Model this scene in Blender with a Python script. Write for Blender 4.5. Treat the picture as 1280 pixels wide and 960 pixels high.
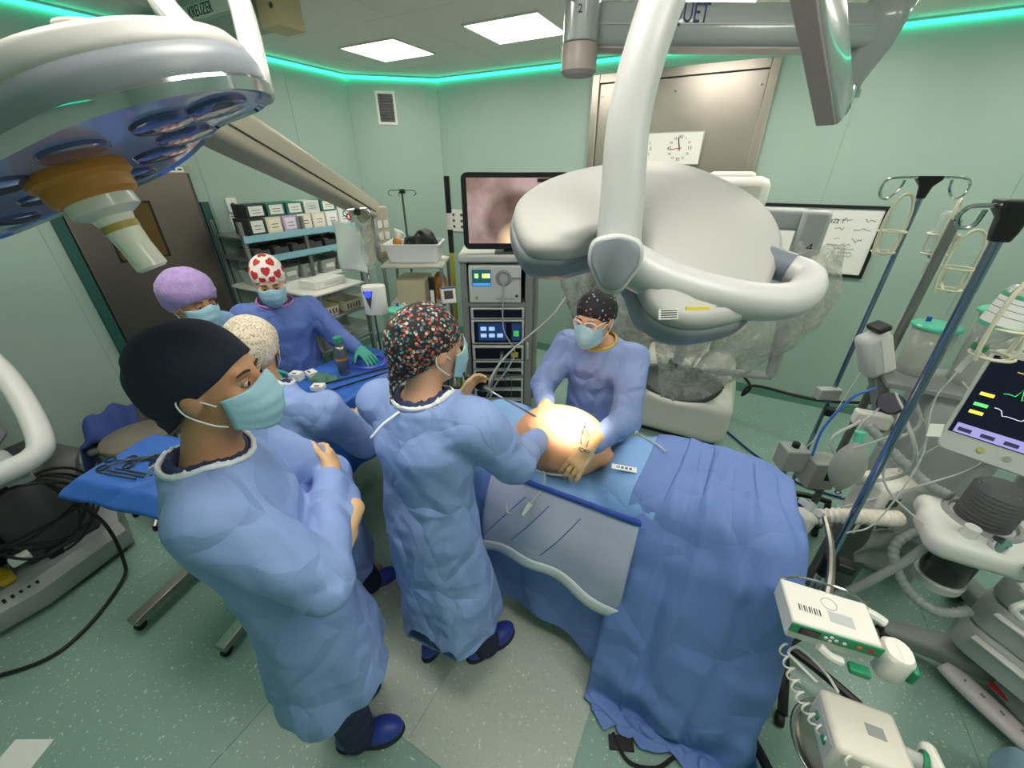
import bpy, math, random
import numpy as np
from mathutils import Vector, Matrix
random.seed(7); np.random.seed(7)
for o in list(bpy.data.objects): bpy.data.objects.remove(o)
SC = bpy.context.scene; COL = SC.collection; PI = math.pi

# ------------------------------------------------------------ camera, world, exposure
cam_d = bpy.data.cameras.new('camera'); cam_d.sensor_width = 36; cam_d.lens = 13.79
cam_d.clip_start = 0.02; cam_d.clip_end = 60
cam = bpy.data.objects.new('camera', cam_d); COL.objects.link(cam)
cam.location = (0, 0, 2.1)
cam.rotation_euler = (math.radians(90-28.65), 0, math.radians(28.32))
SC.camera = cam
SC.view_settings.view_transform = 'Standard'; SC.view_settings.look = 'None'
SC.view_settings.gamma = 1; SC.view_settings.exposure = 1.12
SC.view_settings.use_curve_mapping = False
wd = bpy.data.worlds.new('world'); SC.world = wd; wd.use_nodes = True
wd.node_tree.nodes['Background'].inputs[0].default_value = (0.8, 0.9, 0.9, 1)
wd.node_tree.nodes['Background'].inputs[1].default_value = 0.10
PANEL_STRENGTH = 8.5      # ceiling panels
LED_STRENGTH = 1.9

# ------------------------------------------------------------ materials
MATS = {}
def lin(c):
    if isinstance(c, str): c = [int(c[i:i+2], 16)/255 for i in (0, 2, 4)]
    return tuple(x/12.92 if x <= .04045 else ((x+.055)/1.055)**2.4 for x in c[:3]) + (1,)
def nodes_of(m):
    m.use_nodes = True
    return m.node_tree.nodes, m.node_tree.links, m.node_tree.nodes['Principled BSDF']
def mat(name, col='808080', rough=.5, metal=0, bump=0, bs=40, var=0, vs=6, alpha=1, trans=0, emit=0, ecol=None, coat=0, sheen=0, crease=0, cs=9, ior=None):
    if name in MATS: return MATS[name]
    m = bpy.data.materials.new(name); N, L, b = nodes_of(m); MATS[name] = m
    c = lin(col); b.inputs['Base Color'].default_value = c
    b.inputs['Roughness'].default_value = rough; b.inputs['Metallic'].default_value = metal
    b.inputs['Alpha'].default_value = alpha; b.inputs['Transmission Weight'].default_value = trans
    b.inputs['Coat Weight'].default_value = coat
    if ior: b.inputs['IOR'].default_value = ior
    if sheen: b.inputs['Sheen Weight'].default_value = sheen
    if emit:
        b.inputs['Emission Color'].default_value = lin(ecol or col); b.inputs['Emission Strength'].default_value = emit
    tc = N.new('ShaderNodeTexCoord')
    if var:
        n = N.new('ShaderNodeTexNoise'); n.inputs['Scale'].default_value = vs; n.inputs['Detail'].default_value = 3
        L.new(tc.outputs['Object'], n.inputs['Vector'])
        r = N.new('ShaderNodeValToRGB'); r.color_ramp.elements[0].position = .3; r.color_ramp.elements[1].position = .7
        r.color_ramp.elements[0].color = tuple(x*(1-var) for x in c[:3]) + (1,)
        r.color_ramp.elements[1].color = tuple(min(1, x*(1+var)) for x in c[:3]) + (1,)
        L.new(n.outputs['Fac'], r.inputs['Fac']); L.new(r.outputs['Color'], b.inputs['Base Color'])
    prev = None
    if bump:
        n = N.new('ShaderNodeTexNoise'); n.inputs['Scale'].default_value = bs; n.inputs['Detail'].default_value = 4
        L.new(tc.outputs['Object'], n.inputs['Vector'])
        bp = N.new('ShaderNodeBump'); bp.inputs['Strength'].default_value = bump; bp.inputs['Distance'].default_value = .01
        L.new(n.outputs['Fac'], bp.inputs['Height']); L.new(bp.outputs['Normal'], b.inputs['Normal']); prev = bp
    if crease:       # sharp folds of paper-like cloth
        n2 = N.new('ShaderNodeTexNoise'); n2.inputs['Scale'].default_value = 3; n2.inputs['Detail'].default_value = 2
        L.new(tc.outputs['Object'], n2.inputs['Vector'])
        ad = N.new('ShaderNodeMixRGB'); ad.blend_type = 'ADD'; ad.inputs[0].default_value = .25
        L.new(tc.outputs['Object'], ad.inputs[1]); L.new(n2.outputs['Color'], ad.inputs[2])
        v = N.new('ShaderNodeTexVoronoi'); v.feature = 'DISTANCE_TO_EDGE'; v.inputs['Scale'].default_value = cs*.85
        mp = N.new('ShaderNodeMapping'); mp.inputs['Rotation'].default_value = (.5, .4, .6); mp.inputs['Scale'].default_value = (1, 1.2, .8)
        L.new(ad.outputs[0], mp.inputs['Vector']); L.new(mp.outputs[0], v.inputs['Vector'])
        r2 = N.new('ShaderNodeValToRGB'); r2.color_ramp.elements[1].position = .2
        L.new(v.outputs['Distance'], r2.inputs['Fac'])
        bp2 = N.new('ShaderNodeBump'); bp2.inputs['Strength'].default_value = min(1, crease*1.35); bp2.inputs['Distance'].default_value = .014
        L.new(r2.outputs['Color'], bp2.inputs['Height'])
        if prev: L.new(prev.outputs['Normal'], bp2.inputs['Normal'])
        L.new(bp2.outputs['Normal'], b.inputs['Normal'])
    return m

# ------------------------------------------------------------ mesh builder
ORG = {}
def V3(*a): return np.array(a, float)
def frame(loc=(0, 0, 0), rz=0, rx=0, ry=0):
    return Matrix.Translation(loc) @ Matrix.Rotation(rz, 4, 'Z') @ Matrix.Rotation(rx, 4, 'X') @ Matrix.Rotation(ry, 4, 'Y')
def axes(d, up=(0, 0, 1)):
    d = np.array(d, float); d /= np.linalg.norm(d); u = np.array(up, float)
    if abs(d@u) > .99*np.linalg.norm(u): u = np.array((0, 1., 0)) if abs(d[1]) < .9 else np.array((1., 0, 0))
    x = np.cross(u, d); x /= np.linalg.norm(x); return x, np.cross(d, x), d
def look(loc, d, up=(0, 0, 1)):        # local +Z along d
    x, y, z = axes(d, up)
    return Matrix(((x[0], y[0], z[0], loc[0]), (x[1], y[1], z[1], loc[1]), (x[2], y[2], z[2], loc[2]), (0, 0, 0, 1)))
def spline(P, n=8):
    P = [np.array(p, float) for p in P]
    if len(P) < 3: return P
    Q = [2*P[0]-P[1]] + P + [2*P[-1]-P[-2]]; out = []
    for i in range(1, len(Q)-2):
        a, b, c, d = Q[i-1:i+3]
        for k in range(n):
            t = k/n
            out.append(.5*(2*b+(c-a)*t+(2*a-5*b+4*c-d)*t*t+(3*b-a-3*c+d)*t**3))
    return out + [P[-1]]
class G:
    def __init__(s, T=None): s.v = []; s.f = []; s.mi = []; s.T = T; s.cur = 0
    def add(s, v, f, T=None):
        T = T if T is not None else s.T
        v = np.array([tuple(p) for p in v], float)
        if T is not None:
            A = np.array(T); v = v @ A[:3, :3].T + A[:3, 3]
        o = len(s.v); s.v += [tuple(p) for p in v]; s.f += [tuple(i+o for i in q) for q in f]; s.mi += [s.cur]*len(f)
        return s
    def box(s, c, d, T=None, taper=1):
        x, y, z = (k/2 for k in d); cx, cy, cz = c; t = taper
        v = [(cx+a*x*(t if e > 0 else 1), cy+b*y*(t if e > 0 else 1), cz+e*z) for e in (-1, 1) for a, b in ((-1, -1), (1, -1), (1, 1), (-1, 1))]
        return s.add(v, [(3, 2, 1, 0), (4, 5, 6, 7), (0, 1, 5, 4), (1, 2, 6, 5), (2, 3, 7, 6), (3, 0, 4, 7)], T)
    def bb(s, lo, hi, T=None):
        return s.box([(a+b)/2 for a, b in zip(lo, hi)], [b-a for a, b in zip(lo, hi)], T)
    def loft(s, rings, cap=True, T=None, close=True):
        n = len(rings[0]); v = [p for r in rings for p in r]; f = []
        for i in range(len(rings)-1):
            for j in range(n if close else n-1):
                k = (j+1) % n; f.append((i*n+j, i*n+k, (i+1)*n+k, (i+1)*n+j))
        if cap: f.append(tuple(range(n-1, -1, -1))); f.append(tuple((len(rings)-1)*n+j for j in range(n)))
        return s.add(v, f, T)
    def cyl(s, a, b, r0, r1=None, n=14, cap=True, T=None):
        r1 = r0 if r1 is None else r1; a = np.array(a, float); b = np.array(b, float); x, y, _ = axes(b-a)
        R = lambda c, r: [c+r*(math.cos(2*PI*i/n)*x+math.sin(2*PI*i/n)*y) for i in range(n)]
        return s.loft([R(a, r0), R(b, r1)], cap, T)
    def tube(s, P, r, n=8, sm=6, cap=True, T=None, closed=False, flat=1):
        P = spline(P, sm) if sm else [np.array(p, float) for p in P]
        rr = r if callable(r) else (lambda t: r)
        rings = []; px = None
        for i, p in enumerate(P):
            d = P[min(i+1, len(P)-1)]-P[max(i-1, 0)]
            if np.linalg.norm(d) < 1e-9: d = np.array((0, 0, 1.))
            d = d/np.linalg.norm(d)
            if px is None: x, y, _ = axes(d)
            else:
                x = px-d*(px@d); nx = np.linalg.norm(x)
                x = x/nx if nx > 1e-6 else axes(d)[0]; y = np.cross(d, x)
            px = x; q = rr(i/max(1, len(P)-1))
            rings.append([p+q*(math.cos(2*PI*j/n)*x+flat*math.sin(2*PI*j/n)*y) for j in range(n)])
        return s.loft(rings, cap, T)
    def lathe(s, prof, T=None, n=24, cap=True):
        return s.loft([[(r*math.cos(2*PI*i/n), r*math.sin(2*PI*i/n), z) for i in range(n)] for r, z in prof], cap, T)
    def prism(s, poly, h0, h1, T=None):
        n = len(poly); v = [(x, y, h0) for x, y in poly]+[(x, y, h1) for x, y in poly]
        f = [tuple(range(n-1, -1, -1)), tuple(range(n, 2*n))]+[(i, (i+1) % n, n+(i+1) % n, n+i) for i in range(n)]
        return s.add(v, f, T)
    def ell(s, c, r, n=16, m=10, T=None):
        rings = []
        for i in range(m+1):
            a = PI*i/m; q = max(math.sin(a), .001)
            rings.append([(c[0]+r[0]*q*math.cos(2*PI*j/n), c[1]+r[1]*q*math.sin(2*PI*j/n), c[2]-r[2]*math.cos(a)) for j in range(n)])
        return s.loft(rings, True, T)
    def grid(s, fn, nu, nv, T=None, th=0):
        v = [np.array(fn(i/nu, j/nv), float) for i in range(nu+1) for j in range(nv+1)]
        w = nv+1; f = [(i*w+j, (i+1)*w+j, (i+1)*w+j+1, i*w+j+1) for i in range(nu) for j in range(nv)]
        if th:
            A = np.array(v).reshape(nu+1, nv+1, 3)
            nrm = np.cross(np.gradient(A, axis=0), np.gradient(A, axis=1)); nrm /= np.linalg.norm(nrm, axis=2, keepdims=True)+1e-12
            B = (A-nrm*th).reshape(-1, 3); o = len(v); v = v+list(B); f += [tuple(o+i for i in q[::-1]) for q in f]
            e = [i*w for i in range(nu+1)]+[nu*w+j for j in range(1, nv+1)]+[i*w+nv for i in range(nu-1, -1, -1)]+[j for j in range(nv-1, 0, -1)]
            f += [(e[(i+1) % len(e)], e[i], o+e[i], o+e[(i+1) % len(e)]) for i in range(len(e))]
        return s.add(v, f, T)
    def ring(s, c, R, r, d=(0, 0, 1), n=20, m=6, T=None):
        x, y, _ = axes(d); c = np.array(c, float)
        rings = []
        for i in range(n+1):
            a = 2*PI*i/n; e = math.cos(a)*x+math.sin(a)*y; zz = np.cross(x, y)
            rings.append([c+R*e+r*(math.cos(2*PI*j/m)*e+math.sin(2*PI*j/m)*zz) for j in range(m)])
        return s.loft(rings, False, T)
    def obj(s, name, m, parent=None, bevel=0, smooth=None, label=None, cat=None, group=None, kind=None, base=None, seg=2, sub=0):
        me = bpy.data.meshes.new(name)
        v = np.array(s.v, float)
        if parent is not None: o = np.array(ORG[parent])
        elif base is not None: o = np.array(base, float)
        else:
            lo, hi = v.min(0), v.max(0); o = np.array(((lo[0]+hi[0])/2, (lo[1]+hi[1])/2, lo[2]))
        me.from_pydata([tuple(p) for p in v-o], [], s.f)
        for q in (m if isinstance(m, (list, tuple)) else [m]): me.materials.append(q)
        if any(s.mi): me.polygons.foreach_set('material_index', s.mi)
        ob = bpy.data.objects.new(name, me); COL.objects.link(ob)
        finish(ob, parent, o, label, cat, group, kind)
        sm = smooth if smooth is not None else True
        me.polygons.foreach_set('use_smooth', [sm]*len(me.polygons))
        if bevel:
            md = ob.modifiers.new('b', 'BEVEL'); md.width = bevel; md.segments = seg; md.limit_method = 'ANGLE'; md.angle_limit = math.radians(40)
            md.harden_normals = False
        if sub:
            md = ob.modifiers.new('s', 'SUBSURF'); md.levels = md.render_levels = sub
        if smooth is None:
            auto_smooth(me)
        me.update(); return ob
def auto_smooth(me, ang=math.radians(38)):
    import bmesh
    bm = bmesh.new(); bm.from_mesh(me)
    bmesh.ops.recalc_face_normals(bm, faces=bm.faces)
    for e in bm.edges:
        if len(e.link_faces) == 2 and e.calc_face_angle(0) > ang: e.smooth = False
    bm.to_mesh(me); bm.free()
def finish(ob, parent, o, label, cat, group, kind):
    if parent is not None: ob.parent = parent; ORG[ob] = ORG[parent]
    else: ob.location = o; ORG[ob] = tuple(o)
    if label: ob['label'] = label
    if cat: ob['category'] = cat
    if group: ob['group'] = group
    if kind: ob['kind'] = kind
def thing(name, loc, label, cat, group=None, kind=None):
    o = bpy.data.objects.new(name, None); COL.objects.link(o); o.empty_display_size = .1
    finish(o, None, tuple(loc), label, cat, group, kind); return o
def text(s, T, size, m, parent, name='lettering', depth=.001, align='CENTER'):
    cu = bpy.data.curves.new('t', 'FONT'); cu.body = s; cu.size = size; cu.align_x = align; cu.align_y = 'CENTER'; cu.extrude = depth; cu.resolution_u = 3
    to = bpy.data.objects.new('t', cu); COL.objects.link(to)
    dg = bpy.context.evaluated_depsgraph_get(); me = bpy.data.meshes.new_from_object(to.evaluated_get(dg))
    bpy.data.objects.remove(to); bpy.data.curves.remove(cu)
    A = Matrix.Translation([-k for k in ORG[parent]]) @ T
    me.transform(A); me.name = name; me.materials.clear(); me.materials.append(m)
    ob = bpy.data.objects.new(name, me); COL.objects.link(ob); finish(ob, parent, None, None, None, None, None); return ob
def dup(ob, dloc=(0, 0, 0), label=None, parent=None, group=None, scale=None, rz=None):
    c = ob.copy(); COL.objects.link(c)
    if parent is None:
        c.location = Vector(ob.location)+Vector(dloc); ORG[c] = tuple(Vector(ORG[ob])+Vector(dloc))
        if scale: c.scale = scale
        if rz is not None: c.rotation_euler = (0, 0, rz)
    else: c.parent = parent; ORG[c] = ORG[parent]
    if label: c['label'] = label
    if group: c['group'] = group
    for ch in list(ob.children): dup(ch, parent=c)
    return c
def rr(w, h, r, n=4, cx=0, cy=0):      # rounded rectangle outline
    P = []
    for sx, sy, a0 in ((1, 1, 0), (-1, 1, PI/2), (-1, -1, PI), (1, -1, 1.5*PI)):
        for i in range(n+1):
            a = a0+PI/2*i/n; P.append((cx+sx*(w/2-r)+r*math.cos(a), cy+sy*(h/2-r)+r*math.sin(a)))
    return P

# ------------------------------------------------------------ smooth solids (signed distance field + surface nets)
def vnoise(x, y, z, seed=0):
    rs = np.random.RandomState(seed); T = rs.rand(32, 32, 32).astype(np.float32)*2-1
    x, y, z = np.broadcast_arrays(x, y, z)
    xi = np.floor(x).astype(int); yi = np.floor(y).astype(int); zi = np.floor(z).astype(int)
    fx = x-xi; fy = y-yi; fz = z-zi
    fx = fx*fx*(3-2*fx); fy = fy*fy*(3-2*fy); fz = fz*fz*(3-2*fz)
    g = lambda a, b, c: T[(xi+a) % 32, (yi+b) % 32, (zi+c) % 32]
    l = lambda a, b, t: a+(b-a)*t
    return l(l(l(g(0, 0, 0), g(1, 0, 0), fx), l(g(0, 1, 0), g(1, 1, 0), fx), fy), l(l(g(0, 0, 1), g(1, 0, 1), fx), l(g(0, 1, 1), g(1, 1, 1), fx), fy), fz)
class SD:
    def __init__(s, lo, hi, h):
        s.lo = np.array(lo, float); s.h = h; s.n = np.ceil((np.array(hi)-s.lo)/h).astype(int)+1
        s.ax = [(s.lo[i]+h*np.arange(s.n[i])).astype(np.float32) for i in range(3)]
        s.d = np.full(tuple(s.n), 5., np.float32)
    def win(s, lo, hi, pad):
        a = np.clip(np.floor((np.array(lo)-pad-s.lo)/s.h).astype(int), 0, s.n); b = np.clip(np.ceil((np.array(hi)+pad-s.lo)/s.h).astype(int)+1, 0, s.n)
        sl = tuple(slice(a[i], b[i]) for i in range(3)); return sl, np.ix_(*[s.ax[i][sl[i]] for i in range(3)])
    def put(s, fn, lo, hi, k=.02, sub=False, inter=False):
        sl, (x, y, z) = s.win(lo, hi, max(k, 4*s.h, .035))
        if min(q.stop-q.start for q in sl) <= 0: return s
        e = fn(x, y, z); a = s.d[sl]
        if sub: a = -a
        k = max(k, 1e-4); t = np.clip(.5+.5*(e-a)/k, 0, 1); r = e*(1-t)+a*t-k*t*(1-t)
        s.d[sl] = -r if sub else r
        return s
    def cap(s, a, b, ra, rb=None, k=.02, sub=False, sq=None):
        rb = ra if rb is None else rb; a = np.array(a, float); b = np.array(b, float); ab = b-a; L = max(ab@ab, 1e-9); R = max(ra, rb)
        def fn(x, y, z):
            t = np.clip(((x-a[0])*ab[0]+(y-a[1])*ab[1]+(z-a[2])*ab[2])/L, 0, 1)
            return np.sqrt((x-a[0]-t*ab[0])**2+(y-a[1]-t*ab[1])**2+(z-a[2]-t*ab[2])**2)-(ra+(rb-ra)*t)
        return s.put(fn, np.minimum(a, b)-R, np.maximum(a, b)+R, k, sub)
    def chain(s, P, r, k=.02):
        for i in range(len(P)-1):
            s.cap(P[i], P[i+1], r[i] if not np.isscalar(r) else r, r[i+1] if not np.isscalar(r) else r, k)
        return s
    def ell(s, c, r, T=None, k=.02, sub=False):
        c = np.array(c, float); r = np.array(r, float); A = np.eye(3) if T is None else np.array(T)[:3, :3]; R = max(r)
        def fn(x, y, z):
            X, Y, Z = x-c[0], y-c[1], z-c[2]
            p = [(A[0, i]*X+A[1, i]*Y+A[2, i]*Z) for i in range(3)]
            k0 = np.sqrt(sum((p[i]/r[i])**2 for i in range(3)))+1e-6; k1 = np.sqrt(sum((p[i]/r[i]**2)**2 for i in range(3)))+1e-6
            return k0*(k0-1)/k1
        return s.put(fn, c-R, c+R, k, sub)
    def box(s, c, hd, T=None, rad=.01, k=.02, sub=False):
        c = np.array(c, float); hd = np.array(hd, float); A = np.eye(3) if T is None else np.array(T)[:3, :3]; R = np.abs(A) @ hd
        def fn(x, y, z):
            X, Y, Z = x-c[0], y-c[1], z-c[2]
            q = [np.abs(A[0, i]*X+A[1, i]*Y+A[2, i]*Z)-hd[i]+rad for i in range(3)]
            o = np.sqrt(sum(np.maximum(e, 0)**2 for e in q)); return o+np.minimum(np.maximum(np.maximum(q[0], q[1]), q[2]), 0)-rad
        return s.put(fn, c-R, c+R, k, sub)
    def body(s, tab, rz=0, k=.03, sub=False, mod=None):       # elliptic loft in z: rows (z, cx, cy, a, b)
        t = np.array(tab, float); t = t[np.argsort(t[:, 0])]; R = max(t[:, 3].max(), t[:, 4].max())*1.3; c, q = math.cos(rz), math.sin(rz)
        def fn(x, y, z):
            zz = np.clip(z, t[0, 0], t[-1, 0]); I = lambda i: np.interp(zz, t[:, 0], t[:, i]).astype(np.float32)
            X, Y = x-I(1), y-I(2); X, Y = X*c+Y*q, Y*c-X*q; a, b = I(3), I(4)
            if mod is not None:
                m = mod(np.arctan2(Y, X), zz); a = a*m; b = b*m
            k0 = np.sqrt((X/a)**2+(Y/b)**2)+1e-6; k1 = np.sqrt((X/a**2)**2+(Y/b**2)**2)+1e-6
            d = k0*(k0-1)/k1; return np.maximum(d, np.maximum(t[0, 0]-z, z-t[-1, 0]))
        return s.put(fn, (t[:, 1].min()-R, t[:, 2].min()-R, t[0, 0]), (t[:, 1].max()+R, t[:, 2].max()+R, t[-1, 0]), k, sub)
    def disp(s, fn):
        x, y, z = np.ix_(*s.ax); m = np.abs(s.d) < .06
        i = np.nonzero(m); s.d[i] += fn(s.ax[0][i[0]], s.ax[1][i[1]], s.ax[2][i[2]]).astype(np.float32); return s
    def cut(s, n, d):         # keep n.p < d
        x, y, z = np.ix_(*s.ax); s.d = np.maximum(s.d, (n[0]*x+n[1]*y+n[2]*z-d).astype(np.float32)); return s
    def mesh(s):
        d = s.d; sg = d < 0; n = s.n
        c0 = sum(sg[a:n[0]-1+a, b:n[1]-1+b, c:n[2]-1+c].astype(np.int8) for a in (0, 1) for b in (0, 1) for c in (0, 1))
        act = (c0 > 0) & (c0 < 8); idx = np.full(act.shape, -1, np.int64); I = np.argwhere(act); idx[act] = np.arange(len(I))
        acc = np.zeros((len(I), 3)); cnt = np.zeros(len(I)); cs = [(a, b, c) for a in (0, 1) for b in (0, 1) for c in (0, 1)]
        for p in cs:
            for ax in range(3):
                if p[ax]: continue
                q = list(p); q[ax] = 1
                dp = d[I[:, 0]+p[0], I[:, 1]+p[1], I[:, 2]+p[2]]; dq = d[I[:, 0]+q[0], I[:, 1]+q[1], I[:, 2]+q[2]]
                m = (dp < 0) != (dq < 0); t = np.where(m, dp/np.where(m, dp-dq, 1), 0)
                off = np.tile(np.array(p, float), (len(I), 1)); off[:, ax] += t; acc[m] += off[m]; cnt[m] += 1
        V = s.lo+(I+acc/cnt[:, None])*s.h; F = []
        for ax in range(3):
            sl0 = [slice(1, n[i]-1) for i in range(3)]; sl1 = list(sl0); sl0[ax] = slice(0, n[ax]-1); sl1[ax] = slice(1, n[ax])
            A, B = sg[tuple(sl0)], sg[tuple(sl1)]; E = np.argwhere(A != B); off = [1, 1, 1]; off[ax] = 0; E = E+off
            u, w = [(1, 2), (2, 0), (0, 1)][ax]
            def g(du, dw):
                e = E.copy(); e[:, u] -= du; e[:, w] -= dw; return idx[e[:, 0], e[:, 1], e[:, 2]]
            Q = np.stack([g(1, 1), g(0, 1), g(0, 0), g(1, 0)], 1); inside = sg[E[:, 0], E[:, 1], E[:, 2]]
            Q[~inside] = Q[~inside][:, ::-1]; F.append(Q)
        return V, np.concatenate(F)
    def obj(s, name, m, parent=None, T=None, smooth_it=1, fattr=None, **kw):
        V, F = s.mesh()
        for _ in range(smooth_it):
            A = np.zeros_like(V); C = np.zeros(len(V))
            for a, b in ((0, 1), (1, 2), (2, 3), (3, 0)):
                np.add.at(A, F[:, a], V[F[:, b]]); np.add.at(C, F[:, a], 1); np.add.at(A, F[:, b], V[F[:, a]]); np.add.at(C, F[:, b], 1)
            V = .5*V+.5*A/C[:, None]
        mi = fattr(V[F].mean(1)) if fattr is not None else None
        if T is not None:
            B = np.array(T); V = V @ B[:3, :3].T+B[:3, 3]
        return npobj(name, V, F, m, parent, mi, **kw)
def npobj(name, V, F, m, parent=None, mi=None, label=None, cat=None, group=None, kind=None, base=None):
    me = bpy.data.meshes.new(name); V = np.asarray(V, float); F = np.asarray(F)
    if parent is not None: o = np.array(ORG[parent])
    elif base is not None: o = np.array(base, float)
    else:
        lo, hi = V.min(0), V.max(0); o = np.array(((lo[0]+hi[0])/2, (lo[1]+hi[1])/2, lo[2]))
    k = F.shape[1]
    me.vertices.add(len(V)); me.vertices.foreach_set('co', (V-o).ravel())
    me.loops.add(F.size); me.loops.foreach_set('vertex_index', F.ravel().astype(np.int32))
    me.polygons.add(len(F)); me.polygons.foreach_set('loop_start', np.arange(0, F.size, k, dtype=np.int32))
    for q in (m if isinstance(m, (list, tuple)) else [m]): me.materials.append(q)
    me.polygons.foreach_set('use_smooth', [True]*len(F))
    if mi is not None: me.polygons.foreach_set('material_index', mi.astype(np.int32))
    me.update(calc_edges=True); me.validate()
    ob = bpy.data.objects.new(name, me); COL.objects.link(ob); finish(ob, parent, o, label, cat, group, kind); return ob

# ------------------------------------------------------------ cloth (position based)
def drape(nu, nv, init, boxes=(), caps=(), steps=120, its=6, floor=.012, pins=None, drag=.97, seed=1, balls=(), bend=.1, rest=None, hf=None, lim=None):
    P = np.array([[init(i/nu, j/nv) for j in range(nv+1)] for i in range(nu+1)], float)
    P += np.random.RandomState(seed).randn(*P.shape)*.0015
    cons = []; RP = P if rest is None else np.array([[rest(i/nu, j/nv) for j in range(nv+1)] for i in range(nu+1)], float)
    def mk(di, dj, st):
        a = RP[:nu+1-di, max(0, -dj):nv+1-max(0, dj)]; b = RP[di:, max(0, dj):nv+1+min(0, dj)]
        cons.append((di, dj, np.linalg.norm(b-a, axis=2), st))
    for di, dj, st in ((1, 0, 1), (0, 1, 1), (1, 1, .5), (1, -1, .5), (2, 0, bend), (0, 2, bend)): mk(di, dj, st)
    O = P.copy(); P0 = P.copy(); dt = 1/40
    pm = np.zeros(P.shape[:2], bool)
    if pins is not None:
        for i in range(nu+1):
            for j in range(nv+1): pm[i, j] = pins(i/nu, j/nv)
    for st_ in range(steps):
        v = (P-O)*drag; O = P.copy(); P = P+v; P[..., 2] -= 9.8*dt*dt*.5
        for it in range(its):
            for di, dj, L, st in cons:
                D = np.zeros_like(P); C = np.zeros(P.shape[:2])
                A = (slice(0, nu+1-di), slice(max(0, -dj), nv+1-max(0, dj))); B = (slice(di, nu+1), slice(max(0, dj), nv+1+min(0, dj)))
                e = P[B]-P[A]; l = np.linalg.norm(e, axis=2)+1e-9; g = (e*((l-L)/l*.5*st)[..., None])
                D[A] += g; D[B] -= g; C[A] += 1; C[B] += 1; P = P+D/np.maximum(C, 1)[..., None]*1.3
            if pm.any(): P[pm] = P0[pm]
        for (lo, hi, rd) in boxes:
            c = (np.array(lo)+hi)/2; h = (np.array(hi)-lo)/2; q = P-c; w = np.abs(q)-h; ins = (w < rd).all(2)
            if ins.any():
                ww = w[ins]; ax = np.argmax(ww, 1); qq = q[ins]; r = np.arange(len(ax))
                qq[r, ax] = np.sign(qq[r, ax])*(h[ax]+rd); qq = qq+c; oo = O[ins]; fr = np.where(ax == 2, .12, .8)[:, None]; fx = oo+(qq-oo)*fr; fx[r, ax] = qq[r, ax]; P[ins] = fx
                O[ins] = oo+(fx-oo)*.7
        for (a, b, r) in caps:
            a = np.array(a, float); b = np.array(b, float); ab = b-a; t = np.clip(((P-a)@ab)/(ab@ab), 0, 1); e = P-a-t[..., None]*ab
            l = np.linalg.norm(e, axis=2); m = l < r
            if m.any():
                qq = P[m]+e[m]/l[m][:, None]*(r-l[m])[:, None]; oo = O[m]; fx = oo+(qq-oo)*.3; fx[:, 2] = qq[:, 2]; P[m] = fx; O[m] = oo+(fx-oo)*.7
        if hf is not None:
            hz_ = hf(P[..., 0], P[..., 1]); m = P[..., 2] < hz_
            P[m, :2] = O[m, :2]+(P[m, :2]-O[m, :2])*.12; P[..., 2] = np.maximum(P[..., 2], hz_); O[m] += (P[m]-O[m])*.7
        if lim is not None: P[..., 0] = np.clip(P[..., 0], *lim[:2]); P[..., 1] = np.clip(P[..., 1], *lim[2:])
        m = P[..., 2] < floor
        P[..., 2] = np.maximum(P[..., 2], floor); O[m] += (P[m]-O[m])*.5
    return P
def sheet(P, name, m, parent=None, th=.004, sub=1, **kw):
    nu, nv = P.shape[0]-1, P.shape[1]-1
    for _ in range(1):
        Q = P.copy(); Q[1:-1, 1:-1] = .5*P[1:-1, 1:-1]+.125*(P[2:, 1:-1]+P[:-2, 1:-1]+P[1:-1, 2:]+P[1:-1, :-2]); P = Q
    i, j = np.meshgrid(np.arange(nu), np.arange(nv), indexing='ij'); w = nv+1; a = (i*w+j).ravel()
    ob = npobj(name, P.reshape(-1, 3), np.stack([a, a+w, a+w+1, a+1], 1), m, parent, **kw)
    md = ob.modifiers.new('t', 'SOLIDIFY'); md.thickness = th; md.offset = 0
    if sub: md = ob.modifiers.new('s', 'SUBSURF'); md.levels = md.render_levels = sub
    return ob
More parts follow.
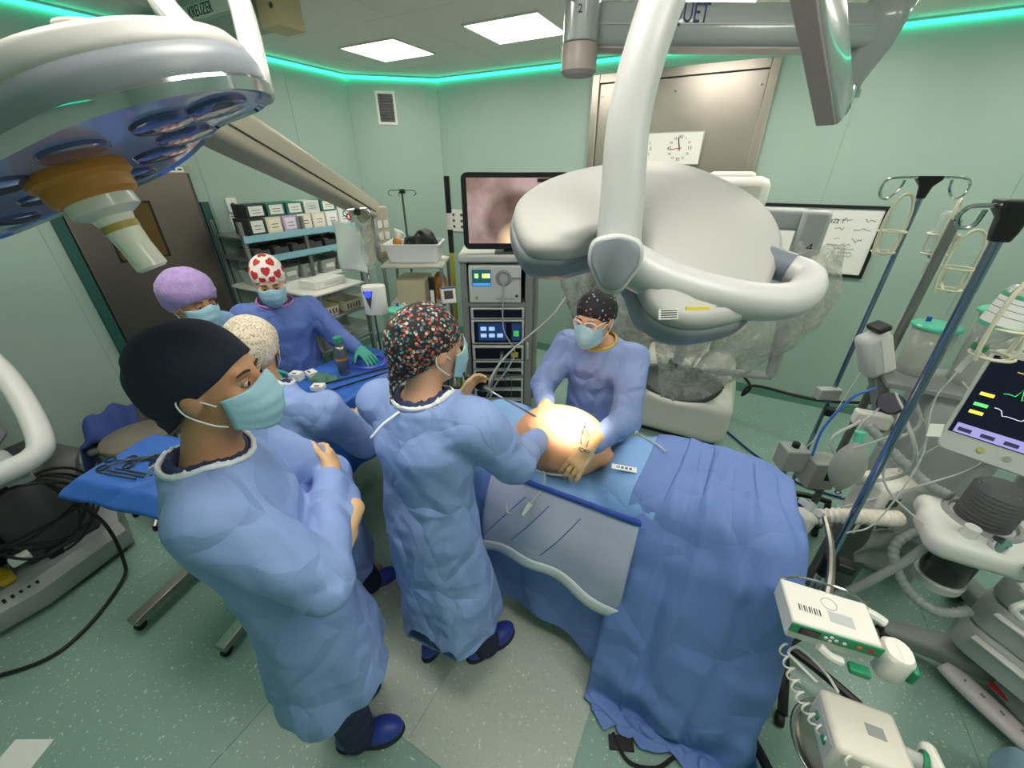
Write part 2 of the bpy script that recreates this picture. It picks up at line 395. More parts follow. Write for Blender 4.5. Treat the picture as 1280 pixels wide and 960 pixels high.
# ------------------------------------------------------------ room
XL, XR, YB, YF, ZC = -4.07, 2.75, 4.414, -1.7, 3.0
CH = ((-4.07, 3.775), (-3.335, 4.414))     # chamfered corner
def floor_mat(name, base, spk, dark):
    m = bpy.data.materials.new(name); N, L, b = nodes_of(m); tc = N.new('ShaderNodeTexCoord')
    def nz(s, d=2):
        n = N.new('ShaderNodeTexNoise'); n.inputs['Scale'].default_value = s; n.inputs['Detail'].default_value = d
        L.new(tc.outputs['Object'], n.inputs['Vector']); return n
    def ramp(src, p0, p1, c0, c1):
        r = N.new('ShaderNodeValToRGB'); r.color_ramp.elements[0].position = p0; r.color_ramp.elements[1].position = p1
        r.color_ramp.elements[0].color = c0; r.color_ramp.elements[1].color = c1; L.new(src, r.inputs['Fac']); return r
    big = ramp(nz(1.3, 3).outputs['Fac'], .3, .7, tuple(x*.9 for x in lin(base)[:3])+(1,), lin(base))
    f1 = ramp(nz(70, 3).outputs['Fac'], .64, .70, (0, 0, 0, 1), (1, 1, 1, 1))
    f2 = ramp(nz(95, 3).outputs['Fac'], .63, .70, (0, 0, 0, 1), (1, 1, 1, 1))
    mx = N.new('ShaderNodeMixRGB'); L.new(f1.outputs[0], mx.inputs[0]); L.new(big.outputs[0], mx.inputs[1]); mx.inputs[2].default_value = lin(spk)
    mx2 = N.new('ShaderNodeMixRGB'); mx2.inputs[2].default_value = lin(dark); L.new(mx.outputs[0], mx2.inputs[1])
    mt = N.new('ShaderNodeMath'); mt.operation = 'MULTIPLY'; mt.inputs[1].default_value = .45; L.new(f2.outputs[0], mt.inputs[0]); L.new(mt.outputs[0], mx2.inputs[0])
    L.new(mx2.outputs[0], b.inputs['Base Color']); b.inputs['Roughness'].default_value = .32
    bp = N.new('ShaderNodeBump'); bp.inputs['Strength'].default_value = .08; L.new(nz(25).outputs['Fac'], bp.inputs['Height']); L.new(bp.outputs['Normal'], b.inputs['Normal'])
    MATS[name] = m; return m
m_fg = floor_mat('vinyl_green', '8aaa9d', 'ccd8cc', '6f9485'); m_fl = floor_mat('vinyl_grey', 'b4c0b4', 'd8e0d6', '7d8c82')
m_wall = mat('wall_mint', '9db4a9', .42, var=.03, vs=1.2, bump=.03, bs=60)
m_seam = mat('wall_joint', '7fa898', .6); m_ceil = mat('ceiling_white', 'e9e6de', .6, var=.02, vs=2)
m_skirt = mat('skirting_green', '5d8c7a', .4, var=.06)
m_steel = mat('brushed_steel', 'a8a29a', .33, 1, bump=.05, bs=30, var=.06, vs=3)
m_steel_d = mat('door_steel', '8a8078', .36, 1, bump=.04, bs=30, var=.08, vs=2)
m_chrome = mat('chrome', 'c8ccd0', .12, 1); m_strip = mat('bumper_green', '1d4f4b', .5)
m_white = mat('white_plastic', 'e4e2dc', .35); m_black = mat('black_plastic', '141416', .4); m_dgrey = mat('dark_grey_plastic', '45484c', .45)
m_grey = mat('grey_plastic', '8d9092', .4); m_lgrey = mat('light_grey_plastic', 'b9bdbe', .38); m_paper = mat('paper_white', 'e6e8e4', .7)
m_ink = mat('ink_dark', '26262c', .6); m_rubber = mat('black_rubber', '17181a', .6)
m_led = mat('led_turquoise', '2ff0b8', emit=LED_STRENGTH, ecol='30f2bc')
m_panel = mat('light_panel', 'ffffff', emit=PANEL_STRENGTH, ecol='fff6ea')

g = G(); g.bb((XL-.1, YF-.1, -.08), (XR+.1, YB+.1, -.004)); fl = g.obj('floor', m_seam, kind='structure')
fl['label'] = 'green speckled vinyl floor with a pale grey field under the operating table'
def fsheet(x0, x1, y0, y1, m):
    q = G(); e = .0012; q.bb((x0+e, y0+e, -.004), (x1-e, y1-e, 0)); q.obj('floor_sheet', m, fl, smooth=False)
xs = [-4.07, -2.6, -1.37, -.09, 1.35, 2.75]; ys = [-1.7, .43, 2.7, 4.414]
for i in range(5):
    for j in range(3):
        grey = i == 2 and j == 1
        if grey: fsheet(xs[2], -.73, .43, 1.32, m_fl); fsheet(-.73, xs[3], .43, 1.32, m_fl); fsheet(xs[2], xs[3], 1.32, 2.7, m_fl)
        else: fsheet(xs[i], xs[i+1], ys[j], ys[j+1], m_fg)
g = G(); g.bb((XL-.1, YF-.1, ZC+.004), (XR+.1, YB+.1, ZC+.1)); ce = g.obj('ceiling', m_seam, kind='structure'); ce['label'] = 'pale grey panelled ceiling'
PX = (-2.98, -1.74, -.5, .74, 1.98); LY = (3.3, .55)
cx = [-4.07, -3.6, -2.36, -1.12, .12, 1.36, 2.75]; cy = [-1.7, -.7, .55+.62, 2.05, 2.68, 3.92, 4.414]
for i in range(6):
    for j in range(6):
        q = G(); e = .002; q.bb((cx[i]+e, cy[j]+e, ZC), (cx[i+1]-e, cy[j+1]-e, ZC+.004)); q.obj('ceiling_panel', m_ceil, ce, smooth=False)
def wall(name, a, b, t, label, splits=(), holes=()):
    a = np.array(a, float); b = np.array(b, float); L = np.linalg.norm(b-a); d = (b-a)/L; nrm = np.array((d[1], -d[0]))*1.0
    T = Matrix(((d[0], nrm[0], 0, a[0]), (d[1], nrm[1], 0, a[1]), (0, 0, 1, 0), (0, 0, 0, 1)))
    q = G(T); q.bb((-.05, -.12, 0), (L+.05, -.004, ZC)); w = q.obj(name, m_seam, kind='structure', smooth=False); w['label'] = label
    ss = [0]+list(splits)+[L]
    for i in range(len(ss)-1):
        q = G(T); q.bb((ss[i]+.0015, -.004, .0), (ss[i+1]-.0015, 0, ZC)); q.obj('wall_panel', m_wall, w, smooth=False)
    return T, L, w
# local x along the wall, local +y into the room
TL, LL, wl = wall('wall_left', (XL, YF), CH[0], 0, 'mint green panelled wall with the steel sliding door', (1.3, 2.65, 3.75, 4.75))
TC, LC, wc = wall('wall_corner', CH[0], CH[1], 0, 'narrow angled mint green wall with the air vent')
TB, LB, wb = wall('wall_back', CH[1], (XR, YB), 0, 'mint green panelled wall with the whiteboard', (1.8, 3.9, 5.0))
TR, LR, wr = wall('wall_right', (XR, YB), (XR, YF), 0, 'mint green wall beside the anaesthesia machine', (1.5, 3, 4.5))
TF, LF, wf = wall('wall_front', (XR, YF), (XL, YF), 0, 'mint green wall opposite the whiteboard', (1.5, 3, 4.5))
for nm, T, L in (('left', TL, LL), ('corner', TC, LC), ('back', TB, LB), ('right', TR, LR), ('front', TF, LF)):
    q = G(T)
    if nm == 'left': q.bb((0, 0, 0), (2.7, .006, .1)); q.bb((3.72, 0, 0), (L, .006, .1))
    else: q.bb((0, 0, 0), (L, .006, .1))
    q.obj('baseboard_'+nm, m_skirt, kind='structure', smooth=False, label='dark green vinyl skirting along the %s wall' % nm)
    t = thing('led_strip', (T @ Vector((L/2, .02, ZC-.03))), 'turquoise light strip along the ceiling edge of the %s wall' % {'left': 'steel sliding door', 'corner': 'angled corner', 'back': 'whiteboard', 'right': 'anaesthesia side', 'front': 'far opposite'}[nm], 'light strip', 'turquoise ceiling light strips')
    q = G(T); q.bb((.0, .004, ZC-.018), (L, .026, ZC-.001)); q.obj('channel', m_lgrey, t, smooth=False)
    q = G(T); q.bb((.0, .006, ZC-.040), (L, .030, ZC-.0182)); q.obj('diffuser', m_led, t, smooth=False)
# ceiling light panels
wh = ['above the angled corner', 'between the corner panel and the lamp arm', 'behind the white lamp arm', 'over the whiteboard', 'over the anaesthesia machine']
for j, y in enumerate(LY):
    for i, x in enumerate(PX):
        t = thing('ceiling_light', (x, y, ZC-.012), 'square white ceiling light panel '+(wh[i] if j == 0 else 'in the near row, '+['first', 'second', 'third', 'fourth', 'fifth'][i]+' from the sliding door side'), 'ceiling light', 'ceiling light panels')
        q = G(); w, h = .285, .255
        for a in (-1, 1): q.bb((x-w-.015, y+a*(h+.0075)-.0075, ZC-.012), (x+w+.015, y+a*(h+.0075)+.0075, ZC-.0002)); q.bb((x+a*(w+.0075)-.0075, y-h, ZC-.012), (x+a*(w+.0075)+.0075, y+h, ZC-.0002))
        q.obj('frame', m_white, t, smooth=False)
        q = G(); q.bb((x-w, y-h, ZC-.008), (x+w, y+h, ZC-.0003)); q.obj('diffuser', m_panel, t, smooth=False)
# steel sliding door in the left wall (local x = Y - YF)
q = G(TL); y0, y1 = 1.09-YF, 1.925-YF
q.bb((y0, 0, 0.005), (y1, .035, 2.075)); d1 = q.obj('door_1', m_steel_d, kind='structure', bevel=.004, label='steel sliding door with a small amber window')
q = G(TL)
for a in (y0+.19, y0+.505): q.bb((a-.008, .035, 1.49), (a+.008, .04, 1.885))
for a in (1.49, 1.885): q.bb((y0+.182, .035, a-.008), (y0+.513, .04, a+.008))
q.obj('window_frame', m_black, d1, smooth=False)
q = G(TL); q.bb((y0+.198, .03, 1.498), (y0+.497, .038, 1.877)); q.obj('pane', mat('amber_glass', '5e4c28', .15, var=.1, vs=4), d1, smooth=False)
q = G(TL); q.bb((y0-.02, 0, 2.075), (y1+.03, .045, 2.13)); q.obj('header_rail', m_steel, d1, smooth=False)
q = G(TL); q.bb((y1+.002, 0, 0), (y1+.02, .03, 2.075)); q.obj('jamb', m_dgrey, d1, smooth=False)
q = G(TL); q.bb((y1-.16, .046, 2.083), (y1-.02, .048, 2.12)); q.obj('name_plate', m_paper, d1, smooth=False)
for i in range(3): q = G(TL); q.bb((y1-.15+.045*i, .048, 2.095), (y1-.12+.045*i, .0488, 2.108)); q.obj('printed_mark', m_dgrey, d1, smooth=False)
for k, yy in ((0, 1.02), (1, 1.957)):
    q = G(TL); q.bb((yy-YF, 0, .03), (yy-YF+.065, .03, 1.86))
    q.obj('trim_%d' % (k+1), m_strip, kind='structure', bevel=.006, label='dark green bumper strip on the %s side of the sliding door' % ('console' if k == 0 else 'shelf'))
# steel panelled door in the back wall
x0, x1 = -1.5, .01
o = x0-CH[1][0]; w = x1-x0
q = G(TB)
for a in (o, o+w-.07): q.bb((a, 0, 0), (a+.07, .05, 2.87))
q.bb((o+.07, 0, 2.8), (o+w-.07, .05, 2.87)); d2 = q.obj('door_2', m_steel, kind='structure', bevel=.004, label='wide brushed steel door with frame behind the clock')
q = G(TB); q.bb((o+.072, 0, .005), (o+w-.072, .02, 2.795)); q.obj('door_leaf', m_steel, d2, smooth=False)
for a in (o+.1, o+.75, o+w-.1):
    for zz in (.3, 1.1, 1.9, 2.7):
        q = G(TB); q.cyl((a, .02, zz), (a, .026, zz), .008, n=8); q.obj('screw', m_chrome, d2)
# air vent on the angled wall
t = thing('air_vent', TC @ Vector((.5, .01, 2.66)), 'white louvred air vent high on the angled wall', 'vent')
def cpx(u): return u
q = G(TC); X0, X1, Z0, Z1 = .29, .50, 2.55, 2.86
q.bb((X0, 0, Z0), (X0+.025, .012, Z1)); q.bb((X1-.025, 0, Z0), (X1, .012, Z1)); q.bb((X0+.025, 0, Z0), (X1-.025, .012, Z0+.025)); q.bb((X0+.025, 0, Z1-.025), (X1-.025, .012, Z1)); q.obj('frame', m_white, t, smooth=False)
q = G(TC); q.bb((X0+.02, .0002, Z0+.02), (X1-.02, .002, Z1-.02)); q.obj('backing', m_black, t, smooth=False)
for i in range(10):
    q = G(TC); zz = Z0+.04+i*.0255; q.box((0, 0, 0), (X1-X0-.052, .014, .002), T=TC @ frame(((X0+X1)/2, .007, zz), 0, math.radians(35))); q.obj('slat', m_grey, t, smooth=False)
# twin clock
cxm, czm = -.80, 2.27
t = thing('wall_clock', (cxm, YB-.03, 2.14), 'white twin clock with an hour dial and a seconds dial on the steel door', 'clock')
q = G(); q.bb((cxm-.36, YB-.06, czm-.135), (cxm+.36, YB-.021, czm+.13)); q.obj('case', mat('clock_steel', 'b4b6b2', .4, .6), t, bevel=.006)
q = G(); q.bb((cxm-.35, YB-.063, czm-.125), (cxm+.35, YB-.06, czm+.12)); q.obj('dial_plate', m_paper, t, smooth=False)
m_hand = mat('clock_red', 'c0392b', .5)
TW = Matrix(((1, 0, 0, 0), (0, 0, -1, 0), (0, 1, 0, 0), (0, 0, 0, 1)))     # text facing -Y
for k, (dx, nums) in enumerate(((-.17, '12 1 2 3 4 5 6 7 8 9 10 11'.split()), (.17, '60 5 10 15 20 25 30 35 40 45 50 55'.split()))):
    for i, n in enumerate(nums):
        a = PI/2-i*PI/6; big = i % 3 == 0
        text(n, Matrix.Translation((cxm+dx+.088*math.cos(a), YB-.0635, czm+.088*math.sin(a))) @ TW, .038 if big else .026, m_ink, t, 'numeral')
    hs = ((128, .07, .011, m_ink), (-28+180, .05, .013, m_ink)) if k == 0 else ((104, .085, .009, m_ink), (187, .09, .005, m_hand))
    for ang, ln, wd_, mm in hs:
        A = frame((cxm+dx, YB-.066, czm), 0, 0, -math.radians(ang))
        q = G(A); q.bb((-.02, -.002, -wd_/2), (ln, .0, wd_/2)); q.obj('clock_hand', mm, t, smooth=False)
# whiteboard with handwriting
bx0, bx1, bz0, bz1 = .0, 1.03, 1.28, 1.845
t = thing('whiteboard', (.5, YB-.02, bz0), 'whiteboard with black frame and handwritten notes on the mint wall', 'whiteboard')
q = G(); q.bb((bx0+.02, YB-.012, bz0+.02), (bx1-.02, YB-.001, bz1-.02)); q.obj('board', m_paper, t, smooth=False)
q = G()
for a in (bx0, bx1-.025): q.bb((a, YB-.022, bz0), (a+.025, YB-.001, bz1))
for a in (bz0, bz1-.025): q.bb((bx0+.025, YB-.022, a), (bx1-.025, YB-.001, a+.025))
q.obj('frame', m_black, t, smooth=False)
def scribble(x, z, n, h, seed, par, m=m_ink, y=YB-.0135, dx=.018):
    rs = random.Random(seed); P = []
    for i in range(n): P.append((x+i*dx*.5, y, z+rs.uniform(-.5, .5)*h))
    q = G(); q.tube(P, .0016, n=4, sm=3); q.obj('handwriting', m, par)
for i, (x, z, n, h) in enumerate(((.70, 1.735, 5, .03), (.76, 1.735, 7, .04), (.90, 1.735, 9, .02), (.72, 1.67, 8, .025), (.85, 1.665, 14, .02), (.74, 1.58, 5, .03), (.86, 1.58, 9, .035), (.70, 1.54, 20, .02), (.78, 1.51, 14, .016), (.8, 1.48, 12, .016), (.8, 1.45, 13, .016), (.84, 1.37, 5, .03))): scribble(x, z, n, h, i, t)
text('322 T', Matrix.Translation((.72, YB-.0135, 1.72)) @ TW, .045, m_ink, t)
# small things on the left wall
q = G(TL)
def wthing(yy, zz, w, h, name, label, cat, m=m_paper, th=.004):
    q = G(TL); q.bb((yy-YF-w/2, .0005, zz-h/2), (yy-YF+w/2, th, zz+h/2)); return q.obj(name, m, label=label, cat=cat, smooth=False)
t = thing('switch_plate', TL @ Vector((2.2-YF, 0, 1.72)), 'white wall switch plate with a printed note between door strip and shelf', 'switch')
q = G(TL); q.bb((2.17-YF, 0, 1.76), (2.26-YF, .02, 1.88)); q.obj('plate', m_white, t, bevel=.004)
q = G(TL); q.cyl((2.215-YF, .02, 1.82), (2.215-YF, .032, 1.82), .02); q.obj('button', m_dgrey, t)
q = G(TL); q.bb((2.17-YF, 0, 1.62), (2.25-YF, .002, 1.75)); q.obj('note', m_paper, t, smooth=False)
for i in range(4):
    q = G(TL); q.bb((2.18-YF, .0021, 1.65+i*.025), (2.24-YF, .003, 1.657+i*.025)); q.obj('printed_line', m_ink, t, smooth=False)
t = wthing(2.2, 1.23, .17, .26, 'paper_sign', 'white paper notice about the automatic door opening button beside the shelf', 'sign')
TT = TL @ Matrix(((-1, 0, 0, 0), (0, 0, 1, 0), (0, 1, 0, 0), (0, 0, 0, 1)))
TT = Matrix(((0, 0, 1, XL), (-1, 0, 0, 0), (0, 1, 0, 0), (0, 0, 0, 1)))
TT = Matrix(((0, 0, 1, XL), (1, 0, 0, 0), (0, 1, 0, 0), (0, 0, 0, 1)))     # text on the left wall facing +X
for i, s_ in enumerate(('PULSANTE', 'APERTURA', 'PORTA', 'AUTOMATICA')):
    text(s_, TT @ Matrix.Translation((2.2, 1.315-i*.05, .0045)), .028, m_ink, t)
# ------------------------------------------------------------ surgical lamps and ceiling arms
m_lampw = mat('lamp_white', 'aaaca9', .5); m_lampg = mat('lamp_grey', '7c848c', .4); m_arm = mat('arm_white', 'b8bbbb', .42, coat=.1)
m_armg = mat('arm_grey', 'a3aaa8', .22, coat=.6); m_armp = mat('arm_pinkish', 'b9aaa6', .35)
m_beige = mat('beige_enamel', 'b5ae9c', .4); m_orange = mat('orange_plastic', 'c07f2c', .45)
m_glassb = mat('lamp_glass_blue', '8e9ccc', .12, coat=.4, var=.1, vs=5); m_lens = mat('lamp_lens', '3d4678', .08, coat=.5)
m_lit = mat('lamp_glass_lit', 'fff4e0', .2, emit=1.6, ecol='fff0d8')
def lampframe(C, n):
    n = np.array(n, float); n /= np.linalg.norm(n); x = np.cross((0, 0, 1.), -n); x /= np.linalg.norm(x); y = np.cross(-n, x)
    return Matrix(((x[0], y[0], -n[0], C[0]), (x[1], y[1], -n[1], C[1]), (x[2], y[2], -n[2], C[2]), (0, 0, 0, 1)))
def closed_spline(P, n=6):
    Q = [np.array((p[0], p[1], 0.)) for p in P]; k = len(Q); out = []
    for i in range(k):
        a, b, c, d = (Q[(i+j-1) % k] for j in range(4))
        for q in range(n):
            t = q/n; out.append(.5*(2*b+(c-a)*t+(2*a-5*b+4*c-d)*t*t+(3*b-a-3*c+d)*t**3))
    return [(p[0], p[1]) for p in out]
def petal_lamp(T, outline, prof, par, rimz, mg):
    O = closed_spline(outline)
    R = lambda s, z, off=0: [((x)*s, (y)*s, z) for x, y in O]
    q = G(T); q.loft([R(s, z) for s, z in prof]); q.obj('shell', m_lampw, par, smooth=True)
    q = G(T); q.loft([R(s, z) for s, z in rimz]); q.obj('rim', mg, par, smooth=True)
    return O
# --- the white lamp over the operating table
CL = (-.193, 1.033, 1.951); NL = (-.3, .45, -.84)
T = lampframe(CL, NL)
t = thing('surgical_lamp', CL, 'large white surgical lamp with grey rim and bow handle over the operating table', 'lamp')
out = [(-.325, .05), (-.30, -.06), (-.22, -.08), (-.12, -.06), (-.075, -.13), (-.06, -.24), (.0, -.285), (.08, -.285), (.17, -.255), (.26, -.15), (.32, -.05), (.33, .06), (.28, .15), (.18, .235), (.05, .265), (-.07, .245), (-.2, .20), (-.29, .13)]
out = [(x*.98, y*.98) for x, y in out]
O = petal_lamp(T, out, [(.985, .012), (.995, .02), (.985, .036), (.93, .048), (.82, .054), (.77, .064), (.5, .084), (.25, .092), (.02, .095)], t, [(.96, -.045), (.985, -.045), (1.008, -.03), (1.012, -.005), (1.0, .014), (.9, .014)], m_lampg)
q = G(T); q.loft([[(x*s, y*s, z) for x, y in O] for s, z in ((.955, -.05), (.962, -.044))]); gl = q.obj('glass', mat('lamp_under', 'd8dce0', .15), t)
for k in range(14):
    a = 2*PI*k/14; r = .2 if k % 2 else .13
    p = np.array((r*math.cos(a), r*math.sin(a)))
    if p[0] < -.05 and p[1] < -.05: p = p*.5
    q = G(T); q.lathe([(.03, -.051), (.026, -.057), (.001, -.059)], T=T @ Matrix.Translation((p[0], p[1], 0)), n=12); q.obj('lens', m_lit, gl)
for (x0, w_, h_, mm, ln) in ((-.03, .04, .02, 'e8e8e4', 4), (.03, .048, .026, 'd8c23a', 3), (.085, .03, .018, '6a7078', 0)):
    A = T @ Matrix.Translation((x0, -.263+abs(x0)*.1, .042)) @ Matrix.Rotation(.72, 4, 'X')
    q = G(A); q.bb((-w_/2, -h_/2, .0), (w_/2, h_/2, .004)); st = q.obj('sticker', mat('sticker_'+mm, mm, .5), t, smooth=False)
    for i in range(ln): q = G(A); q.bb((-w_*.42, -h_*.35+i*h_*.22, .004), (w_*.42, -h_*.35+i*h_*.22+.002, .0046)); q.obj('printed_line', m_ink, st, smooth=False)
# hub: a rounded triangular grey cap in a white knuckle
hub = V3(-.212, .848, 1.930); hd = V3(.0, 0, 2.08)-hub; hd[2] += .02; hd /= np.linalg.norm(hd); hub = hub+hd*.05
A = look(hub, hd)
tri = closed_spline([(.028*1.5*math.cos(a)*(1+.12*math.cos(3*(a-PI/2+PI))), .028*1.62*math.sin(a)*(1+.12*math.sin(3*a))) for a in [2*PI*i/10 for i in range(10)]], 4)
tri = [(x*1.1, y*1.12) for x, y in tri]
q = G(A); q.loft([[(x*s, y*s, z) for x, y in tri] for s, z in ((.8, -.10), (1.0, -.06), (1.14, .0), (1.1, .012), (1.0, .016))]); q.obj('hub', m_arm, t, smooth=True)
q = G(A); q.loft([[(x*s, y*s, z) for x, y in tri] for s, z in ((.99, .0165), (.98, .021), (.9, .024))]); q.obj('hub_cap', m_lampg, t)
arm_p = [(-.212, .865, 1.945), (-.222, .885, 2.06), (-.232, .905, 2.18), (-.222, .935, 2.30), (-.20, .985, 2.42), (-.165, 1.05, 2.54), (-.12, 1.14, 2.66), (-.11, 1.22, 2.72)]
q = G(); q.tube(arm_p, lambda s: .047-.007*math.sin(s*3), n=18, sm=6, flat=.85); q.obj('yoke_arm', m_arm, t, smooth=True)
q = G(); q.tube([(-.19, .87, 1.925), (-.12, .885, 1.895), (-.03, .91, 1.872), (.06, .945, 1.858), (.125, .985, 1.858), (.158, 1.03, 1.873), (.158, 1.07, 1.893), (.125, 1.09, 1.905)], lambda s: .047-.016*s, n=16, sm=6); q.obj('bow_handle', m_arm, t, smooth=True)
q = G(); q.cyl((.125, 1.09, 1.904), (-.01, 1.13, 1.935), .033, .036, n=20); q.obj('pivot_cylinder', mat('pivot_grey', '6c7480', .35), t)
sp = bpy.data.lights.new('surgical_beam', 'SPOT'); sp.energy = 120; sp.spot_size = math.radians(21); sp.spot_blend = .6; sp.shadow_soft_size = .06; sp.color = (1, .86, .66)
so = bpy.data.objects.new('surgical_beam', sp); COL.objects.link(so)
ld = V3(-.47, 1.42, 1.1)-V3(*CL); bl = V3(*CL)+.07*V3(*NL)/np.linalg.norm(NL)
so.matrix_world = look(bl, -ld)
# --- spring arm, boot and lettered beam
t = thing('ceiling_boom', (-.615, 1.63, 3.0), 'grey ceiling boom with lettered beam, boot joint and sloping arm', 'boom')
q = G(); q.cyl((-.615, 1.63, 3.0), (-.615, 1.63, 2.475), .058, n=28); q.cyl((-.615, 1.63, 3.0), (-.615, 1.63, 2.93), .13, n=28); q.obj('post', m_armg, t, bevel=.004)
q = G(); q.lathe([(.058, .085), (.061, .08), (.061, .012), (.05, 0)], T=Matrix.Translation((-.615, 1.63, 2.388)), n=28); q.obj('post_cap', mat('post_cap', 'a39a94', .4), t)
text('2', Matrix.Translation((-.6, 1.571, 2.55)) @ Matrix.Rotation(.35, 4, 'Z') @ TW, .03, m_ink, t)
b0, b1 = V3(-.60, 1.72, 2.535), V3(.25, 2.195, 2.535); bd = (b1-b0)/np.linalg.norm(b1-b0); bn = np.array((bd[1], -bd[0], 0))
TBm = Matrix(((bd[0], -bn[0], 0, b0[0]), (bd[1], -bn[1], 0, b0[1]), (bd[2], 0, 1, b0[2]), (0, 0, 0, 1))); Lb = np.linalg.norm(b1-b0)
q = G(TBm); q.loft([[(x, y, z) for y, z in rr(.11, .118, .022)] for x in (-.08, Lb+.02)]); q.obj('beam', m_armg, t)
q = G(TBm); q.bb((-.04, -.058, -.004), (Lb-.02, -.0545, -.0005)); q.obj('groove', m_lgrey, t, smooth=False)
q = G(TBm); q.bb((-.04, -.04, -.064), (Lb-.1, .04, -.0575)); q.obj('under_strip', m_armp, t, smooth=False)
text('MAQUET', TBm @ Matrix.Translation((.272, -.0575, .024)) @ Matrix.Rotation(PI/2, 4, 'X') @ Matrix.Scale(.66, 4, (1, 0, 0)), .075, mat('letter_blue', '1b2f6e', .5), t, depth=.0008)
e = b1+V3(.02, .01, 0)
q = G(); q.loft([[(e[0]+x*s+dx, e[1]+y*s, z) for x, y in rr(.13, .13, .05)] for s, z, dx in ((1.1, 2.61, .02), (1.05, 2.55, .01), (.95, 2.47, -.005), (.7, 2.41, -.02), (.55, 2.375, -.025), (.5, 2.36, -.025))]); q.obj('boot', m_armg, t, smooth=True)
q = G(); q.cyl((e[0]-.025, e[1], 2.36), (e[0]-.025, e[1], 2.335), .045); q.obj('joint_ring', m_chrome, t)
a0, a1 = V3(.205, 2.02, 2.29), V3(-.11, 1.22, 2.72); ad = (a1-a0)/np.linalg.norm(a1-a0)
A = look(a0, ad); La = np.linalg.norm(a1-a0)
q = G(A); q.loft([[(x, y, z) for x, y in rr(.075*s, .11*s2, .018)] for z, s, s2 in ((-.03, .8, .7), (.0, 1, 1.05), (.2, 1, 1.15), (La-.1, .95, 1.05), (La, .8, .8))]); q.obj('sloping_arm', m_armg, t)
q = G(A); q.bb((-.03, -.066, 0.01), (.03, -.058, La-.15)); q.obj('under_cover', m_armp, t, bevel=.004)
q = G(A); q.bb((-.016, -.03, -.034), (.016, -.02, -.029)); q.obj('slot', m_black, t, smooth=False)
q = G(); q.cyl((.225, 2.16, 2.345), (.215, 2.06, 2.29), .045, .04); q.obj('elbow', m_armg, t, bevel=.005)
q = G(); q.cyl((-.11, 1.22, 2.68), (-.11, 1.22, 2.80), .055); q.obj('yoke_joint', m_armg, t, bevel=.006)
# --- the lamp with orange handle collar, near the camera
CA = (-.975, .30, 2.113); NA = (.26, .19, -.95)
T = lampframe(CA, NA)
t = thing('surgical_lamp', CA, 'white surgical lamp with blue underside lenses and orange handle collar, nearest the viewer', 'lamp')
out = [(.0, .345), (.085, .33), (.15, .27), (.185, .18), (.175, .07), (.15, -.05), (.14, -.2), (.06, -.36), (-.08, -.45), (-.22, -.4), (-.235, -.25), (-.25, -.06), (-.2, .06), (-.12, .16), (-.065, .22), (-.06, .30)]
O = petal_lamp(T, out, [(1.0, .03), (.995, .045), (.96, .062), (.88, .075), (.7, .083), (.4, .088), (.02, .09)], t, [(.95, -.012), (.985, -.012), (1.01, .0), (1.015, .018), (1.0, .036), (.9, .036)], m_lampg)
q = G(T); q.loft([[(x*s, y*s, z) for x, y in O] for s, z in ((.96, -.016), (.965, -.01))]); gl = q.obj('glass', m_glassb, t)
q = G(T); q.loft([[(x*s, y*s, z) for x, y in O] for s, z in ((.962, -.013), (1.0, -.02), (1.018, -.006), (1.0, .004))], cap=False); q.obj('clear_edge', m_chrome, t)
for (x, y) in ((-.09, .09), (-.15, -.02), (-.16, -.14), (-.13, -.26), (-.04, .17), (-.07, -.12), (.06, .2), (.09, .08), (.08, -.06), (.05, -.2), (-.05, -.33), (.03, .27)):
    q = G(T); q.lathe([(.046, -.0155), (.043, -.021), (.03, -.0225), (.001, -.0225)], T=T @ Matrix.Translation((x, y, 0)), n=20); q.obj('lens', m_lens, gl)
HT = T @ Matrix.Rotation(PI, 4, 'X')
q = G(HT); q.lathe([(.07, .012), (.072, .03), (.064, .036), (.062, .055), (.054, .062)], n=28); hc = q.obj('handle_collar', m_orange, t)
q = G(HT); q.lathe([(.05, .062), (.05, .08), (.03, .09), (.027, .1), (.024, .14), (.025, .178), (.02, .182)], n=24); q.obj('handle_grip', mat('handle_cream', 'dcd9cc', .3, coat=.3), hc)
q = G(HT); q.lathe([(.0278, .101), (.0275, .112)], n=24, cap=False); q.obj('handle_band', mat('brass_tape', 'a08c3c', .4), hc)
q = G(); q.tube([(-0.727, 0.496, 2.208), (-0.915, 0.621, 2.393), (-1.108, 0.680, 2.490)], .019, n=14, sm=6); q.obj('yoke_arm', m_arm, t, smooth=True)
q = G(); q.tube([(-0.864, 0.511, 2.267), (-1.084, 0.576, 2.405), (-1.108, 0.680, 2.490)], .022, n=14, sm=6); q.obj('yoke_arm', m_arm, t, smooth=True)
q = G(); q.tube([(-1.108, 0.680, 2.490), (-.75, 1.0, 2.60), (-.66, 1.35, 2.60), (-.63, 1.57, 2.60)], .026, n=14, sm=4); q.obj('horizontal_arm', m_arm, t, smooth=True)
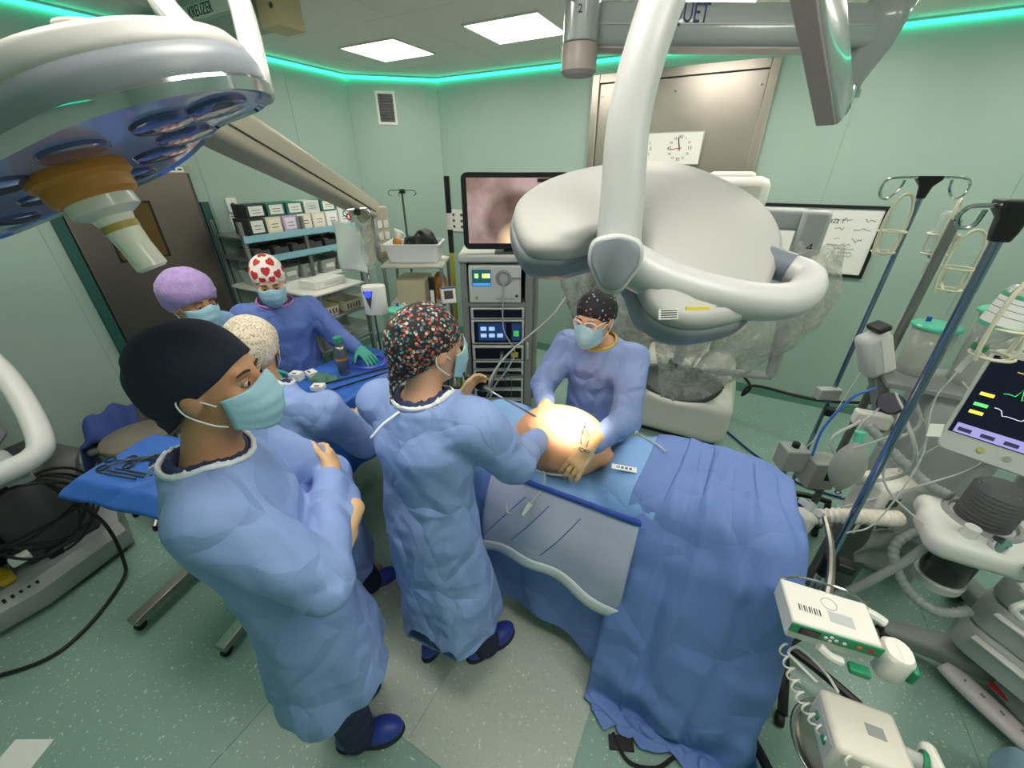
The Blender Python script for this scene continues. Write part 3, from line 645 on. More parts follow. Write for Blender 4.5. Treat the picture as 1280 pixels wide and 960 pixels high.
# --- beige pendant arm with service column
t = thing('pendant_arm', (-2.6, .5, 3.0), 'long beige sloping pendant arm with black seam above the shelf', 'pendant arm')
p0, p1 = V3(-2.24, 1.05, 2.40), V3(-2.60, 2.45, 1.82); pd_ = p1-p0; Lp = np.linalg.norm(pd_); A = look(p0, pd_)
q = G(A); q.loft([[(x*sx, y*sy, z) for x, y in rr(.2, .17, .03)] for z, sx, sy in ((0, 1.1, 1.1), (.1, 1.15, 1.2), (.5, 1.1, 1.1), (Lp-.05, .85, .75), (Lp, .78, .65))]); q.obj('arm_cover', m_beige, t)
for sx in (-1, 1):
    q = G(A); q.loft([[(sx*(.1*s)+dx, y, z) for dx, y in ((-.004, -.03), (.004, -.03), (.004, -.022), (-.004, -.022))] for z, s in ((.05, 1.13), (.1, 1.15), (.5, 1.1), (Lp-.05, .85))]); q.obj('black_seam', m_black, t, smooth=False)
q = G(); q.cyl((-2.6, .5, 3.0), (-2.6, .5, 2.36), .09, n=24); q.obj('post', m_beige, t)
q = G(); q.tube([(-2.6, .5, 2.42), (-2.42, .75, 2.42), (-2.24, .98, 2.42)], .07, n=16, sm=3); q.obj('link_arm', m_beige, t)
q = G(); q.cyl((-2.24, .95, 2.38), (-2.24, .95, 2.56), .13, n=24); q.obj('knuckle', m_beige, t, bevel=.01)
for k in range(4):
    rs = random.Random(k+40); q = G(A); z0 = Lp-.28+k*.06
    q.tube([(.09, -.058+rs.uniform(-.012, .012), z0+i*.011) for i in range(5)], .0016, n=4, sm=3); q.obj('lettering', m_ink, t)
q = G(); q.bb((-2.74, 2.44, 1.42), (-2.56, 2.60, 1.84)); col_ = q.obj('service_column', m_beige, t, bevel=.01)
for k in range(3):
    for j in range(2):
        q = G(); q.bb((-2.56, 2.46+j*.07, 1.50+k*.09), (-2.554, 2.51+j*.07, 1.56+k*.09)); q.obj('socket', m_white, col_, bevel=.002)
q = G(); q.tube([(-2.56, 2.44, 1.78), (-2.5, 2.38, 1.68), (-2.5, 2.36, 1.5), (-2.55, 2.45, 1.42)], .012, n=8); q.obj('hose', m_grey, t)
# --- ceiling rail unit behind the near lamp
t = thing('ceiling_rail', (-3.2, 2.0, 2.9), 'grey-green ceiling rail unit with printed maker strip and a beige box at its end', 'rail')
q = G(); q.bb((-3.95, 1.86, 2.88), (-2.76, 2.2, 2.999)); q.obj('housing', mat('rail_green', '8fa89c', .45), t, bevel=.006)
q = G(); q.bb((-3.6, 1.855, 2.895), (-2.8, 1.859, 2.965)); q.obj('name_strip', mat('strip_pale', 'b8cabd', .5), t, smooth=False)
text('KREUZER', Matrix.Translation((-3.1, 1.854, 2.93)) @ TW @ Matrix.Scale(.8, 4, (1, 0, 0)), .075, m_ink, t)
q = G(); q.bb((-2.755, 1.98, 2.83), (-2.58, 2.15, 2.998)); q.obj('end_box', mat('box_tan', 'c0b48c', .5), t, bevel=.005)
q = G(); q.cyl((-2.62, 1.979, 2.92), (-2.62, 1.974, 2.92), .014); q.obj('screw_cover', m_dgrey, t)
def W2(o, ang, p):
    fx, fy = math.cos(ang), math.sin(ang)
    return (o[0]+fy*p[0]+fx*p[1], o[1]-fx*p[0]+fy*p[1], p[2])
PS = {}
PS['P1'] = dict(o=(-.975, .325), a=math.radians(50), J=dict(head=(.0, .04, 1.69), neck=(0, -.03, 1.50), rs=(.165, .005, 1.44), ls=(-.175, -.01, 1.44), re=(.20, .17, 1.19), le=(-.21, .17, 1.19), rw=(-.13, .20, 1.27), lw=(.04, .235, 1.21), pel=(0, .045, .95), rf=(.05, .08, 0), lf=(-.12, .0, 0)))
PS['P2'] = dict(o=(-1.47, .74), a=math.radians(112), J=dict(head=(-.13, .12, 1.45), neck=(-.07, .05, 1.31), rs=(.17, .02, 1.23), ls=(-.2, .02, 1.23), re=(.23, .16, .98), le=(-.25, .17, .98), rw=(.12, .36, .97), lw=(-.12, .36, .97), pel=(0, -.06, .86), rf=(.14, .08, 0), lf=(-.1, .05, 0)))
PS['P3'] = dict(o=(-2.27, .87), a=math.radians(20), J=dict(head=(0, .06, 1.55), neck=(0, 0, 1.41), rs=(.17, 0, 1.36), ls=(-.17, 0, 1.36), re=(.22, .05, 1.03), le=(-.22, .05, 1.03), rw=(.2, .2, .98), lw=(-.2, .2, .98), pel=(0, 0, .88), rf=(.1, 0, 0), lf=(-.1, 0, 0)))
PS['P4'] = dict(o=(-2.44, 1.41), a=math.radians(-30), J=dict(head=(0, .09, 1.53), neck=(0, .02, 1.37), rs=(.18, 0, 1.30), ls=(-.18, 0, 1.30), re=(.24, .08, 1.06), le=(-.30, .06, 1.10), rw=(.14, .2, 1.02), lw=(-.40, .20, 1.04), pel=(0, -.02, .90), rf=(.1, 0, 0), lf=(-.1, 0, 0)))
PS['P5'] = dict(o=(-.778, .82), a=math.radians(95), J=dict(head=(.01, .07, 1.61), neck=(-.0, .0, 1.45), rs=(.18, .02, 1.38), ls=(-.18, .02, 1.38), re=(.27, .14, 1.17), le=(-.24, .22, 1.15), rw=(.28, .38, 1.11), lw=(-.14, .47, 1.16), pel=(0, -.02, .92), rf=(.16, .07, 0), lf=(-.08, .0, 0)))
PS['P6'] = dict(o=(-.49, 1.91), a=math.radians(-92), J=dict(head=(.02, .11, 1.47), neck=(.02, .03, 1.31), rs=(.18, .0, 1.25), ls=(-.17, .0, 1.25), re=(.25, .17, 1.06), le=(-.23, .24, 1.03), rw=(.13, .39, 1.09), lw=(-.17, .60, 1.08), pel=(0, -.04, .88), rf=(.1, 0, 0), lf=(-.1, 0, 0)))
# ------------------------------------------------------------ people
m_skin = mat('skin_light', 'd3a587', .5, var=.05, vs=20); m_skin2 = mat('skin_tan', 'bb8a68', .5, var=.06, vs=20)
m_hair = mat('hair_dark', '2a1c16', .6); m_eyew = mat('eye_white', 'b8aea6', .2); m_iris = mat('eye_dark', '2b1a12', .2)
m_gown = mat('gown_blue', '86a0d6', .62, var=.04, vs=4, bump=.12, bs=45, crease=.5, cs=5.5)
m_gown4 = mat('gown_deep_blue', '5a74ba', .62, var=.05, vs=4, bump=.12, bs=45, crease=.4, cs=6)
m_gown6 = mat('gown_pale_blue', '8398cc', .6, var=.05, vs=5, bump=.15, bs=50, crease=.5, cs=7)
m_jack = mat('jacket_blue', '7fa3cc', .65, bump=.1, bs=60, crease=.15)
m_navy = mat('scrub_navy', '25345c', .75, bump=.1, bs=90, var=.06); m_trouser = mat('trouser_navy', '1c2748', .75, bump=.15, bs=40)
m_bind = mat('binding_white', 'dfe3ea', .6); m_lilac = mat('binding_lilac', 'b573b8', .6); m_yel = mat('binding_yellow', 'cdb04a', .6)
m_mask = mat('mask_blue', '9cc6d8', .7, bump=.08, bs=120); m_loop = mat('mask_loop', 'e8ecee', .6)
m_glove = mat('glove_latex', 'd8b083', .5, var=.05, vs=25, bump=.06, bs=60); m_gloveg = mat('glove_green', '3fa08c', .45, var=.06, vs=20, bump=.08, bs=60)
m_shoe = mat('clog_blue', '2b3f9e', .45, var=.05); m_sole = mat('sole_dark', '1b2030', .7); m_shoew = mat('sole_pink', 'c9b4ac', .7)
def printed(name, base, cells, scale, bgmix, rough=.7):        # cotton print: coloured cells on a ground
    m = bpy.data.materials.new(name); N, L, b = nodes_of(m); tc = N.new('ShaderNodeTexCoord')
    v = N.new('ShaderNodeTexVoronoi'); v.inputs['Scale'].default_value = scale; L.new(tc.outputs['Object'], v.inputs['Vector'])
    sp_ = N.new('ShaderNodeSeparateColor'); L.new(v.outputs['Color'], sp_.inputs[0])
    r = N.new('ShaderNodeValToRGB'); r.color_ramp.interpolation = 'CONSTANT'
    for i, c in enumerate(cells):
        if i == 0: r.color_ramp.elements[0].color = lin(c)
        elif i == 1: r.color_ramp.elements[1].position = 1/len(cells); r.color_ramp.elements[1].color = lin(c)
        else: r.color_ramp.elements.new(i/len(cells)).color = lin(c)
    L.new(sp_.outputs[0], r.inputs['Fac'])
    t = N.new('ShaderNodeMath'); t.operation = 'LESS_THAN'; t.inputs[1].default_value = bgmix; L.new(v.outputs['Distance'], t.inputs[0])
    mx = N.new('ShaderNodeMixRGB'); mx.inputs[1].default_value = lin(base); L.new(r.outputs[0], mx.inputs[2]); L.new(t.outputs[0], mx.inputs[0])
    L.new(mx.outputs[0], b.inputs['Base Color']); b.inputs['Roughness'].default_value = rough
    n = N.new('ShaderNodeTexNoise'); n.inputs['Scale'].default_value = 60; L.new(tc.outputs['Object'], n.inputs['Vector'])
    bp = N.new('ShaderNodeBump'); bp.inputs['Strength'].default_value = .15; bp.inputs['Distance'].default_value = .01; L.new(n.outputs['Fac'], bp.inputs['Height']); L.new(bp.outputs['Normal'], b.inputs['Normal'])
    MATS[name] = m; return m
m_capnavy = mat('cap_navy', '171d33', .85, bump=.2, bs=70, var=.1, vs=9)
m_capprint = printed('cap_patterned', '121418', ['c9c4b4', '4f9390', 'c85a3a', '3a3f48', '23262c', '8a5a3c', '2c6a78', 'b89a8a', '1c1e24', '9aa6b0', 'a83a30', '5a6a70'], 100, .50)
m_capdot = printed('cap_dotted', '1a1a20', ['8a9ac0', 'b86a5a', '1a1a20', '9ab0c8', '1a1a20', 'c07a60'], 52, .26)
m_capcream = printed('cap_cream', 'd6cab6', ['b98f78', 'ded4c2', 'a88870', 'e0d6c6', '98a090', 'e8e0d0'], 150, .45)
m_lav = mat('cap_lavender', 'a48cc4', .75, bump=.3, bs=90, var=.12, vs=40)
m_capwhite = mat('cap_white', 'e8e4dc', .75, bump=.15, bs=80); m_heart = mat('heart_red', 'b8242c', .7)
def unit(v): v = np.array(v, float); return v/np.linalg.norm(v)
def ridges(sc, amp, seed, st=(1, 1, 1)):
    return lambda x, y, z: amp*(np.abs(vnoise(x*sc*st[0]+5, y*sc*st[1]+9, z*sc*st[2]+3, seed))*2-.6)
def hand(T, name, wr, d, up, side, curl, m, par, cuff=.05, spread=.1, res=.0036, thumb=(.55, .75, -.35)):
    wr = np.array(wr, float); d = unit(d); up = np.array(up, float); up = unit(up-d*(up@d)); x = side*np.cross(d, up)
    s = SD(wr-.2, wr+.2, res); B = np.array((x, d, up)).T
    s.box(wr+d*.055, (.04, .046, .014), B, rad=.013, k=.012); s.cap(wr-d*cuff, wr+d*.025, .031, .028, k=.02)
    for i, (ox, L) in enumerate(((-.033, .064), (-.0115, .078), (.011, .082), (.032, .073))):
        p = wr+d*.088+x*ox; a = curl[i] if not np.isscalar(curl) else curl; ang = a*.35
        for k_, (fr, r0, r1) in enumerate(((.45, .0098, .009), (.32, .009, .0082), (.24, .0082, .007))):
            v = math.cos(ang)*d-math.sin(ang)*up+x*(ox*spread*25); v = unit(v); q = p+v*L*fr; s.cap(p, q, r0, r1, k=.004); p = q; ang += a*.55
    p = wr+d*.028+x*.034; v = unit(thumb[0]*d+thumb[1]*x+thumb[2]*up); q = p+v*.042; s.cap(p, q, .0135, .0105, k=.01)
    v2 = unit(v+.35*d-.2*up*0); s.cap(q, q+v2*.032, .0105, .0085, k=.004)
    return s.obj(name, m, par, T=T, smooth_it=1)
def mask_part(H, par, droop=0):
    def fn(u, v):
        a = (u-.5)*2; th = a*1.22; c = math.cos(th); s = math.sin(th)
        top = -.004+.018*math.exp(-(a/.28)**2)-.012*abs(a); bot = -.126+.035*abs(a)**1.5
        z = top+(bot-top)*v; bul = .022*math.sin(PI*min(1, max(0, v)))*(1-a*a)+.010*math.exp(-(a/.2)**2)*(1-v)
        pl = .0035*abs(math.sin(v*PI*3.5))*(1-a**4)
        return (.080*s*(1.02-.10*v), .020+.092*c+bul+pl-.008*v*c, z)
    q = G(H); q.grid(fn, 26, 22, th=.0025); o = q.obj('mask', m_mask, par, smooth=True)
    for sx in (-1, 1):
        q = G(H); q.tube([(sx*.068, .035, -.03), (sx*.079, .005, -.005), (sx*.086, -.022, .0), (sx*.083, -.02, -.035), (sx*.075, .015, -.07), (sx*.064, .035, -.085)], .0018, n=5, sm=6); q.obj('ear_loop', m_loop, o)
def person(key, label, gown_m, skin, head_a, pitch, cap, bind=None, hem=.36, roll=0, sleeves=(.085, .075, .048), scrub=m_navy, res=.0065, cuffs=True, glasses=False, gl=None, brow=True, gscale=1.0, shoes=(), gname='gown', handspec=None, tails=False, wr_amp=1.0):
    S = PS[key]; J = {k: np.array(v, float) for k, v in S['J'].items()}; A = S['a']; o = S['o']
    T = Matrix(((math.sin(A), math.cos(A), 0, o[0]), (-math.cos(A), math.sin(A), 0, o[1]), (0, 0, 1, 0), (0, 0, 0, 1)))
    P = thing('person', (o[0], o[1], 0), label, 'person', 'people around the operating table')
    da = head_a-A     # head turn relative to the body, about z
    Hm = Matrix.Translation(J['head']) @ Matrix.Rotation(da, 4, 'Z') @ Matrix.Rotation(pitch, 4, 'X') @ Matrix.Rotation(roll, 4, 'Y')
    H = T @ Hm; hR = np.array(Hm)[:3, :3]; hp = lambda x, y, z: np.array(Hm @ Vector((x, y, z)))
    allp = np.array(list(J.values())); lo = allp.min(0)-.17; hi = allp.max(0)+.19; lo[2] = -.01
    # --- body
    s = SD(lo, hi, res); nk, pel, hd = J['neck'], J['pel'], J['head']
    che = (nk*.72+pel*.28); bel = (nk*.35+pel*.65)
    s.ell(che, (.15, .095, .17), k=.05); s.ell(bel, (.14, .095, .16), k=.05); s.ell(pel, (.15, .10, .12), k=.05)
    s.cap(J['rs'], J['ls'], .055, k=.06)
    for a in 'rl':
        s.chain([J[a+'s'], J[a+'e'], J[a+'w']], [.052, .042, .029], k=.03)
        hip = pel+np.array(((.09 if a == 'r' else -.09), 0, -.04)); ft = J[a+'f']+np.array((0, -.03, .09)); kn = (hip+ft)/2+np.array((0, .03, 0))
        s.chain([hip, kn, ft], [.085, .058, .042], k=.03); s.cap(ft-np.array((0, 0, .04)), J[a+'f']+np.array((0, .09, .04)), .035, .028, k=.03)
    s.cap(nk-np.array((0, 0, .05)), hp(0, -.02, -.06), .062, .055, k=.03)
    E = lambda c, r, k=.02, sub=False: s.ell(hp(*c), r, hR, k, sub)
    E((0, -.012, .03), (.077, .098, .088)); E((0, .03, -.035), (.063, .064, .083), .03); E((0, .052, -.088), (.042, .036, .032), .03)
    s.cap(hp(0, .093, .012), hp(0, .112, -.032), .009, .014, k=.014); s.cap(hp(-.034, .082, .022), hp(.034, .082, .022), .011, k=.016)
    for sx in (-1, 1):
        E((sx*.031, .101, .0), (.017, .014, .011), .008, True); E((sx*.077, -.006, -.012), (.011, .021, .031), .006)
        E((sx*.045, .07, -.03), (.022, .02, .02), .02)
    s.cap(hp(-.018, .093, -.064), hp(.018, .093, -.064), .009, k=.01)
    b = s.obj('body', skin, P, T=T)
    if brow:
        for sx in (-1, 1):
            q = G(H); q.ell((sx*.031, .083, .0), (.0125, .0125, .0115), 12, 8); e = q.obj('eye', m_eyew, P, smooth=True)
            q = G(H); q.ell((sx*.031-.001, .0935, -.002), (.0055, .003, .0055), 10, 6); q.obj('iris', m_iris, e, smooth=True)
            q = G(H); q.tube([(sx*.014, .096, .021), (sx*.03, .0965, .026), (sx*.047, .086, .021)], lambda t_: .0035-.0015*t_, n=6); q.obj('eyebrow', m_hair, P)
            q = G(H); q.grid(lambda u, v: (sx*.031+(u-.5)*.03, .097-abs(u-.5)*.012-.004*v, (.0105-.013*v)+.002*math.cos((u-.5)*3)), 8, 3, th=.002); q.obj('eyelid', skin, e, smooth=True)
    # --- gown
    gs = SD(lo, hi, .0075); mid = (J['rf']+J['lf'])/2
    hz = hem; G_ = gscale
    c = lambda p, dy=0: (p[0], p[1]+dy)
    kne = pel*.5+mid*.5
    tab = [(hz, mid[0]*.7+pel[0]*.3, mid[1]*.3+pel[1]*.7, .235*G_, .205*G_), (hz+.2, kne[0], kne[1]*.7+pel[1]*.3, .215*G_, .185*G_), (pel[2]-.08, *c(pel), .195*G_, .155*G_), (pel[2]+.02, *c(pel), .19*G_, .15*G_), (bel[2]+.03, *c(bel), .175*G_, .135*G_), (che[2], *c(che), .185*G_, .135*G_), (nk[2]-.09, *c(nk), .165*G_, .11*G_), (nk[2]-.02, *c(nk), .10, .085)]
    sd_ = hash(key) % 1 + sum(map(ord, key)); ph = sd_*.7
    def pleat(th, z):
        amp = np.clip((pel[2]-z)/(pel[2]-hz), 0, 1)*.05+.008
        return 1+amp*(np.sin(5*th+ph+z*1.3)+.6*np.sin(9*th-ph*2+z*2.2)+.35*np.sin(14*th+ph*3))*.7
    gs.body(tab, k=.03, mod=pleat)
    gs.cap(J['rs'], J['ls'], .074, k=.06); gs.ell(che, (.168, .115, .185), k=.05); gs.cap(nk-np.array((0, 0, .07)), nk-np.array((0, -.005, .005)), .095, .086, k=.04)
    for a in 'rl':
        sh, el, wr = J[a+'s'], J[a+'e'], J[a+'w']
        gs.cap(sh, el, sleeves[0], sleeves[1], k=.035); gs.cap(el, wr-(wr-el)*.12, sleeves[1]*.98, sleeves[2], k=.014)
    def wr_(x, y, z):
        X1, Y1, Z1 = .8*x+.6*z, y, .8*z-.6*x; X2, Y2, Z2 = .8*x-.6*y, .8*y+.6*x, z
        d0 = .008*vnoise(X1*5, Y1*5, Z1*4, 3)+.011*(.5-np.abs(vnoise(X1*6+1, Y1*6+2, Z1*9+4, 5)))+.008*(.5-np.abs(vnoise(X2*12+1, Y2*12+7, Z2*10, 8)))
        d0 = d0+.0035*(.5-np.abs(vnoise(X1*26+1, Y1*26, Z1*22, 9)))
        return wr_amp*d0
    gs.disp(wr_)
    d0 = gs.d.copy(); nc = nk+np.array((0, .012, .03)); bx_ = lambda r_: SD(nc-r_, nc+r_, .0062)
    def crop(m_):
        i0 = np.maximum(np.floor((m_.lo-gs.lo)/gs.h).astype(int), 0); i1 = np.minimum(i0+int(.34/gs.h), gs.n)
        q_ = SD(gs.lo+i0*gs.h, gs.lo+(i1-1)*gs.h, gs.h); q_.n = i1-i0; q_.ax = [gs.ax[i][i0[i]:i1[i]] for i in range(3)]; q_.lo = np.array([ax_[0] for ax_ in q_.ax], float)
        q_.d = d0[i0[0]:i1[0], i0[1]:i1[1], i0[2]:i1[2]].copy(); return q_
    def neck_ell(q_, r_):
        e_ = SD(q_.lo, q_.lo+1e-6, q_.h); e_.n = q_.n; e_.ax = q_.ax; e_.d = np.full(q_.d.shape, 5., np.float32); e_.ell(nc, r_, k=.001); return e_.d
    NE = (.10, .10, .072)
    gs.ell(nc, NE, k=.004, sub=True)
    gs.cut((0, 0, -1), -hz-.015)
    g_ = gs.obj(gname, gown_m, P, T=T, smooth_it=1)
    cb = crop(bx_(.16))
    if bind:
        qb = crop(bx_(.16)); qb.d = np.maximum(np.abs(neck_ell(qb, NE))-.0065, np.abs(qb.d)-.0068); qb.obj('neck_binding', bind, g_, T=T)
        if tails: q = G(T); q.tube([(nk[0]-.02, nk[1]-.085, nk[2]-.005), (nk[0]-.05, nk[1]-.13, nk[2]-.03), (nk[0]-.08, nk[1]-.16, nk[2]-.07)], .006, n=6, flat=.4); q.obj('tie', bind, g_)
    if scrub is not None:
        qc = crop(bx_(.16)); e1 = neck_ell(qc, (.125, .122, .10)); e2 = neck_ell(qc, (.070, .072, .07)); qc.d = np.maximum(np.maximum(qc.d+.007, e1), -e2); qc.obj('scrub_collar', scrub, P, T=T)
    # --- legs and shoes
    if shoes:
        ts = SD(lo, (hi[0], hi[1], .95), .009)
        for a in 'rl':
            hip = pel+np.array(((.08 if a == 'r' else -.08), 0, -.05)); ft = J[a+'f']+np.array((0, -.02, .07)); kn = (hip+ft)/2
            ts.chain([hip, kn, ft], [.095, .078, .068], k=.03)
        ts.disp(lambda x, y, z: .006*np.abs(vnoise(x*9, y*9, z*22, 4))); ts.cut((0, 0, -1), -.05); ts.obj('trousers', m_trouser, P, T=T)
        for a, ang in zip('rl', shoes):
            f_ = J[a+'f']; TS = T @ frame((f_[0], f_[1], 0), ang)
            ss = SD((-.08, -.16, -.01), (.08, .2, .13), .0055); ss.ell((0, .07, .045), (.05, .085, .045), k=.03); ss.ell((0, -.05, .045), (.038, .065, .045), k=.04); ss.cap((0, -.05, .07), (0, -.045, .1), .04, .04, k=.03)
            ss.cut((0, 0, -1), -.018); sh_ = ss.obj('shoe', m_shoe, P, T=TS)
            ss = SD((-.08, -.16, -.01), (.08, .2, .06), .0055); ss.ell((0, .07, .012), (.054, .09, .03), k=.03); ss.ell((0, -.05, .012), (.042, .07, .03), k=.04); ss.cut((0, 0, 1), .024); ss.cut((0, 0, -1), -.0005); ss.obj('sole', m_sole if key != 'P2' else m_shoew, sh_, T=TS)
    mask_part(H, P)
    # --- cap
    cs = SD((-.14, -.2, -.17), (.14, .15, .19), .0042 if key in ('P4', 'P1', 'P5') else .005)
    kind, cm = cap
    if kind == 'hood':      # tied cap covering nape
        cs.ell((0, -.024, .036), (.094, .120, .104)); cs.ell((0, -.075, -.02), (.072, .058, .075), k=.04); cs.ell((0, -.115, -.075), (.03, .026, .032), k=.02); cs.cap((0, -.12, -.09), (.02, -.115, -.135), .014, .008, k=.02)
        n_ = unit((0, .60, -.8)); cs.cut(n_, n_@np.array((0, .088, .050)))
    elif kind == 'bouffant':
        cs.ell((0, -.02, .05), (.108, .124, .104)); cs.ell((0, -.06, .0), (.09, .08, .08), k=.05); n_ = unit((0, .5, -.86)); cs.cut(n_, n_@np.array((0, .09, .03)))
    elif kind == 'bonnet':
        cs.ell((0, -.025, .045), (.096, .118, .10)); cs.ell((0, -.085, .0), (.066, .05, .066), k=.05); n_ = unit((0, .55, -.83)); cs.cut(n_, n_@np.array((0, .09, .038)))
    else:
        cs.ell((0, -.02, .038), (.089, .112, .104)); cs.ell((0, -.07, -.01), (.068, .056, .066), k=.04); n_ = unit((0, .58, -.82)); cs.cut(n_, n_@np.array((0, .088, .042)))
    cs.disp(lambda x, y, z: .0035*(np.abs(vnoise(x*16, y*16, z*30+7, 11))*2-.7)+.003*vnoise(x*10, y*10, z*10, 2))
    fat = None
    if key == 'P4':
        HC = [(a_, b_, c_, r_*.82) for a_, b_, c_, r_ in [(.0, .8, .55, .026), (-.62, .68, .25, .026), (.66, .62, .25, .027), (.42, .3, .85, .024), (-.4, .38, .85, .026), (-.95, .1, .2, .025), (.95, .1, .3, .025), (.3, .9, .1, .02), (-.25, .95, .12, .02), (0, -.2, 1, .026), (.7, -.5, .5, .026), (-.7, -.5, .5, .026)]]
        def fat(C):
            out = np.zeros(len(C)); D = (C-np.array((0, -.02, .04)))/np.array((.095, .118, .104))
            for x, y, z, r in HC:
                n0 = unit((x, y, z)); e1 = unit(np.cross((0, 0, 1.), n0)) if abs(n0[2]) < .98 else np.array((1., 0, 0)); e2 = np.cross(n0, e1)
                p = D*.1; u = (p@e1)/r; v = (p@e2)/r+.1; w = (D@n0) > .3
                out[w & (((u*u+v*v-1)**3-u*u*v**3) < 0)] = 1
            return out
    co = cs.obj('cap', cm, P, T=H, smooth_it=1, fattr=fat)
    if kind == 'bonnet':
        q = G(H); q.tube([(.09*math.sin(t_), -.025-.118*math.cos(t_), .0+.03*math.cos(t_)) for t_ in np.linspace(-1.6, 1.6, 14)], .004, n=6, sm=3); q.obj('tie_band', m_bind, co)
    if key == 'P5':
        q = G(H); q.tube([(0, -.12, -.07), (.0, -.135, -.11), (-.01, -.13, -.16), (0, -.14, -.2)], .011, n=8, flat=.35); q.obj('tie', cm, co)
    if glasses:
        q = G(H)
        for sx in (-1, 1):
            q.tube([(sx*(.034+.026*math.cos(t_)*(1+.1*math.sin(t_))), .108-.012*abs(math.cos(t_)*.5+.5)**2*1.2, .002+.021*math.sin(t_)) for t_ in np.linspace(0, 2*PI, 17)], .0045, n=6, sm=2)
            q.tube([(sx*.06, .098, .006), (sx*.072, .06, .006), (sx*.08, .0, .004)], .0028, n=6)
        q.tube([(-.009, .112, .004), (0, .116, .008), (.009, .112, .004)], .003, n=6)
        go = q.obj('glasses', mat('glasses_frame', 'f0cdbf', .35), P)
        for sx in (-1, 1):
            q = G(H); q.grid(lambda u, v: (sx*(.034+(u-.5)*.046), .105-abs(u-.5)*.004, .002+(v-.5)*.03), 6, 5, th=.001); q.obj('lens', mat('glasses_lens', 'e8eef0', .03, alpha=.18), go)
    for hs in (handspec or ()):
        side, d, up, curl, gm, kw = hs
        w = J[side+'w']; el = J[side+'e']; d = unit(w-el) if d is None else d
        hand(T, 'glove', w, d, up, (1 if side == 'l' else -1), curl, gm, P, **kw)
    return P, T, H, J
CR = dict(cuff=.09)
person('P1', 'person in pale blue gown and navy tied cap standing with arms crossed, nearest the viewer', m_gown, m_skin2, math.radians(36), math.radians(4), ('hood', m_capnavy), bind=m_bind, hem=.47, sleeves=(.08, .08, .055), shoes=(-.15, .1), gscale=1.02, tails=True,
       handspec=(('r', (-.9, .05, -.1), (0, 1, .3), (.7, .7, .7, .7), m_glove, dict(cuff=.02)), ('l', (.85, -.38, -.2), (0, .8, .5), .35, m_glove, dict(cuff=.045))))
person('P2', 'person in blue gown and cream flecked cap bending over with their back turned', m_gown, m_skin2, math.radians(150), math.radians(-14), ('bonnet', m_capcream), bind=m_bind, hem=.30, sleeves=(.09, .08, .05), shoes=(-.9, .1), gscale=1.0,
       handspec=(('r', None, (0, 0, 1), .4, m_glove, CR), ('l', None, (0, 0, 1), .4, m_glove, CR)))
person('P3', 'person in light blue jacket and lavender bouffant cap in front of the steel sliding door', m_jack, m_skin2, math.radians(6), math.radians(-8), ('bouffant', m_lav), bind=m_jack, hem=.75, sleeves=(.08, .07, .05), shoes=(.05, -.05), gname='jacket',
       handspec=(('r', None, (0, 0, 1), .5, m_skin2, {}), ('l', None, (0, 0, 1), .5, m_skin2, {})))
person('P4', 'person in deep blue gown, green gloves and white cap printed with red hearts', m_gown4, m_skin, math.radians(-33), math.radians(-20), ('cap', [m_capwhite, m_heart]), bind=m_lilac, hem=.35, sleeves=(.088, .078, .045), shoes=(0, 0),
       handspec=(('r', (-.2, .9, -.25), (0, .2, 1), .6, m_gloveg, CR), ('l', (-.35, .9, -.35), (0, .2, 1), .45, m_gloveg, dict(cuff=.12))))
person('P5', 'person in pale blue gown and patterned cap holding the camera head, back to the viewer', m_gown, m_skin, math.radians(66), math.radians(-6), ('hood', m_capprint), bind=m_bind, hem=.33, sleeves=(.092, .085, .056), shoes=(-.55, -.1), gscale=1.0, tails=True,
       handspec=(('r', (.15, .95, -.1), (.3, 0, 1), .5, m_glove, dict(cuff=.07)), ('l', (.2, .55, .5), (-.9, .2, .3), .95, m_glove, dict(cuff=.08))))
person('P6', 'person in pale blue gown with dotted black cap and pink glasses across the operating table', m_gown6, m_skin, math.radians(-101), math.radians(-8), ('cap', m_capdot), bind=m_yel, hem=.35, sleeves=(.088, .078, .045), glasses=True, scrub=None, shoes=(0, 0),
       handspec=(('r', (-.45, .9, -.1), (.1, .1, 1), .55, m_glove, dict(cuff=.06)), ('l', (.25, .7, -.55), (-.3, .3, .9), .7, m_glove, dict(cuff=.06))))
# ------------------------------------------------------------ operating table, patient and drapes
m_dr = mat('drape_blue', '6a88cc', .6, var=.05, vs=3, bump=.1, bs=60, crease=.4, cs=4)
m_drd = mat('drape_deep_blue', '5672b8', .6, var=.05, vs=3, bump=.1, bs=60, crease=.4, cs=4)
m_drl = mat('drape_light_blue', '86b4ec', .6, var=.04, vs=3, bump=.1, bs=60, crease=.35, cs=5)
m_drb = mat('drape_bright_blue', '2f66c0', .55, var=.06, vs=3, bump=.1, bs=60, crease=.35, cs=5)
t = thing('operating_table', (-.6, 1.45, 0), 'operating table hidden under blue drapes', 'table')
q = G(); q.bb((-1.65, 1.2, .80), (.36, 1.7, .87)); q.obj('table_top', m_dgrey, t, bevel=.02)
q = G(); q.bb((-.75, 1.33, .12), (-.45, 1.57, .80)); q.obj('column', m_steel, t, bevel=.02)
q = G(); q.bb((-1.05, 1.2, .0), (-.1, 1.7, .12)); q.obj('base', m_lgrey, t, bevel=.03)
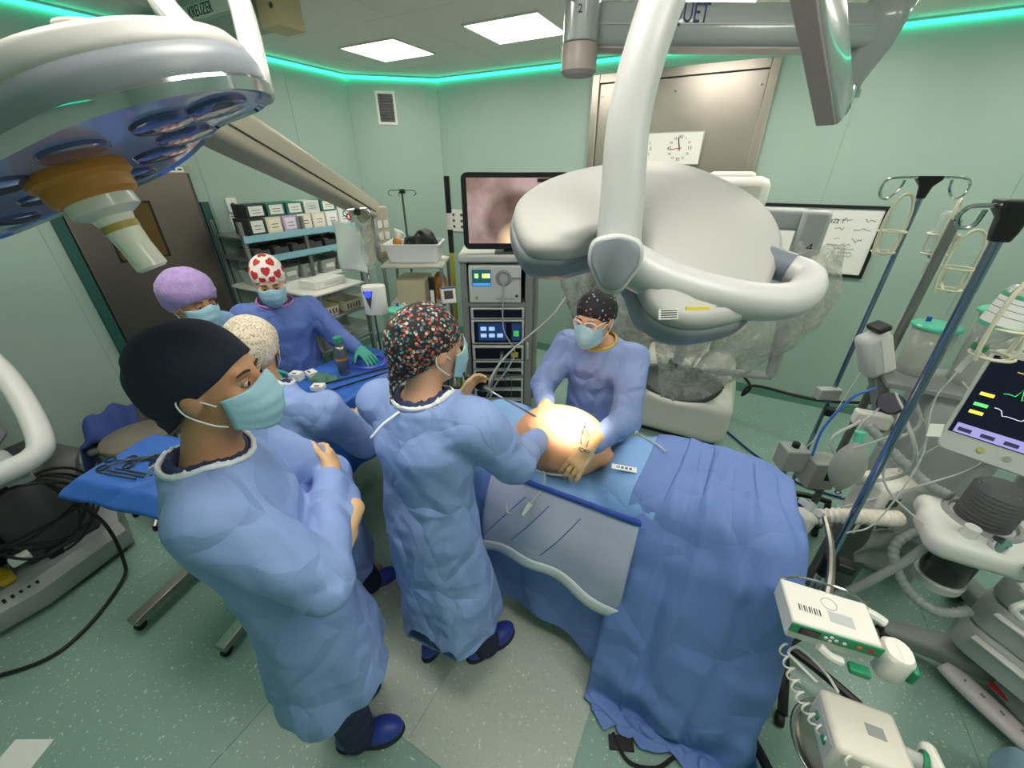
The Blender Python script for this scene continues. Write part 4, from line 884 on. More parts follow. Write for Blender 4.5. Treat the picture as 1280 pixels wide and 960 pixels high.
# patient: one continuous supine figure, only the belly is bare
s = SD((-1.75, 1.1, .83), (.62, 1.8, 1.2), .009)
s.ell((-.50, 1.41, 1.0), (.225, .19, .145), k=.05); s.ell((-.05, 1.43, .94), (.22, .17, .09), k=.06); s.ell((-.78, 1.43, .93), (.16, .17, .06), k=.06)
for a in (-1, 1):
    s.chain([(-.8, 1.43+a*.09, .94), (-1.2, 1.43+a*.09, .93), (-1.58, 1.43+a*.1, .90)], [.07, .06, .045], k=.04); s.cap((-1.6, 1.43+a*.1, .9), (-1.63, 1.43+a*.12, 1.0), .04, .03, k=.03)
    s.chain([(.06, 1.43+a*.13, .90), (-.1, 1.43+a*.15, .88)], [.04, .035], k=.04)
s.cap((.05, 1.43, .93), (.18, 1.43, .93), .06, .055, k=.04); s.ell((.27, 1.43, .93), (.11, .08, .075), k=.03); s.cap((.28, 1.43, .995), (.25, 1.43, 1.005), .015, .012, k=.02)
m_belly = mat('belly_skin', 'd9a27c', .5, var=.06, vs=9, bump=.05, bs=30)
P = thing('person', (-.5, 1.43, .86), 'patient lying under the drapes with only the brightly lit round belly bare', 'person', 'people around the operating table')
s.obj('body', m_belly, P)
q = G(); q.ring((-.50, 1.385, 1.143), .012, .003); q.obj('navel', mat('navel', 'a8745a', .6), P)
m_pen = mat('skin_marker', '5a3a5c', .6)
bt = lambda x, y: .995+.147*math.sqrt(max(0, 1-((x+.50)/.225)**2-((y-1.41)/.19)**2))
for k, (x, y) in enumerate(((-.40, 1.30), (-.50, 1.275), (-.62, 1.31), (-.37, 1.40))):
    q = G()
    for d1, d2 in ((1, .3), (-.3, 1)): q.tube([(x+d1*e*.014, y+d2*e*.014, bt(x+d1*e*.014, y+d2*e*.014)+.001) for e in (-1, 0, 1)], .0013, n=5)
    q.obj('pen_mark', m_pen, P)
# --- drapes
ELL = [(.13, 1.45, .86, .325, .29, .17, 5), (-.09, 1.43, .90, .2, .25, .13, 3), (-.84, 1.43, .88, .2, .24, .15, 3), (-1.15, 1.33, .9, .5, .1, .105), (-1.15, 1.53, .9, .5, .1, .105), (-1.62, 1.43, .9, .06, .18, .16)]
def pat(x, y):
    r = np.full(np.shape(x), .0)
    for a, b, c, rx, ry, rz, *e_ in ELL:
        k_ = e_[0] if e_ else 2; q = 1-np.abs((x-a)/rx)**k_-np.abs((y-b)/ry)**k_; r = np.maximum(r, np.where(q > 0, c+rz*np.sqrt(np.maximum(q, 0)), 0))
    return r
tbl = [((-1.66, 1.19, .1), (.43, 1.71, .88), .012)]
def wav(u, a, f, p): return a*math.sin(f*u*2*PI+p)
Pc = drape(48, 60, lambda u, v: (-.95+.97*u, 1.95-.97*v, 1.1+wav(u, .012, 5, v*4)), tbl, steps=110, rest=lambda u, v: (-.95+1.0*u, 1.95-1.06*v, 0), hf=pat, lim=(-1.1, .05, .5, 2.2))
Pc[..., 2] += .004
sheet(Pc, 'surgical_drape', m_drl, label='light blue surgical drape around the bare belly with a printed white tag', cat='drape', group='drapes on the operating table')
m_tag = mat('tag_white', 'e8eef2', .6)
Pl = drape(60, 80, lambda u, v: (-1.83+1.1*u, 2.2-1.6*v, 1.13+wav(u, .02, 6, v*5)), tbl, steps=150, rest=lambda u, v: (-1.9+1.45*u, 2.3-2.0*v, 0), seed=4, hf=pat, lim=(-1.86, -.66, .95, 2.05))
sheet(Pl, 'surgical_drape', m_drd, label='deep blue surgical drape over the legs end of the table', cat='drape', group='drapes on the operating table')
# near side apron under the pouch
def apron(u, v):
    x = -.78+.80*u; z = .9-.77*v; f = math.sin(u*17+.6)*.5+math.sin(u*7+2)*.6
    return (x+.012*math.sin(v*5+u*3), 1.165-.045*min(1, v*6)-.03*v*f*1.1-.05*v*v, z+.03*math.sin(u*5)*v)
ap = np.array([[apron(i/60, j/36) for j in range(37)] for i in range(61)])
sheet(ap, 'surgical_drape', m_dr, label='blue side drape hanging below the clear fluid pouch', cat='drape', group='drapes on the operating table')
# head end drape: hangs to the floor on the near side and over the screen bow
def path_at(pts, d):       # point at arc length d along a polyline in (y, z)
    for (y0, z0), (y1, z1) in zip(pts[:-1], pts[1:]):
        l = math.hypot(y1-y0, z1-z0)
        if d <= l: return y0+(y1-y0)*d/l, z0+(z1-z0)*d/l
        d -= l
    return pts[-1]
HP = [(1.79, .80), (1.77, 1.06), (1.12, 1.06), (1.06, .80), (.95, .02)]; HL = sum(math.hypot(b_[0]-a_[0], b_[1]-a_[1]) for a_, b_ in zip(HP[:-1], HP[1:]))
def head_init(u, v):
    y, z = path_at(HP, v*HL); w = .03*math.sin(u*21+1.5*v)+.02*math.sin(u*37+3)
    return (-.09+(.62-.0*v)*u+.02*math.sin(v*7+u*4), y-w*max(0, v-.45)*1.6, z+(w*.5 if v < .5 else 0))
Ph = drape(80, 90, head_init, tbl+[((-.12, 1.13, .45), (.44, 1.71, .86), .01), ((-.12, 1.05, .2), (.46, 1.71, .45), .01), ((-.12, .985, .0), (.48, 1.71, .2), .01)], steps=170, rest=lambda u, v: (1.05*u, HL*.86*v, 0), seed=9, drag=.95, hf=pat, lim=(-.13, .585, .78, 2.1))
Ph[..., 2] += .008
uu = np.linspace(0, 1, Ph.shape[0])[:, None]; zz_ = Ph[..., 2]; am = np.clip((.92-zz_)/.5, 0, 1)
Ph[..., 1] -= am*(.022*np.abs(np.sin(uu*9+zz_*1.2))+.018*np.abs(np.sin(uu*17-zz_*2.5+1))**2+.008*np.sin(uu*31+zz_*4))*.8*np.clip(zz_/.25+.25, 0, 1)
nrm = np.cross(np.gradient(Ph, axis=0), np.gradient(Ph, axis=1)); nrm /= np.linalg.norm(nrm, axis=2, keepdims=True)+1e-9
if nrm[Ph.shape[0]//2, 40][2] < 0: nrm = -nrm
ug, vg = np.meshgrid(np.linspace(0, 1, Ph.shape[0]), np.linspace(0, 1, Ph.shape[1]), indexing='ij'); add = np.zeros_like(ug)
for (u0, v0, u1, v1, wd2, am2) in ((.18, .14, .22, .62, .030, .016), (.42, .18, .34, .70, .03, .022), (.62, .2, .50, .72, .028, .022), (.50, .72, .20, .95, .035, .035), (.50, .72, .62, 1.0, .03, .03), (.50, .72, .1, .66, .03, .02), (.80, .16, .70, 1.0, .026, .040), (.90, .2, .84, 1.0, .022, .045), (.98, .25, .95, 1.0, .022, .035), (.70, .3, .78, .6, .02, .02), (.3, .35, .6, .45, .02, .012), (.12, .5, .42, .52, .02, .012), (.1, .8, .5, .85, .02, .014)):
    d_ = np.array((u1-u0, v1-v0)); t_ = np.clip(((ug-u0)*d_[0]+(vg-v0)*d_[1])/(d_@d_), 0, 1); ds = np.hypot(ug-u0-t_*d_[0], (vg-v0-t_*d_[1])*1.6)
    add += am2*np.exp(-(ds/wd2)**1.2)*np.minimum(1, 4*np.minimum(t_+.12, 1.12-t_))
Ph = Ph+nrm*add[..., None]; Ph[..., 2] = np.maximum(Ph[..., 2], .012)
for _ in range(10): j_ = int(Ph.shape[1]*.9); Ph[1:-1, j_:] = .5*Ph[1:-1, j_:]+.25*(Ph[2:, j_:]+Ph[:-2, j_:])
sheet(Ph, 'surgical_drape', m_dr, label='large blue drape falling in folds to the floor at the head end of the table', cat='drape', group='drapes on the operating table')
# fluid pouch
t = thing('fluid_pouch', (-.39, 1.1, .5), 'clear fluid pouch with blue zip line on the near side of the operating table', 'pouch')
m_film = mat('clear_film', 'ccd4ea', .22, alpha=.6, bump=.12, bs=14, crease=.12, cs=6); m_zip = mat('zip_blue', '2d50ae', .5); m_tape = mat('tape_white', 'd9dfe6', .5)
def pouch(u, v):
    x = -.715+.645*u; z = .935-(.40-.05*math.sin(u*PI*1.2)+.05*u)*v
    return (x, 1.15-.07*math.sin(min(1, v*1.6)*PI*.5)-.035*v-.006*math.sin(v*PI)*(1+.5*math.sin(u*9))-.012*math.sin(u*14+v*3)*v, z)
q = G(); q.grid(pouch, 46, 26, th=.002); q.obj('film', m_film, t, smooth=True)
q = G(); q.grid(lambda u, v: np.array(pouch(u, -.02+.05*v))+(0, -.006, .004), 46, 2, th=.005); q.obj('zip', m_zip, t, smooth=True)
q = G(); q.grid(lambda u, v: np.array(pouch(u, .85+.16*v))+(0, -.007, 0), 46, 3, th=.003); q.obj('tape', m_tape, t, smooth=True)
q = G(); q.box(np.array(pouch(.985, .0))+(0, -.008, 0), (.03, .012, .02)); q.obj('zip_slider', m_zip, t, bevel=.003)
for k, (u0, u1) in enumerate(((.02, .28), (.22, .45), (.45, .66))):
    q = G(); q.tube([np.array(pouch(u1+(u0-u1)*e, .15+.6*e))+(0, -.003, 0) for e in np.linspace(0, 1, 6)], .0018, n=5); q.obj('printed_line', m_zip, t)
# printed tag on the light drape
t = thing('drape_tag', (-.19, 1.31, .95), 'white printed tag on the light blue drape', 'tag')
def topz(x, y):
    d = (Pc[..., 0]-x)**2+(Pc[..., 1]-y)**2-Pc[..., 2]*.004; i = np.unravel_index(np.argmin(d), d.shape); return Pc[i][2]
zt = max(topz(-.19, 1.31), topz(-.23, 1.30), topz(-.15, 1.31), topz(-.19, 1.28), topz(-.19, 1.34))+.008
A = frame((-.185, 1.305, zt), math.radians(12))
q = G(A); q.bb((-.05, -.016, 0), (.05, .016, .003)); q.obj('tag_plate', m_tag, t, bevel=.002)
for k in range(3): q = G(A); q.bb((-.012+k*.016, -.006, .003), (-.002+k*.016, .006, .004)); q.obj('print', mat('print_grey', '5a6078', .6), t, smooth=False)
q = G(A); q.ring((-.024, 0, .0035), .006, .0012); q.obj('print', MATS['print_grey'], t)
# scope held by the person in the patterned cap, tubes and cannula
m_clear = mat('clear_tube', 'd8dcd8', .12, alpha=.55); m_blk = m_black
t = thing('endoscope', (-.93, 1.38, 1.1), 'black endoscope camera head with a long steel rod held over the belly', 'endoscope')
c0, c1 = V3(-.95, 1.40, 1.185), V3(-.60, 1.36, 1.115); dd = (c1-c0)/np.linalg.norm(c1-c0)
q = G(); q.cyl(c0-dd*.03, c0+dd*.05, .022, .026, n=16); q.cyl(c0-dd*.07, c0-dd*.03, .014, .02, n=12); q.obj('camera_head', m_black, t, bevel=.003)
q = G(); q.cyl(c0+dd*.05, c0+dd*.09, .014, .01, n=14); q.obj('coupler', m_steel, t)
q = G(); q.cyl(c0+dd*.09, c1, .005, n=10); q.obj('rod', m_chrome, t)
q = G(); q.tube([c0-dd*.07, c0-dd*.14+V3(0, .02, .03), c0+V3(-.22, .06, -.02), c0+V3(-.3, .1, -.14), c0+V3(-.26, .25, -.22)], .008, n=8); q.obj('cable', m_rubber, t)
q = G(); q.tube([c0+dd*.07, c0+dd*.07+V3(.0, .05, .06), c0+V3(.02, .3, .05), c0+V3(.04, .8, .1), c0+V3(.0, 1.15, .13)], .006, n=8); q.obj('light_cable', m_grey, t)
t = thing('trocar_tubing', (-.4, 1.25, .95), 'clear tubing with white connector lying across the light blue drape', 'tubing')
q = G(); q.tube([(-.31, 1.30, 1.10), (-.33, 1.24, 1.03), (-.38, 1.215, .985), (-.48, 1.21, .955), (-.56, 1.20, .955), (-.62, 1.165, .95), (-.63, 1.115, .86), (-.60, 1.07, .80), (-.58, 1.07, .80)], .0055, n=8); q.obj('tube', m_clear, t)
q = G(); q.tube([(-.50, 1.21, .957), (-.48, 1.185, .95), (-.48, 1.14, .915), (-.505, 1.09, .87)], .006, n=8); q.obj('tube', m_clear, t)
q = G(); q.cyl((-.503, 1.094, .874), (-.515, 1.07, .845), .013, .011); q.cyl((-.515, 1.07, .845), (-.52, 1.06, .83), .008); q.obj('connector', m_white, t)
t = thing('forceps', (-.36, 1.28, 1.1), 'thin steel forceps held at the side of the belly', 'forceps')
for a in (-1, 1):
    q = G(); q.tube([(-.35+a*.008, 1.275, 1.105), (-.36+a*.014, 1.31, 1.135), (-.385, 1.36, 1.145)], .003, n=6); q.obj('jaw', m_chrome, t)
    q = G(); q.ring((-.345+a*.013, 1.262, 1.095), .011, .0028, d=(0, 1, .5)); q.obj('finger_ring', m_chrome, t)
t = thing('suction_tip', (-.13, 1.53, .95), 'thin clear suction tip lying on the light blue drape', 'suction tip')
q = G(); q.tube([(-.20, 1.62, topz(-.2, 1.62)+.012), (-.10, 1.52, topz(-.1, 1.52)+.014), (-.05, 1.47, topz(-.06, 1.47)+.02)], .005, n=8, sm=4); q.obj('tip', m_clear, t)
q = G(); q.cyl((-.20, 1.62, topz(-.2, 1.62)+.012), (-.22, 1.64, topz(-.2, 1.62)+.014), .009, .007); q.obj('grip', m_white, t)
# ------------------------------------------------------------ video tower
TT_ = Matrix(((.88, -.474, 0, -1.61), (.474, .88, 0, 2.72), (0, 0, 1, 0), (0, 0, 0, 1)))     # local x right, y depth, z up; front at y = 0
m_tow = mat('tower_grey', '8f938f', .42); m_towl = mat('tower_light', 'c2c5c2', .4); m_unit = mat('unit_white', 'cfd2d0', .38)
m_panelb = mat('panel_black', '1b1c22', .25)
t = thing('video_tower', (-1.61, 2.72, 0), 'tall grey equipment tower with stacked units and a large monitor on top', 'equipment tower')
B = lambda lo, hi, nm, m, par=t, bev=.006: G(TT_).bb(lo, hi).obj(nm, m, par, bevel=bev)
B((-.29, .02, .06), (-.235, .55, 1.46), 'side_column', m_tow); B((.235, .02, .06), (.30, .55, 1.46), 'side_column', m_tow)
B((-.235, .50, .06), (.235, .54, 1.46), 'back_panel', m_dgrey)
B((.301, .2, .1), (.36, .56, 1.42), 'side_cover', m_tow, bev=.02)
B((-.3, -.02, 1.46), (.32, .56, 1.52), 'top_shelf', m_towl, bev=.018); B((-.3, -.03, .04), (.31, .56, .12), 'base', m_dgrey, bev=.02)
B((-.24, .0, 1.10), (.24, .5, 1.135), 'shelf', m_tow); B((-.24, .0, .44), (.24, .5, .46), 'shelf', m_tow)
for sx in (-.25, .27):
    for yy in (.05, .5): G(TT_).cyl((sx, yy-.0, .04), (sx+.03, yy, .04), .04, n=16).obj('castor', m_rubber, t)
for sx in (-.262, .262):
    G(TT_).tube([(sx, 0, .78), (sx, -.035, .76), (sx, -.04, .66), (sx, -.005, .64)], .008, n=8).obj('cable_hook', m_towl, t)
u1 = B((-.22, -.02, 1.14), (.20, .45, 1.44), 'insufflator', m_unit, bev=.012)
B((-.19, -.024, 1.28), (-.04, -.02, 1.41), 'screen', mat('screen_green', '12202a', .2, emit=.6, ecol='1c4a50'), u1, .002)
for i, (x, w, c) in enumerate(((-.17, .03, '8fd06a'), (-.11, .045, 'b8e05a'), (-.062, .014, 'c0d8e8'))): G(TT_).bb((x, -.0255, 1.345), (x+w, -.0242, 1.38)).obj('readout', mat('readout_'+c, c, emit=.9), u1, smooth=False)
G(TT_).bb((-.185, -.0255, 1.285), (-.045, -.0242, 1.305)).obj('readout', mat('readout_bar', '3a78c0', emit=.7), u1, smooth=False)
G(TT_).ring((.06, -.022, 1.345), .05, .014, d=(0, 1, 0), n=28, m=8).obj('dial_ring', m_grey, u1)
G(TT_).cyl((.06, -.012, 1.345), (.06, -.026, 1.345), .036, n=24).obj('dial', m_lgrey, u1)
G(TT_).box((.155, -.028, 1.345), (.09, .014, .014)).obj('dial_lever', m_grey, u1, bevel=.005)
G(TT_).cyl((.165, -.02, 1.20), (.165, -.028, 1.20), .012).obj('gas_port', m_dgrey, u1); G(TT_).cyl((-.16, -.02, 1.185), (-.16, -.028, 1.185), .012).obj('button', mat('button_lime', '9ab83a', .4), u1)
text('PNEUMOCLEAR', TT_ @ Matrix.Translation((.07, -.021, 1.175)) @ Matrix.Rotation(PI/2, 4, 'X'), .022, mat('letter_teal', '5f8f98', .5), u1)
def unit(z0, z1, nm, pz0, pz1, scr=None, x0=-.205, x1=.215):
    u = B((-.22, -.012, z0), (.23, .45, z1), nm, m_unit, bev=.008); B((x0+.01, -.016, pz0), (x1-.005, -.012, pz1), 'front_panel', m_panelb, u, .006); return u
unit(1.0, 1.095, 'video_unit', 1.015, 1.085)
u2 = unit(.775, .99, 'touch_unit', .79, .98)
B((-.16, -.0185, .81), (.075, -.0165, .965), 'screen', mat('screen_blue', '10182c', .2, emit=.5, ecol='1c3358'), u2, .002); B((.125, -.0185, .81), (.2, -.0165, .965), 'screen', MATS['screen_blue'], u2, .002)
for k in range(5): G(TT_).bb((-.14+k % 3*.07, -.0195, .84+k//3*.06), (-.09+k % 3*.07, -.0187, .875+k//3*.06)).obj('screen_tile', mat('tile_blue', '8fb0d8', emit=.5), u2, smooth=False)
G(TT_).bb((.14, -.0195, .85), (.185, -.0187, .90)).obj('screen_tile', mat('tile_green', '3f9a4a', emit=.5), u2, smooth=False)
u3 = unit(.62, .755, 'light_source', .635, .74); G(TT_).bb((.12, -.03, .655), (.18, -.016, .70)).obj('cable_plug', mat('plug_yellow', 'c0b83a', .5), u3, bevel=.004); G(TT_).cyl((.04, -.015, .69), (.04, -.04, .69), .018).obj('port', m_dgrey, u3)
unit(.53, .61, 'recorder', .545, .60); u4 = unit(.47, .525, 'printer', .478, .512)
unit(.33, .435, 'power_unit', .35, .42); unit(.22, .325, 'power_unit', .24, .31); unit(.13, .215, 'power_unit', .15, .2)
for P_, r_, m_ in (([(.04, -.04, .69), (.0, -.10, .58), (-.06, -.14, .42), (-.12, -.2, .28)], .009, m_grey), ([(.15, -.03, .67), (.08, -.09, .56), (-.02, -.14, .44), (-.08, -.2, .3)], .007, m_lgrey), ([(.06, -.03, 1.30), (.05, -.06, 1.1), (.06, -.07, .92), (.13, -.06, .78), (.16, -.05, .70)], .006, m_lgrey), ([(.13, -.03, .66), (.06, -.06, .58), (.12, -.07, .46), (.12, -.09, .3)], .003, mat('wire_green', '3f8a50', .5)), ([(.14, -.03, .82), (.11, -.06, .66), (.06, -.07, .52), (.08, -.06, .4)], .003, mat('wire_blue', '3a5aa8', .5))):
    G(TT_).tube(P_, r_, n=7).obj('cable', m_, t)
# monitor
TM = TT_ @ Matrix.Translation((.15, .03, 0))
t = thing('monitor', TM @ Vector((0, 0, 1.52)), 'large black-framed monitor showing a pinkish camera picture on the equipment tower', 'monitor')
G(TM).prism([(x, z) for x, z in rr(.79, .53, .045, cx=0, cy=1.82)], -.0, .05, T=TM @ Matrix(((1, 0, 0, 0), (0, 0, -1, .05), (0, 1, 0, 0), (0, 0, 0, 1)))).obj('bezel', m_black, t, bevel=.004)
def screen_mat():
    m = bpy.data.materials.new('monitor_picture'); N, L, b = nodes_of(m); tc = N.new('ShaderNodeTexCoord'); MATS['mon'] = m
    sx = N.new('ShaderNodeSeparateXYZ'); L.new(tc.outputs['Generated'], sx.inputs[0])
    n = N.new('ShaderNodeTexNoise'); n.inputs['Scale'].default_value = 1.6; n.inputs['Detail'].default_value = 3; L.new(tc.outputs['Generated'], n.inputs['Vector'])
    r = N.new('ShaderNodeValToRGB'); r.color_ramp.elements[0].position = .3; r.color_ramp.elements[0].color = lin('5f4a3e'); r.color_ramp.elements[1].position = .75; r.color_ramp.elements[1].color = lin('b09a98'); L.new(n.outputs['Fac'], r.inputs['Fac'])
    gr = N.new('ShaderNodeVectorMath'); gr.operation = 'DISTANCE'; gr.inputs[1].default_value = (.58, .5, .02); L.new(tc.outputs['Generated'], gr.inputs[0])
    r2 = N.new('ShaderNodeValToRGB'); r2.color_ramp.elements[0].position = .08; r2.color_ramp.elements[0].color = (1, .75, .4, 1); r2.color_ramp.elements[1].position = .36; r2.color_ramp.elements[1].color = (0, 0, 0, 1); L.new(gr.outputs['Value'], r2.inputs['Fac'])
    d3 = N.new('ShaderNodeVectorMath'); d3.operation = 'DISTANCE'; d3.inputs[1].default_value = (.5, .5, .35); L.new(tc.outputs['Generated'], d3.inputs[0])
    r3 = N.new('ShaderNodeValToRGB'); r3.color_ramp.elements[0].position = .38; r3.color_ramp.elements[0].color = (.45, .4, .36, 1); r3.color_ramp.elements[1].position = .52; r3.color_ramp.elements[1].color = (1, 1, 1, 1); L.new(d3.outputs['Value'], r3.inputs['Fac'])
    mu = N.new('ShaderNodeMixRGB'); mu.blend_type = 'MULTIPLY'; mu.inputs[0].default_value = 1; L.new(r.outputs[0], mu.inputs[1]); L.new(r3.outputs[0], mu.inputs[2])
    a = N.new('ShaderNodeMixRGB'); a.blend_type = 'ADD'; a.inputs[0].default_value = .8; L.new(mu.outputs[0], a.inputs[1]); L.new(r2.outputs[0], a.inputs[2])
    L.new(a.outputs[0], b.inputs['Emission Color']); b.inputs['Emission Strength'].default_value = .75; b.inputs['Base Color'].default_value = (.01, .01, .01, 1); b.inputs['Roughness'].default_value = .15
    return m
G(TM).bb((-.355, -.003, 1.60), (.355, -.0003, 2.05)).obj('screen', screen_mat(), t, smooth=False)
G(TM).bb((.16, -.0045, 2.02), (.33, -.0035, 2.045)).obj('caption_bar', m_panelb, t, smooth=False)
G(TM).bb((-.09, .051, 1.525), (.09, .12, 1.75)).obj('stand', m_dgrey, t, bevel=.01); G(TM).bb((-.16, -.02, 1.521), (.16, .2, 1.535)).obj('foot', m_dgrey, t, bevel=.005)
# black and white rod beside the monitor
t = thing('rod_stand', (-2.03, 2.72, 1.2), 'black and white striped upright rod beside the monitor', 'rod')
for z0, z1, m_ in ((1.80, 2.06, m_black), (1.68, 1.80, m_white), (1.50, 1.68, m_black), (.05, 1.50, mat('rod_yellow', 'c9c83a', .5))): G().cyl((-2.03, 2.72, z0), (-2.03, 2.72, z1), .022 if z1 > 1.5 else .016, n=12).obj('segment', m_, t, bevel=.004)
G().cyl((-2.03, 2.72, 0), (-2.03, 2.72, .05), .08, .07, n=20).obj('base', m_dgrey, t)
# ------------------------------------------------------------ robot cart
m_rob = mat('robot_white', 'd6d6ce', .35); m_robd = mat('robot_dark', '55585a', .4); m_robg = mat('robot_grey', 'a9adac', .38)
t = thing('surgical_robot', (-.12, 3.45, 0), 'white surgical robot cart with dark grey foot recess and four raised arms', 'robot')
s = SD((-.75, 2.85, -.02), (.5, 4.15, .75), .012)
s.box((-.13, 3.5, .24), (.44, .36, .22), rad=.12, k=.05); s.box((-.13, 3.62, .42), (.40, .24, .22), rad=.10, k=.08)
s.ell((-.14, 3.12, .62), (.33, .30, .24), k=.04, sub=True); s.cut((0, 0, -1), -.03)
s.obj('base_shell', m_rob, t)
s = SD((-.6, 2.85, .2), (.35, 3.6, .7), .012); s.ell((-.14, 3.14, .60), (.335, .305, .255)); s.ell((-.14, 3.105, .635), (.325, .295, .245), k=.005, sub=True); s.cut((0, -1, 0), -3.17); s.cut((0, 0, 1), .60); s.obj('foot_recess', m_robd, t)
G().bb((-.5, 3.2, .0), (.24, 3.8, .04)).obj('undercarriage', m_black, t, bevel=.01)
G().bb((-.28, 3.55, .5), (.02, 3.85, 1.9)).obj('column', m_rob, t, bevel=.06)
G().bb((-.62, 3.1, 1.86), (.12, 3.75, 2.06)).obj('boom_head', m_rob, t, bevel=.05)
G().bb((-.25, 3.16, 1.94), (.03, 3.34, 2.09)).obj('arm_cap', m_rob, t, bevel=.03)
G().bb((-.27, 3.145, 2.0), (-.10, 3.162, 2.05)).obj('arm_cap_slot', m_robd, t, bevel=.01)
arms = [((-.95, 3.0), 1.98, -.10), ((-.62, 2.96), 1.93, -.05), ((-.18, 2.95), 1.9, .0), ((.36, 2.98), 1.9, .12)]
for k, ((x, y), zt, sp_) in enumerate(arms):
    a = G(); bx_ = .02 if k == 3 else -.3
    a.loft([[(X_, y+.05+dy, zt-.06+dz) for dy, dz in rr(.14, .12, .03)] for X_ in (bx_+.0, x+.06)]); ao = a.obj('arm_link', m_robg, t)
    G().bb((x-.05, y-.07, zt-.36), (x+.09, y+.09, zt+.0)).obj('arm_upright', m_rob if k < 3 else m_robg, ao, bevel=.025)
    G().cyl((x+.02, y-.09, zt-.3), (x+.02+sp_*.3, y-.13, zt-1.0), .055, .035, n=14).obj('arm_lower', m_robg, ao)
    if k == 3: text('4', Matrix.Translation((x+.03, y-.0715, zt-.2)) @ TW, .07, m_ink, ao)
    cx_, cz_ = [(-.80, .95), (-.48, .80), (-.20, .78), (-.03, .74)][k]
    G().box((cx_, 2.98, cz_), (.07, .06, .07)).obj('instrument_clamp', m_black, ao, bevel=.008); G().box((cx_+.01, 2.96, cz_+.05), (.085, .03, .015)).obj('clamp_lever', m_dgrey, ao, bevel=.003)
    G().cyl((cx_, 2.98, cz_+.04), (x+.02+sp_*.3, y-.13, zt-1.0), .02, .03, n=10).obj('instrument_drive', m_lgrey, ao)
# plastic drapes over the arms
def plastic():
    m = bpy.data.materials.new('clear_plastic'); N, L, b = nodes_of(m); MATS['clear_plastic'] = m
    tc = N.new('ShaderNodeTexCoord'); n = N.new('ShaderNodeTexNoise'); n.inputs['Scale'].default_value = 7; n.inputs['Detail'].default_value = 5; n.inputs['Distortion'].default_value = 1.5; L.new(tc.outputs['Object'], n.inputs['Vector'])
    r = N.new('ShaderNodeValToRGB'); r.color_ramp.elements[0].position = .42; r.color_ramp.elements[0].color = (.22, .22, .22, 1); r.color_ramp.elements[1].position = .62; r.color_ramp.elements[1].color = (.62, .62, .62, 1); L.new(n.outputs['Fac'], r.inputs['Fac']); L.new(r.outputs[0], b.inputs['Alpha'])
    b.inputs['Base Color'].default_value = lin('c4c8bc'); b.inputs['Roughness'].default_value = .12
    bp = N.new('ShaderNodeBump'); bp.inputs['Strength'].default_value = .7; bp.inputs['Distance'].default_value = .03; L.new(n.outputs['Fac'], bp.inputs['Height']); L.new(bp.outputs['Normal'], b.inputs['Normal']); return m
m_plas = plastic()
def sleeve(pts, seed, nseg=26, n=28):
    rs = np.random.RandomState(seed); ph = rs.rand(6)*6.28; P = spline([p[:3] for p in pts], nseg//(len(pts)-1)+1); R_ = np.interp(np.linspace(0, 1, len(P)), np.linspace(0, 1, len(pts)), [p[3] for p in pts])
    rings = []
    for i, p in enumerate(P):
        ring = []
        for j in range(n):
            a = 2*PI*j/n; w = 1+.18*math.sin(3*a+ph[0]+i*.13)+.12*math.sin(5*a+ph[1]-i*.21)+.09*math.sin(9*a+ph[2]+i*.35)+.05*math.sin(i*1.3+ph[3]+2*a)
            ring.append((p[0]+R_[i]*w*math.cos(a), p[1]+.75*R_[i]*w*math.sin(a), p[2]+.02*math.sin(4*a+ph[4]+i*.2)))
        rings.append(ring)
    q = G(); q.loft(rings, cap=False); return q
SL = [([(-.93, 2.93, 1.75, .14), (-.95, 2.88, 1.45, .16), (-.9, 2.86, 1.15, .13), (-.82, 2.9, .8, .08)], 'clear plastic sleeve on the robot arm behind the person with glasses'),
      ([(-.58, 2.88, 1.7, .15), (-.56, 2.84, 1.35, .17), (-.52, 2.86, 1.0, .14), (-.47, 2.92, .62, .07)], 'clear plastic sleeve hanging to the left of the robot foot recess'),
      ([(-.16, 2.87, 1.7, .16), (-.16, 2.83, 1.35, .18), (-.17, 2.86, 1.0, .15), (-.18, 2.92, .55, .07)], 'clear plastic sleeve hanging over the robot foot recess'),
      ([(.44, 2.9, 1.72, .10), (.40, 2.84, 1.42, .17), (.28, 2.84, 1.15, .20), (.1, 2.88, .88, .14), (-.02, 2.93, .6, .07)], 'clear plastic sleeve on the robot arm marked 4')]
for k, (pts, lb) in enumerate(SL):
    o_ = sleeve(pts, k+3).obj('plastic_sleeve', m_plas, smooth=True, label=lb, cat='plastic sleeve', group='plastic sleeves on the robot arms')
# cable across the wall floor edge
G().tube([(.25, 3.75, .55), (.42, 3.72, .40), (.38, 3.7, .3), (.45, 3.7, .42), (.9, 3.6, .45), (1.3, 3.45, .62)], .012, n=8).obj('cable', m_rubber, label='black cable running from the robot base towards the drip poles', cat='cable')
G().tube([(.33, 3.5, .012), (.6, 3.2, .012), (.9, 3.0, .012), (1.4, 3.0, .012)], .009, n=8).obj('cable', mat('cable_navy', '2c3f78', .5), label='thin blue cable lying on the floor beside the robot base', cat='cable')
